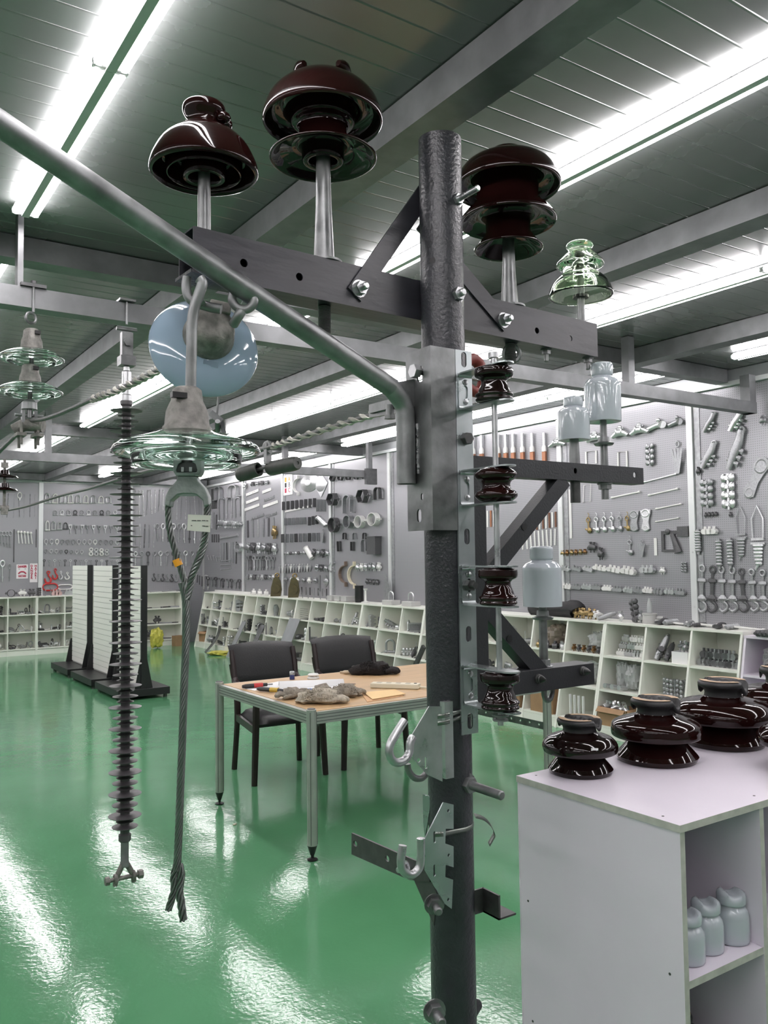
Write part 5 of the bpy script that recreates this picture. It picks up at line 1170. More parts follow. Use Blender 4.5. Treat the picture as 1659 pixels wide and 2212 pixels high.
def m_ubracket():
    s = MB(); s.box((-.5, -.12, .2), (.5, -.02, .32)); s.box((-.5, -.12, -.42), (-.4, -.02, .2)); s.box((.1, -.16, .1), (.5, -.02, .46)); s.tube([(-.1, -.1, .2), (.02, -.14, -.1), (.12, -.14, -.45)], [.07, .1, .14], 8); s.box((-.4, -.12, -.42), (.1, -.02, -.34)); s.ball((-.25, -.14, .3), .1, 8); return s
def m_cyl():
    s = MB(); s.cyl((-.36, -.16, .42), (.36, -.16, -.42), .22, n=12); s.cyl((-.4, -.16, .46), (-.36, -.16, .42), .25, n=12); return s
def m_box():
    s = MB(); s.box((-.36, -.5, -.5), (.36, -.02, .5)); s.box((-.40, -.54, .44), (.40, -.02, .5)); return s
MESH = {}
def hw_mesh(k, m_):
    key = (k, m_.name)
    if key not in MESH:
        base = MESH.get(k)
        if base is None: base = globals()['m_'+k]().mesh(k, 45); MESH[k] = base
        me = base.copy(); me.materials.append(m_); MESH[key] = me
    return MESH[key]
NAME = {'shackle': 'shackle', 'bow': 'bow_shackle', 'ring': 'eye_nut', 'eyebolt': 'eye_bolt', 'turnbuckle': 'turnbuckle', 'hook': 'hook', 'ubolt': 'u_bolt', 'bar': 'flat_bar', 'strap': 'drilled_strap', 'rod': 'rod', 'channel': 'channel_clip', 'lump': 'cable_clamp', 'conn': 'connector_block', 'fork': 'fork_bolt', 'tee': 'ball_bolt', 'dlink': 'double_link', 'oval': 'oval_link', 'spade': 'feeler_set', 'band': 'pole_band', 'hexband': 'hex_pole_band', 'arch': 'arch_strap', 'halfband': 'half_band', 'dish': 'dish_cover', 'diamond': 'diamond_plate', 'gun': 'strain_clamp', 'boat': 'suspension_clamp', 'chain': 'ball_eye_link', 'coil': 'coil_clamp', 'wedge': 'wedge_clamp', 'frame': 'dead_end_loop', 'loop': 'wire_loop', 'key': 'hot_line_clamp', 'link2': 'yoke_link', 'stack': 'stacked_clamp', 'elbow': 'tube_elbow', 'ubracket': 'angle_bracket', 'cyl': 'tube_piece', 'box': 'box_channel'}
TIGHT = {'channel': .42, 'bar': .62, 'lump': .68, 'conn': .75, 'boat': .85, 'elbow': .9, 'chain': .75, 'wedge': 1.1, 'coil': 1.2, 'key': .95, 'spade': 1., 'ring': .9, 'bow': .9, 'shackle': .9, 'link2': 1.05, 'hexband': .72, 'band': .72, 'arch': .8, 'ubolt': .7, 'rod': .9, 'strap': .8, 'gun': 1.15, 'stack': 1.1, 'frame': .9, 'ubracket': .9}
def hang(k, m_, wall, px, py, h, label, cat, w=None, rot=0., group=None, seen=True):
    """h: height in the survey picture (pixels); placed on the board at its real size"""
    if wall == 'R': p = onX(px, py, XR-.022); rz = -pi/2
    else: p = onY(px, py, YB-.022); rz = 0
    d = (p-CO).dot(CF); sc = h*d/FPX
    o_ = bpy.data.objects.new(NAME[k], hw_mesh(k, m_)); COL.objects.link(o_)
    if w is None: w = h
    g_ = 1.18 if (wall == 'R' and px > 1000) else 1.08
    if k not in ('rod', 'strap'): h *= g_; w *= g_; sc *= g_
    sx = abs(onX(px+w/2, py, XR-.022).y-onX(px-w/2, py, XR-.022).y) if wall == 'R' else abs(onY(px+w/2, py, YB-.022).x-onY(px-w/2, py, YB-.022).x)
    if k in TIGHT: sx *= TIGHT[k]
    dep = min(sc, .20) if k in ('box', 'band', 'hexband', 'arch', 'halfband') else min(sc, .10 if k == 'channel' else .16)
    if wall == 'R' and px > 1000: dep = min(dep, .12)
    if k in ('strap', 'rod'): sc = sx if k == 'rod' else h*d/FPX/.11; dep = min(sx, .25)
    o_.location = p-(V((.002, 0, 0)) if wall == 'R' else V((0, .002, 0))); o_.rotation_euler = (0, rot, rz); o_.scale = (sx, dep, sc)
    if rz: o_.rotation_mode = 'XYZ'; o_.rotation_euler = (Matrix.Rotation(rz, 3, 'Z') @ Matrix.Rotation(rot, 3, 'Y')).to_euler()
    tag(o_, label, cat, group); return o_
def row(k, m_, wall, a, b_, n, h0, h1, noun, where, cat, w=None, jit=0., rot=0.):
    ms = m_ if isinstance(m_, list) else [m_]
    for i in range(n):
        f = i/max(1, n-1); random.seed(int(a[0]*7+a[1]*13+i))
        hang(k, ms[i % len(ms)], wall, a[0]+(b_[0]-a[0])*f+random.uniform(-jit, jit), a[1]+(b_[1]-a[1])*f+random.uniform(-jit, jit)*.6, h0+(h1-h0)*f, f'{noun} {ORD[i]} from left {where}', cat, w, rot+random.uniform(-.06, .06), f'{noun}s {where}')
BR, MD, DK, WH = hw_bright, hw_mid, hw_dark, hw_white
# ---- back wall, left board
W0 = 'on the left back board'
row('turnbuckle', [MD, DK], 'B', (6, 1092), (76, 1092), 7, 50, 46, 'long hanging turnbuckle', 'in the top row '+W0, 'turnbuckle', 14, 1.5)
hang('ring', WH, 'B', 42, 1072, 17, 'bright eye nut hanging in front of the turnbuckles on the left back board', 'eye nut', 13)
row('eyebolt', MD, 'B', (2, 1163), (22, 1165), 4, 30, 34, 'grey eye bolt', 'beside the black bar '+W0, 'eye bolt', 22)
hang('bar', DK, 'B', 30, 1179, 66, 'tall black flat bar in the middle row of the left back board', 'flat bar', 30)
row('tee', WH, 'B', (38, 1160), (66, 1162), 5, 26, 24, 'white headed ball bolt', 'above the danger signs '+W0, 'bolt', 26)
hang('bar', DK, 'B', 78, 1163, 36, 'short dark flat bar beside the upright on the left back board', 'flat bar', 24)
hang('eyebolt', BR, 'B', 5, 1233, 44, 'big bright eye bolt left of the danger sign', 'eye bolt', 30)
hang('eyebolt', MD, 'B', 20, 1236, 36, 'thin grey eye bolt just left of the danger sign', 'eye bolt', 18)
# signs
def letters(cu, t, loc, m_):
    tmp = bpy.data.objects.new('lettering', cu); COL.objects.link(tmp)
    me = bpy.data.meshes.new_from_object(tmp.evaluated_get(bpy.context.evaluated_depsgraph_get())); bpy.data.objects.remove(tmp); bpy.data.curves.remove(cu)
    o_ = obj('lettering', me, None, t, loc, (pi/2, 0, 0)); me.materials.clear(); me.materials.append(m_); return o_
def sign(label, x0, y0, x1, y1, lines, vertical=False):
    a, b_ = onY(x0, y1, YB-.022), onY(x1, y0, YB-.022); w, h = b_.x-a.x, b_.z-a.z
    t = thing('warning_sign', label, 'sign', ((a.x+b_.x)/2, YB-.0235, (a.z+b_.z)/2))
    obj('plate', MB().box((-w/2, -.006, -h/2), (w/2, 0, h/2)), mat('sign_white', (.78, .76, .77), .5), t)
    for txt, x, z, sz, vert, m_ in lines:
        cu = bpy.data.curves.new('lettering', 'FONT'); cu.body = '\n'.join(txt) if vert else txt; cu.size = sz*h; cu.extrude = .0008; cu.align_x = 'CENTER'; cu.align_y = 'TOP' if vert else 'CENTER'; cu.space_line = .82; cu.offset = .004*sz*4
        o_ = letters(cu, t, (x*w, -.0065, z*h), m_)
        o_.scale = (min(1., .8*w/(sz*h*.72*max(1, len(txt)))) if not vert else 1., 1, 1)
    return t, w, h
t, w, h = sign('square danger sign reading DANGER HATARI on the left back board', 35, 1219, 60.5, 1250, [('DANGER', 0, .34, .20, False, red_print), ('HATARI', 0, -.33, .20, False, red_print)])
s = MB().tube([(x*w, -.0075, z*h) for x, z in ((-.33, -.16), (-.2, -.06), (-.1, -.02), (.1, -.02), (.2, -.06), (.33, -.16))], .011, 8); obj('bone_symbol', s, red_print, t)
s = MB(); s.box((-.32*w, -.0075, .16*h), (-.2*w, -.006, .19*h)); s.box((.2*w, -.0075, .16*h), (.32*w, -.006, .19*h)); obj('small_print', s, black_print, t)
sign('tall danger sign with two columns of red letters beside the upright', 64, 1217, 81, 1258, [('DANGER', -.26, .44, .155, True, red_print), ('HATARI', .26, .44, .155, True, red_print)])
# ---- back wall, middle board
W1 = 'on the middle back board'
row('shackle', [BR, WH, BR, WH], 'B', (102, 1078), (234, 1081), 9, 21, 14, 'bright U shackle', 'in the top row '+W1, 'shackle', 15)
row('bow', [MD, BR, MD, DK], 'B', (119, 1108), (248, 1108), 10, 12, 12, 'small bow shackle', 'in the second row '+W1, 'shackle', 12)
row('shackle', [WH, BR, BR, DK], 'B', (102, 1137), (141, 1137), 4, 20, 14, 'heavy bright shackle', 'in the third row '+W1, 'shackle', 12)
row('fork', [BR, MD], 'B', (151, 1143), (252, 1143), 9, 20, 15, 'forked bolt', 'in the third row '+W1, 'bolt', 13)
row('ring', [BR, BR, WH, MD, MD, MD, BR], 'B', (99, 1171), (252, 1172), 14, 13, 11, 'eye nut', 'in the fourth row '+W1, 'eye nut', 11)
row('ring', [MD, BR, BR, MD, DK], 'B', (99, 1191), (176, 1193), 8, 10, 9, 'small eye nut', 'in the fifth row '+W1, 'eye nut', 10)
row('dlink', [WH, BR], 'B', (196, 1192), (230, 1193), 4, 17, 14, 'bright double link', 'in the fifth row '+W1, 'link', 18)
row('eyebolt', [DK, MD, BR, MD, DK, BR], 'B', (95, 1216), (253, 1216), 15, 15, 12, 'short eye bolt', 'in the sixth row '+W1, 'eye bolt', 16)
hang('hook', red_paint, 'B', 104, 1247, 25, 'large red lifting hook above the red oval link', 'hook', 26)
hang('hook', red_paint, 'B', 119, 1240, 22, 'smaller red lifting hook beside the large one', 'hook', 20)
hang('hook', BR, 'B', 131, 1243, 17, 'galvanised hook nearest the red hooks', 'hook', 16)
hang('hook', WH, 'B', 145, 1244, 15, 'bright hook beside the white display stand', 'hook', 18)
hang('oval', red_paint, 'B', 108, 1268, 16, 'red oval master link under the red hooks', 'link', 15)
hang('oval', WH, 'B', 140, 1268, 11, 'white oval master link under the bright hooks', 'link', 15)
W2 = 'on the corner back board'
row('turnbuckle', [MD, BR, BR], 'B', (292, 1090), (352, 1080), 8, 58, 42, 'long turnbuckle', 'in the top row '+W2, 'turnbuckle', 26)
row('turnbuckle', [MD, BR], 'B', (372, 1097), (430, 1096), 7, 48, 46, 'thin turnbuckle', 'behind the thimble '+W2, 'turnbuckle', 20)
row('turnbuckle', [MD, BR, DK], 'B', (292, 1158), (332, 1158), 5, 50, 46, 'long turnbuckle', 'in the second row '+W2, 'turnbuckle', 22)
row('eyebolt', [MD, BR, DK, BR], 'B', (340, 1150), (432, 1152), 9, 36, 42, 'long eye bolt', 'in the second row '+W2, 'eye bolt', 26)
row('eyebolt', [BR, MD, DK, MD], 'B', (292, 1206), (428, 1206), 11, 28, 32, 'hooked eye bolt', 'in the third row '+W2, 'eye bolt', 24)
row('hook', [DK, MD], 'B', (332, 1247), (380, 1249), 6, 15, 15, 'small dark hook', 'in the bottom row '+W2, 'hook', 14)
row('bar', DK, 'B', (426, 1250), (436, 1256), 3, 16, 20, 'small dark bar', 'near the corner '+W2, 'flat bar', 22)
# ---- right wall, far boards
Wa = 'on the far corner board'
row('bar', DK, 'R', (459, 1078), (467, 1077), 3, 40, 40, 'dark flat bar', 'in the top corner '+Wa, 'flat bar', 40)
hang('arch', MD, 'R', 476, 1066, 26, 'arched grey pipe piece above the U bolts on the far corner board', 'arch', 24)
hang('arch', BR, 'R', 508, 1061, 24, 'wide bright arched pipe piece near the first upright', 'arch', 34)
row('ubolt', [MD, BR, MD], 'R', (479, 1098), (514, 1096), 3, 46, 38, 'long U bolt', 'in the top row '+Wa, 'U bolt', 46)
row('bar', [BR, MD, DK], 'R', (458, 1122), (468, 1128), 3, 36, 30, 'bright rod', 'below the dark bars '+Wa, 'rod', 24)
row('lump', [MD, MD, BR], 'R', (478, 1132), (523, 1134), 8, 16, 15, 'small cable clamp', 'in the second row '+Wa, 'clamp', 12, 1)
hang('rod', BR, 'R', 496, 1159, 8, 'long horizontal rod at mid height on the far corner board', 'rod', 44)
row('bar', DK, 'R', (459, 1163), (473, 1163), 4, 16, 16, 'short dark bar', 'beside the long rod '+Wa, 'flat bar', 26)
row('bar', [BR, MD, DK], 'R', (477, 1192), (511, 1194), 6, 34, 44, 'upright grey bar', 'in the third row '+Wa, 'flat bar', 26)
row('tee', BR, 'R', (450, 1204), (472, 1208), 5, 10, 10, 'tiny ball bolt', 'near the corner '+Wa, 'bolt', 16, 2)
for i, y in enumerate((1211, 1220, 1229)): hang('rod', BR, 'R', 489, y, 6, f'{["upper", "middle", "lower"][i]} of three short bright rods on the far corner board', 'rod', 24)
row('eyebolt', [DK, MD], 'R', (450, 1256), (518, 1262), 9, 20, 20, 'dark eye bolt', 'in the bottom row '+Wa, 'eye bolt', 20, 1)
hang('ubolt', WH, 'R', 446, 1258, 28, 'bright U bolt in the corner above the shelf', 'U bolt', 40)
hang('band', BR, 'R', 522, 1183, 21, 'round bright ring clamp on the first upright', 'ring', 16)
Wb = 'on the second right board'
for i, (x, y, w_, m_) in enumerate(((546, 1064, 34, WH), (577, 1060, 24, WH), (546, 1081, 34, WH), (582, 1077, 28, MD), (545, 1096, 40, WH), (585, 1089, 40, WH), (557, 1116, 34, MD), (586, 1112, 30, MD))):
    hang('strap', m_, 'R', x, y, 6, f'drilled metal strap, {ORD[i]} down from the top of the second right board', 'strap', w_, rot=-.10)
row('lump', [DK, MD], 'R', (548, 1046), (578, 1043), 4, 11, 11, 'dark small clamp', 'along the top '+Wb, 'clamp', 11)
hang('lump', BR, 'R', 532, 1051, 15, 'bright small clamp beside the first upright at the top', 'clamp', 8)
row('bar', [DK, MD, BR, MD, DK, MD], 'R', (536, 1143), (592, 1138), 6, 34, 38, 'upright flat plate', 'below the straps '+Wb, 'flat bar', 40)
hang('lump', brass, 'R', 597, 1150, 30, 'brownish bagged fitting beside the second upright', 'fitting', 14)
row('lump', [MD, DK, BR, MD, DK, BR], 'R', (540, 1183), (597, 1186), 6, 24, 26, 'cable clamp', 'in the middle '+Wb, 'clamp', 13)
row('eyebolt', [MD, DK, BR, MD], 'R', (537, 1216), (592, 1216), 9, 30, 28, 'eye bolt', 'in the lower row '+Wb, 'eye bolt', 20)
row('lump', [MD, BR, DK], 'R', (537, 1247), (601, 1247), 9, 13, 12, 'small clamp', 'in the bottom row '+Wb, 'clamp', 10)
Wc = 'on the third right board'
# A B C board
a, b_ = onX(611, 1071, XR-.022), onX(632.5, 1024, XR-.022)
t = thing('phase_board', 'white phase board with coloured marks and letters A B C', 'sign', (XR-.0235, (a.y+b_.y)/2, (a.z+b_.z)/2), -pi/2); w = abs(a.y-b_.y); h = b_.z-a.z
obj('plate', MB().box((-w/2, -.008, -h/2), (w/2, 0, h/2)), MATS['sign_white'], t)
for ch, z, m_ in (('A', .27, orange_m), ('B', 0, black_print), ('C', -.27, red_print)):
    obj('colour_mark', MB().box((-.16*w-.03, -.009, z*h-.035), (-.16*w+.03, -.008, z*h+.035)), m_, t)
    cu = bpy.data.curves.new('lettering', 'FONT'); cu.body = ch; cu.size = .10; cu.extrude = .0008; cu.align_x = 'CENTER'; cu.align_y = 'CENTER'; letters(cu, t, (.2*w, -.0088, z*h), m_)
hang('halfband', WH, 'R', 645, 1049, 40, 'curved bright band left of the round dish', 'band', 26)
hang('dish', BR, 'R', 669, 1043, 37, 'shiny round metal dish cover high on the right wall', 'cover', 37)
hang('diamond', BR, 'R', 694, 1048, 49, 'shiny diamond shaped metal plate beside the round dish', 'plate', 38)
row('channel', DK, 'R', (615, 1093), (682, 1086), 8, 17, 18, 'dark channel clip', 'in the top row '+Wc, 'clip', 10)
row('channel', MD, 'R', (689, 1092), (703, 1092), 3, 24, 24, 'grey channel clip', 'at the top right '+Wc, 'clip', 10)
hang('strap', WH, 'R', 645, 1099, 4, 'white ledge strip under the dark channel clips', 'strip', 72, rot=-.05)
row('channel', MD, 'R', (620, 1127), (661, 1125), 6, 14, 14, 'light channel clip', 'in the second row '+Wc, 'clip', 10)
row('channel', DK, 'R', (671, 1126), (687, 1123), 3, 17, 17, 'tray channel clip', 'in the second row '+Wc, 'clip', 9)
hang('cyl', BR, 'R', 699, 1127, 20, 'bright slanted tube piece beside the third upright', 'tube', 22)
row('channel', [DK, MD, MD], 'R', (613, 1163), (690, 1160), 9, 17, 17, 'channel clip', 'in the third row '+Wc, 'clip', 11)
hang('spade', MD, 'R', 700, 1158, 26, 'fanned grey plates at the right of the third clip row', 'plates', 14)
row('lump', [MD, BR, DK], 'R', (618, 1196), (664, 1194), 9, 8, 8, 'tiny clamp', 'in the thin row '+Wc, 'clamp', 7)
hang('cyl', WH, 'R', 671, 1195, 24, 'white tube connector in the thin clamp row', 'connector', 16)
row('lump', [DK, MD], 'R', (682, 1194), (712, 1196), 4, 18, 20, 'brownish clamp', 'right of the white connector '+Wc, 'clamp', 10)
row('spade', [BR, WH, BR], 'R', (607, 1229), (672, 1226), 12, 17, 15, 'bright slanted clip', 'in the shiny row '+Wc, 'clip', 10)
row('lump', [MD, DK], 'R', (688, 1226), (708, 1228), 3, 16, 16, 'dull clamp', 'right of the shiny row '+Wc, 'clamp', 12)
row('lump', [MD, BR, WH, MD, WH], 'R', (620, 1252), (684, 1254), 6, 12, 14, 'bright clamp', 'above the olive blocks '+Wc, 'clamp', 11)
hang('bar', MD, 'R', 691, 1260, 32, 'upright plate beside the pointed plate on the third right board', 'flat bar', 36)
hang('diamond', MD, 'R', 705, 1256, 24, 'small pointed grey plate beside the third upright', 'plate', 18)
row('bar', [DK, MD], 'R', (652, 1276), (706, 1280), 7, 15, 15, 'short upright bar', 'just above the shelf '+Wc, 'flat bar', 26)
Wd = 'on the fourth right board'
row('hexband', DK, 'R', (722, 1033), (790, 1029), 5, 15, 13, 'dark pole clamp', 'under the far rail '+Wd, 'clamp', 14)
hang('hexband', DK, 'R', 725, 1079, 30, 'dark hexagonal pole band beside the third upright', 'pole band', 26)
hang('arch', MD, 'R', 757, 1089, 36, 'grey inverted U strap with feet between the hexagonal bands', 'strap', 30)
hang('hexband', DK, 'R', 790, 1072, 32, 'dark hexagonal pole band with crossed stay', 'pole band', 28)
hang('arch', DK, 'R', 820, 1066, 24, 'dark saddle clamp below the far rail end', 'clamp', 22)
hang('band', DK, 'R', 728, 1134, 34, 'open dark pole band left of the round bands', 'pole band', 26)
hang('band', MD, 'R', 760, 1127, 30, 'grey pole band, second in the row of round bands', 'pole band', 24)
hang('band', WH, 'R', 784, 1127, 28, 'bright round pole band, third in the row of round bands', 'pole band', 24)
hang('band', WH, 'R', 814, 1122, 30, 'bright round pole band at the right of the row', 'pole band', 28)
row('arch', [DK, MD], 'R', (747, 1158), (790, 1158), 3, 13, 13, 'small dark saddle', 'in the saddle row '+Wd, 'saddle', 12)
row('channel', DK, 'R', (735, 1180), (764, 1180), 2, 20, 18, 'wide dark channel', 'below the small saddles '+Wd, 'channel', 22)
hang('arch', MD, 'R', 792, 1178, 24, 'grey saddle clamp beside the dark box channel', 'saddle', 20)
hang('box', DK, 'R', 815, 1178, 36, 'dark deep box channel near the plain panel', 'box channel', 24)
row('lump', [BR, WH, BR, MD], 'R', (776, 1226), (822, 1224), 6, 18, 20, 'bright clamp', 'right of the cream band '+Wd, 'clamp', 11, 1)
row('halfband', BR, 'R', (717, 1226), (724, 1224), 2, 20, 20, 'bright half band', 'beside the third upright '+Wd, 'band', 12)
hang('halfband', mat('rust_band', (.20, .15, .12), .6), 'R', 747, 1240, 50, 'brown weathered half band left of the cream one', 'band', 36)
hang('halfband', cream, 'R', 766, 1242, 54, 'cream painted half band hanging on the right wall', 'band', 34)
row('lump', DK, 'R', (796, 1256), (818, 1258), 4, 13, 13, 'dark clamp', 'in the bottom row '+Wd, 'clamp', 10)
# ---- right wall, near boards
def lug(px, py, h, label):
    p = onX(px, py, XR-.022); d = (p-CO).dot(CF); sc = h*d/FPX
    t = thing('cable_lug', label, 'cable lug', p-V((.003, 0, 0)), -pi/2, 'bimetal lugs on the right wall')
    obj('barrel', lugb, None, t).scale = (sc, sc, sc); obj('collar', lugc, None, t).scale = (sc, sc, sc); obj('copper_palm', lugp, None, t).scale = (sc, sc, sc)
lugb = MB().cyl((0, -.07, .02), (0, -.07, .5), .052, n=12).mesh('barrel'); lugb.materials.append(BR)
lugc = MB().lathe([(0, .05), (.06, .05), (.085, -.02), (.085, -.16), (0, -.16)], 14, (0, -.07, 0)).mesh('collar'); lugc.materials.append(WH)
lugp = MB().box((-.08, -.11, -.5), (.08, -.03, -.14)).mesh('copper_palm', 0); lugp.materials.append(copper)
for i, x in enumerate((1026, 1044, 1080, 1096, 1112, 1132, 1153, 1179)): lug(x, 972-6*i/7., 62, f'aluminium lug with copper palm, {ORD[i]} of eight from the left above the bracket arm')
row('bar', [WH, copper], 'R', (1040, 1122), (1068, 1120), 5, 30, 30, 'small white and copper lug', 'left of the bracket diagonal', 'cable lug', 40)
row('bar', [mat('brown_lug', (.16, .07, .04), .5), WH], 'R', (1160, 1128), (1201, 1122), 7, 28, 28, 'small brown lug', 'right of the bracket diagonal', 'cable lug', 40)
row('bar', WH, 'R', (1104, 1172), (1200, 1160), 12, 32, 30, 'short white lug', 'in the white row left of the upright', 'cable lug', 36)
We = 'on the bright right board'
for i, (x, y, w_, h_) in enumerate(((1208, 958, 34, 22), (1290, 946, 36, 26), (1344, 936, 34, 30), (1386, 930, 38, 28))): hang('boat', BR, 'R', x, y, h_, f'shiny boat shaped suspension clamp, {ORD[i]} of four '+We, 'clamp', w_)
hang('elbow', BR, 'R', 1424, 919, 36, 'shiny tube elbow connector with open end on the bright right board', 'connector', 42)
hang('elbow', MD, 'R', 1465, 912, 32, 'grey tube elbow beside the second upright', 'connector', 32)
hang('stack', MD, 'R', 1407, 983, 42, 'dull double bolted clamp below the shiny tube elbow', 'clamp', 26)
hang('spade', hw_mid, 'R', 1466, 988, 58, 'fan of grey clamp plates beside the second upright', 'clamp', 36)
hang('frame', WH, 'R', 1346, 992, 30, 'white U frame right of the post insulator pins', 'frame', 30)
hang('frame', WH, 'R', 1278, 988, 24, 'white U frame behind the post insulator pins', 'frame', 34)
hang('loop', WH, 'R', 1269, 1066, 36, 'white wire loop under the bracket arm', 'wire loop', 26)
hang('bar', WH, 'R', 1233, 1110, 90, 'long white rod beside the first near upright', 'rod', 60)
for i, (x, y, w_, rot_) in enumerate(((1428, 1033, 80, -.09), (1353, 1069, 70, -.06), (1434, 1063, 72, -.08), (1446, 1094, 62, -.07), (1443, 1123, 56, -.06))): hang('rod', WH if i else BR, 'R', x, y, 8, f'silver splice rod, {ORD[i]} of five down the bright right board', 'rod', w_, rot=rot_)
row('key', [brass, BR, BR, BR, MD, brass], 'R', (1273, 1132), (1357, 1128), 6, 40, 38, 'hanging hot line clamp', We, 'clamp', 32)
hang('link2', MD, 'R', 1372, 1124, 40, 'grey yoke link, left of the pair beside the hot line clamps', 'link', 42)
hang('link2', hw_bright, 'R', 1397, 1122, 42, 'bright yoke link, right of the pair beside the hot line clamps', 'link', 42)
hang('lump', DK, 'R', 1283, 1182, 22, 'dark chain clamp left of the wire tangle', 'clamp', 24); hang('lump', DK, 'R', 1302, 1196, 26, 'dark clamp hanging below the chain clamp', 'clamp', 14)
hang('key', MD, 'R', 1362, 1180, 38, 'single grey hook clamp in the middle row', 'clamp', 36)
hang('spade', MD, 'R', 1389, 1184, 30, 'small fan of grey plates in the middle row', 'plates', 24)
hang('bar', WH, 'R', 1417, 1181, 32, 'white drilled plate in the middle row', 'plate', 70)
hang('ubracket', DK, 'R', 1460, 1166, 52, 'dark jointed cutter tool beside the second upright', 'tool', 56)
row('lump', [brass, mat('bronze', (.22, .12, .05), .4, .8)], 'R', (1218, 1195), (1266, 1192), 6, 13, 12, 'small brass clamp', 'beside the first near upright', 'clamp', 10)
row('conn', [BR, MD, BR], 'R', (1224, 1228), (1274, 1229), 3, 13, 13, 'small grip connector', 'at the left of the connector row', 'connector', 20, rot=.2)
row('conn', WH, 'R', (1300, 1227), (1362, 1233), 3, 14, 20, 'white strip connector', 'in the connector row', 'connector', 28, rot=.12)
hang('conn', BR, 'R', 1403, 1230, 20, 'bright triple barrel connector right of the white strips', 'connector', 28)
hang('lump', WH, 'R', 1434, 1233, 16, 'small white clamp right of the triple barrel connector', 'clamp', 16); hang('stack', MD, 'R', 1480, 1225, 20, 'small grey clamp beside the second upright low down', 'clamp', 16)
row('conn', [WH, MD, BR, MD], 'R', (1226, 1266), (1472, 1280), 12, 14, 16, 'connector block', 'in the lowest row '+We, 'connector', 20, 2, rot=.06)
Wf = 'on the nearest right board'
for x, y, h_, w_, m_, lb, k in ((1532, 914, 34, 32, MD, 'bent double clamp in the top left', 'gun'), (1590, 908, 40, 40, BR, 'shiny curved clamp in the top middle', 'gun'), (1652, 908, 22, 22, MD, 'clamp cut by the picture edge', 'lump'), (1530, 985, 46, 40, MD, 'toothed strain clamp', 'gun'), (1588, 972, 72, 46, hw_mid, 'large strain clamp', 'gun'), (1512, 1018, 18, 12, DK, 'tiny dark clamp', 'lump'), (1530, 1066, 52, 40, MD, 'grey stacked clamp', 'stack'), (1576, 1062, 66, 42, BR, 'bright stacked clamp', 'stack'), (1511, 1170, 46, 40, MD, 'grey coil clamp under the black cap', 'coil'), (1537, 1147, 20, 30, WH, 'white and blue label clip', 'conn'), (1556, 1196, 56, 40, MD, 'left coil clamp of the pair', 'coil'), (1580, 1194, 56, 40, MD, 'right coil clamp of the pair', 'coil'), (1602, 1152, 100, 66, MD, 'narrow wedge clamp with wire bail', 'wedge'), (1639, 1162, 118, 84, BR, 'wide wedge clamp with wire bail', 'wedge')):
    hang(k, m_, 'R', x, y, h_, f'{lb} {Wf}', 'clamp', w_)
hang('link2', hw_mid, 'R', 1636, 1030, 84, 'large slanted yoke plate cut by the right picture edge', 'yoke plate', 66, rot=.5)
row('lump', DK, 'R', (1527, 1113), (1549, 1111), 4, 12, 11, 'tiny black clip', 'below the stacked clamps '+Wf, 'clip', 8); hang('lump', DK, 'R', 1580, 1112, 12, 'single black clip right of the others on the nearest right board', 'clip', 8)
row('chain', [MD, DK, MD, hw_mid, DK, MD], 'R', (1518, 1272), (1650, 1276), 7, 88, 76, 'hanging ball eye link', 'in the bottom row '+Wf, 'link', 90)
# ================================================================ things lying on the shelves
def rotm(r): return r if isinstance(r, Matrix) else Matrix.Rotation(r[2], 3, 'Z') @ Matrix.Rotation(r[1], 3, 'Y') @ Matrix.Rotation(r[0], 3, 'X')
def extent(me, M, S):
    q = [M @ V((v.co.x*S[0], v.co.y*S[1], v.co.z*S[2])) for v in me.vertices]
    return [min(p[i] for p in q) for i in range(3)], [max(p[i] for p in q) for i in range(3)]
def lay(k, m_, x, y, z, size, rot, label, cat, name=None, group=None, sc=None, bounds=None):
    me = hw_mesh(k, m_) if isinstance(k, str) else k
    M = rotm(rot); S = sc or (size, size, size); a, b_ = extent(me, M, S)
    if bounds:
        x0, x1, y0, y1 = bounds; hx, hy = (b_[0]-a[0])/2, (b_[1]-a[1])/2
        f = min(1., (x1-x0)/(2*hx), (y1-y0)/(2*hy))
        if f < 1: S = tuple(q*f*.98 for q in S); a, b_ = extent(me, M, S); hx, hy = (b_[0]-a[0])/2, (b_[1]-a[1])/2
        x = min(max(x, x0+hx), x1-hx); y = min(max(y, y0+hy), y1-hy)
    o_ = bpy.data.objects.new(name or NAME[k], me); COL.objects.link(o_)
    o_.rotation_euler = M.to_euler(); o_.scale = S; o_.location = (x-(a[0]+b_[0])/2, y-(a[1]+b_[1])/2, z-a[2]+.0006)
    tag(o_, label, cat, group); return o_
ROWN = ['bottom', 'middle', 'top']
mixk = [('lump', 'cable clamp'), ('bar', 'flat bar'), ('rod', 'rod'), ('conn', 'connector block'), ('shackle', 'shackle'), ('eyebolt', 'eye bolt'), ('channel', 'channel clip'), ('stack', 'bolted clamp'), ('strap', 'drilled strap'), ('gun', 'strain clamp')]
mixm = [hw_mid, hw_dark, hw_bright, hw_mid]
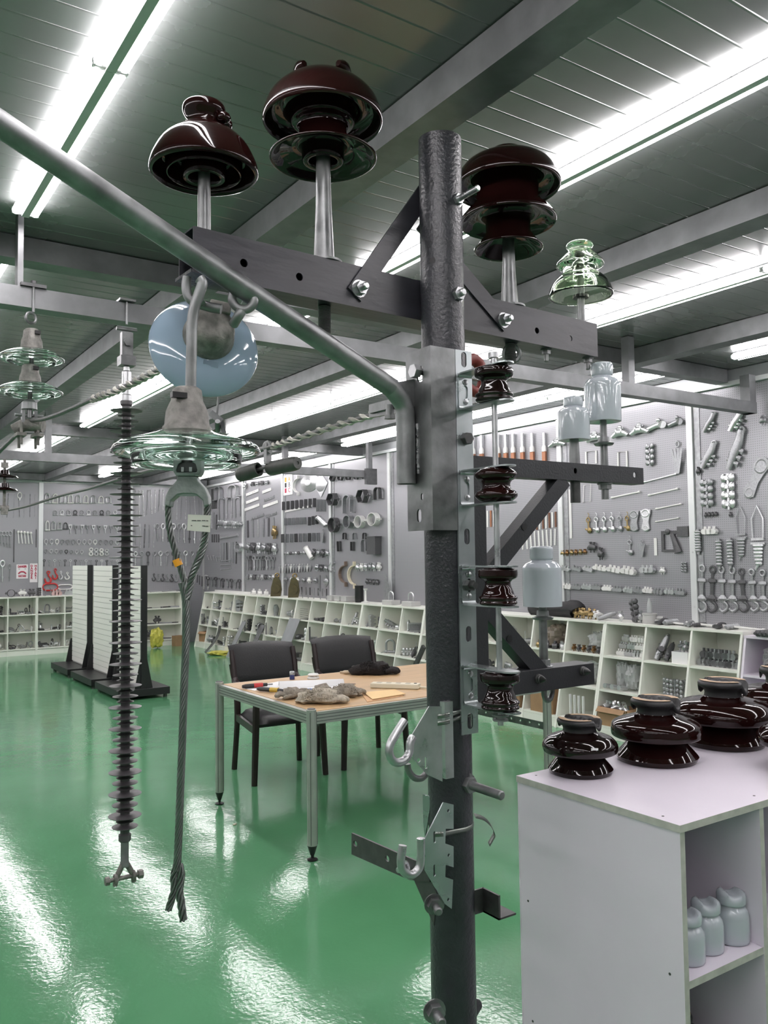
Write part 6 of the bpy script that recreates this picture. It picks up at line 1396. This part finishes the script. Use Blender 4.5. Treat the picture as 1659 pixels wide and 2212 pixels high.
def cubby_fill_R(col, row_, n, sizes=(.10, .19), only=None, ms=None):
    yc = 14.2-PIT_*(col+.5); z = RB[row_]; x0 = SX(z)+.015; random.seed(col*31+row_*7)
    cur = yc+.195; i = 0
    for _ in range(n):
        k, nm = random.choice(only or mixk); s_ = random.uniform(*sizes); m_ = random.choice(ms or mixm)
        if k in ('rod', 'strap', 'bar'): s_ *= 1.25
        r = (random.choice((0, pi/2)), random.choice((0, pi/2)) if k != 'rod' else 0, random.uniform(-1.2, 1.2)); e0, e1 = extent(hw_mesh(k, m_), rotm(r), (s_,)*3); w = e1[1]-e0[1]
        if cur-w < yc-.195 or e1[0]-e0[0] > 5.97-x0 or e1[2]-e0[2] > .22: continue
        lay(k, m_, x0+(e1[0]-e0[0])/2+random.uniform(0, .05), cur-w/2, z, s_, r, f'{nm} {ORD[i]} from left in {ROWN[row_]} cubby, {ORD[col]} column from the far corner', nm.split()[-1], group=f'fittings in the {ROWN[row_]} cubbies of the right wall', bounds=(x0, 5.98, yc-.2, yc+.2))
        cur -= w+.006; i += 1
counts = {(0, 2): 2, (1, 2): 2, (2, 2): 2, (3, 2): 2, (4, 2): 0, (5, 2): 5, (6, 2): 4, (7, 2): 2, (9, 2): 4, (11, 2): 5, (12, 2): 2, (13, 2): 2, (14, 2): 3,
          (0, 1): 5, (1, 1): 4, (2, 1): 3, (3, 1): 3, (4, 1): 5, (5, 1): 3, (6, 1): 2, (8, 1): 5, (9, 1): 2, (10, 1): 5, (11, 1): 1, (12, 1): 3, (13, 1): 3, (14, 1): 5,
          (1, 0): 4, (2, 0): 5, (3, 0): 3, (4, 0): 3, (5, 0): 3, (8, 0): 4, (12, 0): 4, (13, 0): 4, (14, 0): 4, (15, 2): 3, (15, 1): 3, (16, 2): 2, (17, 1): 2, (18, 2): 4, (18, 1): 2}
for (c, r_), n in counts.items(): cubby_fill_R(c, r_, n+3 if n else 0)
# carton, bags and special contents near the camera
def carton(label, loc, w, d, h, rz=0., m_=None, flaps=True, name='cardboard_box', cat='box'):
    t = thing(name, label, cat, (loc[0], loc[1], loc[2]+.0006), rz); m_ = m_ or card; e = .004
    s = MB(); s.box((-w/2, -d/2, 0), (w/2, d/2, e)); s.box((-w/2, -d/2, e), (-w/2+e, d/2, h)); s.box((w/2-e, -d/2, e), (w/2, d/2, h)); s.box((-w/2+e, -d/2, e), (w/2-e, -d/2+e, h)); s.box((-w/2+e, d/2-e, e), (w/2-e, d/2, h)); obj('carton_body', s, m_, t, sharp=0)
    if flaps:
        obj('flap', MB().obox((-w/2-.018, 0, h-.016), (.05, d*.95, .003), Matrix.Rotation(-.85, 3, 'Y')), m_, t, sharp=0); obj('flap', MB().obox((0, -d/2-.02, h-.016), (w*.95, .05, .003), Matrix.Rotation(.85, 3, 'X')), m_, t, sharp=0)
    return t
def bag_mesh(seed, sx, sy, sz):
    s = MB(); s.ball((0, 0, 0), 1, 28)
    for i in range(len(s.v)):
        d = V(s.v[i]); m_ = max(abs(d.x), abs(d.y), abs(d.z)*.9); d = d*(.55+.45/m_)*.8
        k = 1+.22*noise.noise(d*2.3+V((seed, 1, 0)))+.22*noise.noise(d*6+V((0, seed, 3)))+.10*noise.noise(d*13+V((2, 0, seed))); s.v[i] = (d.x*sx*k, d.y*sy*k, max(d.z, -.8)*sz*k)
    return s.mesh('bag', 15)
def bag(label, loc, sx, sy, sz, seed, m_, name='plastic_bag', cat='bag'):
    me = bag_mesh(seed, sx, sy, sz); me.materials.append(m_); return lay(me, m_, loc[0], loc[1], loc[2], 1, (0, 0, .3*seed), label, cat, name, bounds=cellb(loc))
def cellb(loc):
    c = int((14.2-loc[1])/PIT_); yc = 14.2-PIT_*(c+.5); return (SX(loc[2])+.01, 5.98, yc-.205, yc+.205)
def cell(col, row_, dx=.12, dy=0.): z = RB[row_]; return (SX(z)+dx, 14.2-PIT_*(col+.5)+dy, z)
carton('brown carton in the bottom cubby at the far corner', cell(0, 0, .14), .2, .2, .17, .3)
t = thing('wire_basket', 'dark wire basket in a top cubby behind the work table', 'basket', cell(8, 2, .14), 0)
s = MB()
for k in range(6):
    a = -.11+.044*k; s.bar((-.09, a, .004), (-.09, a, .15), .004, .004); s.bar((-.09, -.11, .004+.029*k), (-.09, .11, .004+.029*k), .004, .004); s.bar((.09, a, .004), (.09, a, .15), .004, .004); s.bar((-.09+.036*k, -.11, .004), (-.09+.036*k, -.11, .15), .004, .004); s.bar((-.09+.036*k, .11, .004), (-.09+.036*k, .11, .15), .004, .004)
obj('wire_grid', s, hw_dark, t, sharp=0); obj('basket_floor', MB().box((-.09, -.11, .001), (.09, .11, .004)), hw_dark, t, sharp=0)
for i, (dy) in enumerate((-.12, .0, .12)): lay('cyl', hw_mid, *cell(10, 2, .12, dy), .095, (0, -.7, 1.2), f'upright grey tube, {ORD[i]} of three in the tenth top cubby', 'tube', 'tube_piece')
# near columns
bag('clear plastic bag of brown fittings in the nineteenth top cubby', cell(19, 2, .16), .1, .13, .12, 3, mat('bag_brown', (.16, .13, .10), .3, bump=.5, bscale=40), 'plastic_bag')
for i in range(4): lay('conn', [brass, hw_mid, hw_dark, hw_bright][i], *cell(19, 2, .07, .13-.085*i), .10, (0, 0, .3*i), f'small connector {ORD[i]} from left before the bag of brown fittings', 'connector')
bag('clear bag of bottles in the twentieth top cubby', cell(20, 2, .17, -.05), .09, .12, .10, 5, clear_bag)
for i in range(6): lay('lump', [mat('bronze', (.22, .12, .05), .4), hw_dark][i % 2] if i < 6 else 0, *cell(20, 2, .06, .15-.058*i), .07, (0, 0, .2), f'small bronze clamp {ORD[i]} from left before the bag of bottles', 'clamp')
for j in range(3):
    for i in range(4 - (j == 2)): q = cell(21, 2, .12+.01*j, .10-.088*i-.02*j); lay('conn', [hw_white, clear_bag, hw_bright, hw_white][(i+j) % 4], q[0], q[1], q[2]+.062*j, .078, (0, 0, pi/2+.15*(i-j)), f'white bagged connector {ORD[i]} from left in the {["lowest", "middle", "upper"][j]} layer of a top cubby heap', 'connector', bounds=cellb(q))
for i, (dy, k) in enumerate(((.10, 'gun'), (.03, 'gun'), (.12, 'lump'))): lay(k, hw_dark if i else hw_mid, *cell(22, 2, .10, dy), .20-.03*i, (.3, .4*i, .5*i), f'dark strain clamp {ORD[i]} from left in a top cubby beside the white carton', 'clamp')
carton('small white carton of clamps in a top cubby near the insulators', cell(22, 2, .10, -.11), .12, .15, .09, 0, paper, False)
for i in range(3): lay('lump', hw_mid, cell(22, 2)[0]-.04+.03*i, cell(22, 2)[1]-.15+.04*i, RB[2]+.09, .09, (.3, 0, i), f'grey clamp {ORD[i]} from right heaped in the small white carton', 'clamp')
for r_ in range(2):
    for i in range(5 if r_ == 0 else 4): q = cell(23, 2, .10, .14-.062*i-.03*r_); lay('conn', hw_dark if (i+r_) % 2 else hw_mid, q[0], q[1], q[2]+.062*r_, .10, (0, 0, pi/2), f'dark barrel connector {ORD[i]} from left in the {["lower", "upper"][r_]} layer of the nearest top cubby', 'connector')
bag('clear bag of tube sleeves in a middle cubby behind the lower bracket arm', cell(20, 1, .16), .09, .12, .11, 12, clear_bag); bag('clear bag of grey barrels in the twenty-first middle cubby', cell(21, 1, .15, .07), .07, .06, .13, 14, clear_bag); bag('wide clear bag of sleeves beside the grey barrels in a middle cubby', cell(21, 1, .15, -.06), .08, .10, .12, 16, clear_bag)
for i in range(3): lay('cyl', hw_bright, *cell(21, 1, .05, .14-.075*i), .085, (0, -.7, 0), f'silver sleeve {ORD[i]} from left standing before the clear bags', 'sleeve', 'metal_sleeve')
for i in range(3): lay('stack', hw_mid, *cell(22, 1, .12, .04-.08*i), .15, (0, 0, 1.2+i), f'grey bolted clamp {ORD[i]} from left in the twenty-second middle cubby', 'clamp')
carton('brown carton left of the table leg on the bottom shelf', cell(18, 0, .12, -.02), .22, .30, .16); carton('tall brown taped carton on the bottom shelf behind the table leg', cell(19, 0, .13, -.02), .24, .28, .22, 0, card, False); carton('brown carton of bright clamps on the bottom shelf behind the first insulator', cell(21, 0, .12, .03), .22, .30, .15)
for i in range(5): lay('lump', hw_bright, cell(21, 0)[0]-.04+.02*(i % 2), cell(21, 0)[1]+.13-.05*i, RB[0]+.10, .11, (.3, .2, i), f'bright clamp {ORD[i]} from left heaped in the open brown carton', 'clamp')
for i in range(4): lay('bar', paper, *cell(20, 0, .06, .10-.05*i), .2, (0, 0, 0), f'white plate {ORD[i]} from left standing in the twentieth bottom cubby', 'plate')
bag('dark grey netting heap in the lilac shelf', (SX(.6)+.12, 3.46, .654), .1, .12, .11, 21, mat('net_grey', (.16, .16, .17), .6, bump=.8, bscale=90), 'netting', 'netting')
# ---- back wall shelf contents
for ci, xc in enumerate((2.305, 2.745, 3.19, 3.63)):
    for r_, z in enumerate((.11, .385, .667)):
        random.seed(ci*17+r_)
        for dp in range(2):
            cur = xc-.195; i = 0
            for _ in range(11):
                k, nm = random.choice([('lump', 'cable clamp'), ('ring', 'eye nut'), ('shackle', 'shackle'), ('bow', 'bow shackle'), ('stack', 'bolted clamp'), ('eyebolt', 'eye bolt')]); m_ = random.choice([hw_bright, hw_mid, hw_dark, hw_dark, hw_white])
                s_ = random.uniform(.075, .12)*(1.25 if dp else 1); r = (random.choice((0, pi/2)), random.uniform(-.6, .6), random.uniform(0, 3)); e0, e1 = extent(hw_mesh(k, m_), rotm(r), (s_,)*3); w = e1[0]-e0[0]
                if cur+w > xc+.195: continue
                lay(k, m_, cur+w/2, LY0+.07+.125*dp, z, s_, r, f'{nm} {ORD[i]} in the {["front", "rear"][dp]} line, {ROWN[r_]} row, {ORD[ci]} cubby of the back shelf', nm.split()[-1], group=f'fittings in the {ROWN[r_]} back shelf row', bounds=(xc-.2, xc+.2, LY0+.006+.125*dp, LY0+.128+.15*dp)); cur += w+.004; i += 1
for r_, z in enumerate((.11, .385, .667)):
    random.seed(90+r_); n = 6
    for i in range(n):
        k, nm = random.choice([('bar', 'flat bar'), ('rod', 'rod'), ('lump', 'cable clamp'), ('strap', 'drilled strap')]); lay(k, random.choice([hw_mid, hw_dark]), 4.55+.8*i/(n-1), LY0+.12, z, random.uniform(.14, .24), (0, pi/2 if k == 'bar' else 0, random.uniform(-.4, .4)), f'{nm} {ORD[i]} from left on the {ROWN[r_]} corner shelf behind the stands', nm.split()[-1])
for i, (px_, k, m_) in enumerate(((24, 'band', hw_dark), (48, 'lump', hw_white), (68, 'lump', hw_dark), (84, 'stack', hw_dark), (104, 'arch', hw_mid), (122, 'conn', mat('pinkish', (.5, .35, .33), .5)), (138, 'bar', hw_bright), (150, 'conn', hw_bright))): q = onY(px_, 1284, LY0+.12); lay(k, m_, q.x, LY0+.12, .955, .14, (0, pi/2 if k == 'bar' else 0, 0), f'loose fitting {ORD[i]} from left on top of the back shelf', 'fitting', 'loose_fitting')
for i, px_ in enumerate((345, 370, 400)): q = onY(px_, 1275, LY0+.1); lay('rod', hw_mid, q.x, LY0+.1, .955, .35, (0, 0, .1*i), f'rod {ORD[i]} from left on top of the corner back shelf', 'rod')
# ---- tops of the right hand shelves
ST = .955
def topR(px_, py_): q = onX(px_, py_, 5.80); return (5.80, q.y)
def put(k, m_, px_, py_, size, rot, label, cat, name=None, sc=None): x, y = topR(px_, py_); return lay(k, m_, x, y, ST, size, rot, label, cat, name, sc=sc)
lay('strap', hw_white, 5.86, 13.4, ST, 1.3, (0, 0, pi/2), 'long white strip lying on the shelf top in the corner', 'strip', 'long_strip', sc=(1.5, .5, .3))
for i, (a, b_) in enumerate(((596, 1273), (634, 1275))):
    x, y = topR(a, b_); t = thing('pulley_block', f'olive green {["left", "right"][i]} pulley block standing on the shelf top', 'pulley', (x, y, ST+.0006), -.6); ol = mat('olive', (.09, .075, .025), .5, var=.3, vscale=20)
    obj('frame_plate', MB().prism([(-.08, 0), (.07, 0), (.09, .1), (.07, .24), (.02, .30), (-.03, .28), (-.07, .14)], (0, -.03, 0), (1, 0, 0), (0, 0, 1), (0, .06, 0)), ol, t); obj('wheel', MB().cyl((.0, -.05, .12), (.0, .05, .12), .07, n=20), ol, t); obj('eye', MB().ring((.02, 0, .32), .03, .01, (0, 1, 0), 14, 6), brass, t)
for i, (a, b_) in enumerate(((548, 1284), (561, 1285), (575, 1287))): put('conn', hw_white, a, b_, .13, (0, 0, 1.2), f'white connector {ORD[i]} from left on the shelf top left of the pulleys', 'connector')
for i, a in enumerate((652, 664, 676, 690, 703)): put('bar', hw_mid, a, 1292+i, .14, (0, .5, 1.5), f'leaning grey bar {ORD[i]} from left on the shelf top right of the pulleys', 'bar')
for i, (a, b_) in enumerate(((722, 1292), (738, 1294), (753, 1296))): put('box', mat('grey_block', (.45, .45, .44), .6), a, b_, .15, (pi/2, 0, pi/2), f'grey drilled block {ORD[i]} from left on the shelf top', 'block', 'drilled_block', sc=(.18, .13, .16))
x, y = topR(776, 1298); tag(obj('black_canister', MB().lathe([(0, 0), (.055, 0), (.057, .004), (.055, .2), (.058, .203), (.058, .215), (0, .215)], 24), black_plastic, None, (x, y, ST+.0006)), 'black upright canister on the shelf top', 'canister')
x, y = topR(787, 1300); tag(obj('white_stand', MB().lathe([(0, 0), (.06, 0), (.055, .01), (.018, .02), (.014, .15), (.03, .17), (.03, .18), (0, .18)], 20), hw_white, None, (x+.02, y, ST+.0006)), 'white pedestal fitting beside the black canister', 'fitting')
for i, (a, b_) in enumerate(((845, 1307), (888, 1311))):
    x, y = topR(a, b_); t = thing('u_bolt_block', f'grey block with a U bolt, {["left", "right"][i]} of two on the shelf top', 'block', (x, y, ST+.0006), pi/2); obj('block', MB().box((-.10, -.07, 0), (.10, .07, .055)), MATS['grey_block'], t, bevel=.006); s = MB(); s.tube([(-.05, 0, .05)]+[(-.05*cos(pi*k/8), 0, .11+.05*sin(pi*k/8)) for k in range(9)]+[(.05, 0, .05)], .008, 8); obj('u_bolt', s, hw_bright, t)
s = MB().prism([(-.09, 0), (.12, 0), (.10, .36), (.07, .36)], (0, 0, 0), (0, 1, 0), (0, 0, 1), (.01, 0, 0)); x, y = topR(822, 1304); tag(obj('triangle_plate', s, hw_mid, None, (5.93, y, ST+.0006)), 'tall grey triangular plate standing on the shelf top', 'plate')
# long black bag
x, y = topR(1190, 1330); P = []; s = MB(); s.tube(smooth_path([(0, -.30, .07), (0, -.27, .085), (0, -.1, .075), (0, .1, .07), (0, .25, .062), (0, .30, .05)], 4), [.045]+[.085]*5+[.075]*5+[.068]*5+[.06]*4+[.03], 14); bk = obj('tool_bag', s, mat('black_nylon', (.012, .012, .013), .6, bump=.2, bscale=60), None, (5.84, y, ST-.006+.0), sharp=70); tag(bk, 'long black nylon tool bag lying on the shelf top', 'bag'); obj('white_logo_strip', MB().box((-.0795, .02, .085), (-.074, .20, .092)), paper, bk)
for i, a in enumerate((1243, 1256, 1268, 1281, 1293)): put('lump', brass if i < 4 else hw_white, a, 1338+i*.8, .11, (.2*i, 0, 1+i*.5), f'brass fitting {ORD[i]} from left on the shelf top beside the black bag', 'fitting', 'brass_fitting')
put('gun', hw_mid, 1312, 1338, .15, (pi/2-.3, 0, .4), 'pointed clamp on white paper on the shelf top', 'clamp'); put('lump', hw_bright, 1341, 1344, .10, (0, 0, 1), 'small bright cup clamp on the shelf top', 'clamp')
put('stack', hw_dark, 1372, 1346, .20, (0, .3, 1.2), 'dark upright clamp on the shelf top', 'clamp'); put('lump', hw_mid, 1385, 1348, .12, (0, 0, .6), 'grey clamp foot beside the dark upright clamp', 'clamp')
x, y = topR(1404, 1350); t = thing('grey_pot', 'grey lidded pot on the shelf top', 'pot', (x, y, ST+.0006)); obj('pot_body', MB().lathe([(0, 0), (.055, 0), (.06, .01), (.058, .07), (.063, .073), (.063, .085), (0, .088)], 24), MATS['grey_block'], t); obj('spout', MB().cyl((.03, -.05, .045), (.05, -.10, .045), .018, n=12), MATS['grey_block'], t)
tag(obj('clear_bottle', MB().lathe([(0, 0), (.022, 0), (.024, .01), (.022, .06), (.016, .09), (.008, .12), (0, .125)], 18), clear_bag, None, (x, y, ST+.0895)), 'clear pointed bottle standing on the grey pot', 'bottle')
blk = [(1432, 1357, .16), (1450, 1359, .18), (1470, 1360, .16), (1492, 1362, .15), (1512, 1365, .14), (1532, 1367, .16), (1556, 1369, .15), (1582, 1371, .16)]
for i, (a, b_, s_) in enumerate(blk): put(['gun', 'coil', 'rod'][i % 3], hw_dark if i % 2 == 0 else hw_mid, a, b_-1, s_, (pi/2, 0, 1.3+.2*(i % 2)), f'black cable tool {ORD[i]} from left along the near shelf top', 'tool', 'cable_tool')
for i, a in enumerate((1620, 1640, 1656)): q = onZ(a, 1378, .93); lay('coil', hw_dark, max(q.x, 5.72), q.y, .93, .18, (pi/2, 0, 1.4), f'black cable tool {ORD[i]} from left on the lilac shelf top', 'tool', 'cable_tool')
for i, (a, b_) in enumerate(((1450, 1352), (1530, 1360), (1600, 1366))): put('rod', hw_white, a, b_-2, .4, (0, 0, pi/2), f'pale rod {ORD[i]} from left behind the black cable tools', 'rod')
# ---- leaning plates and bags on the floor
def lean(label, px_, ytop, wid, th, m_, name='leaning_plate', bend=0.):
    q = onX(px_, ytop, 5.50); h = q.z; n = 8; vs = []
    for i in range(n+1):
        f = i/n; x = 5.30+(SX(h)-.012-5.30)*f-bend*sin(pi*f); vs += [(x-5.3, -wid/2, h*f), (x-5.3, wid/2, h*f), (x-5.3+th, wid/2, h*f), (x-5.3+th, -wid/2, h*f)]
    fs = [(0, 1, 2, 3), (4*n+3, 4*n+2, 4*n+1, 4*n)]
    for i in range(n):
        for j in range(4): fs.append((4*i+j, 4*i+4+j, 4*i+4+(j+1) % 4, 4*i+(j+1) % 4))
    return tag(obj(name, MB().add(vs, fs), m_, None, (5.30, q.y, .0006)), label, 'plate')
lean('curved galvanised strip leaning on the far cubby shelf', 468, 1352, .10, .006, galv, 'curved_strip', -.06)
lean('narrow galvanised channel leaning on the cubby shelf', 517, 1343, .14, .012, sheet_grey)
lean('short galvanised plate leaning between the channel and the broad plate', 557, 1351, .14, .01, galv)
lean('broad galvanised plate leaning on the cubby shelf behind the chair', 622, 1337, .32, .006, sheet_grey)
t = onX(905, 1418, 5.42); tag(obj('black_bar', MB().bar((0, .28, -t.z+.02), (.0, -.12, .12), .03, .05), steel_dk, None, (5.40, t.y, t.z)), 'black steel bar leaning across the cubby shelf behind the table', 'bar')
q = onY(338, 1394, 14.40); me = bag_mesh(4, .13, .10, .19); me.materials.append(yellow_bag); lay(me, yellow_bag, q.x, 14.40, 0, 1, (0, 0, .2), 'crumpled yellow bag standing by the back shelf', 'bag', 'plastic_bag')
q = onZ(476, 1414, 0); me = bag_mesh(9, .20, .26, .03); me.materials.append(yellow_bag); lay(me, yellow_bag, q.x, q.y, 0, 1, (0, 0, .6), 'flat yellow plastic bag lying on the green floor', 'bag', 'plastic_bag')
q = onY(384, 1394, 14.5); carton('small brown carton on the floor by the corner shelf', (q.x, 14.5, 0), .16, .14, .18, .1, card, False)
q = onZ(507, 1782, 0); tag(obj('wood_chip', MB().box((-.012, -.006, 0), (.012, .006, .006)), mat('chip', (.6, .6, .45), .6), None, q+V((0, 0, .0004)), (0, 0, .5)), 'tiny pale chip lying on the floor near the table leg', 'chip')
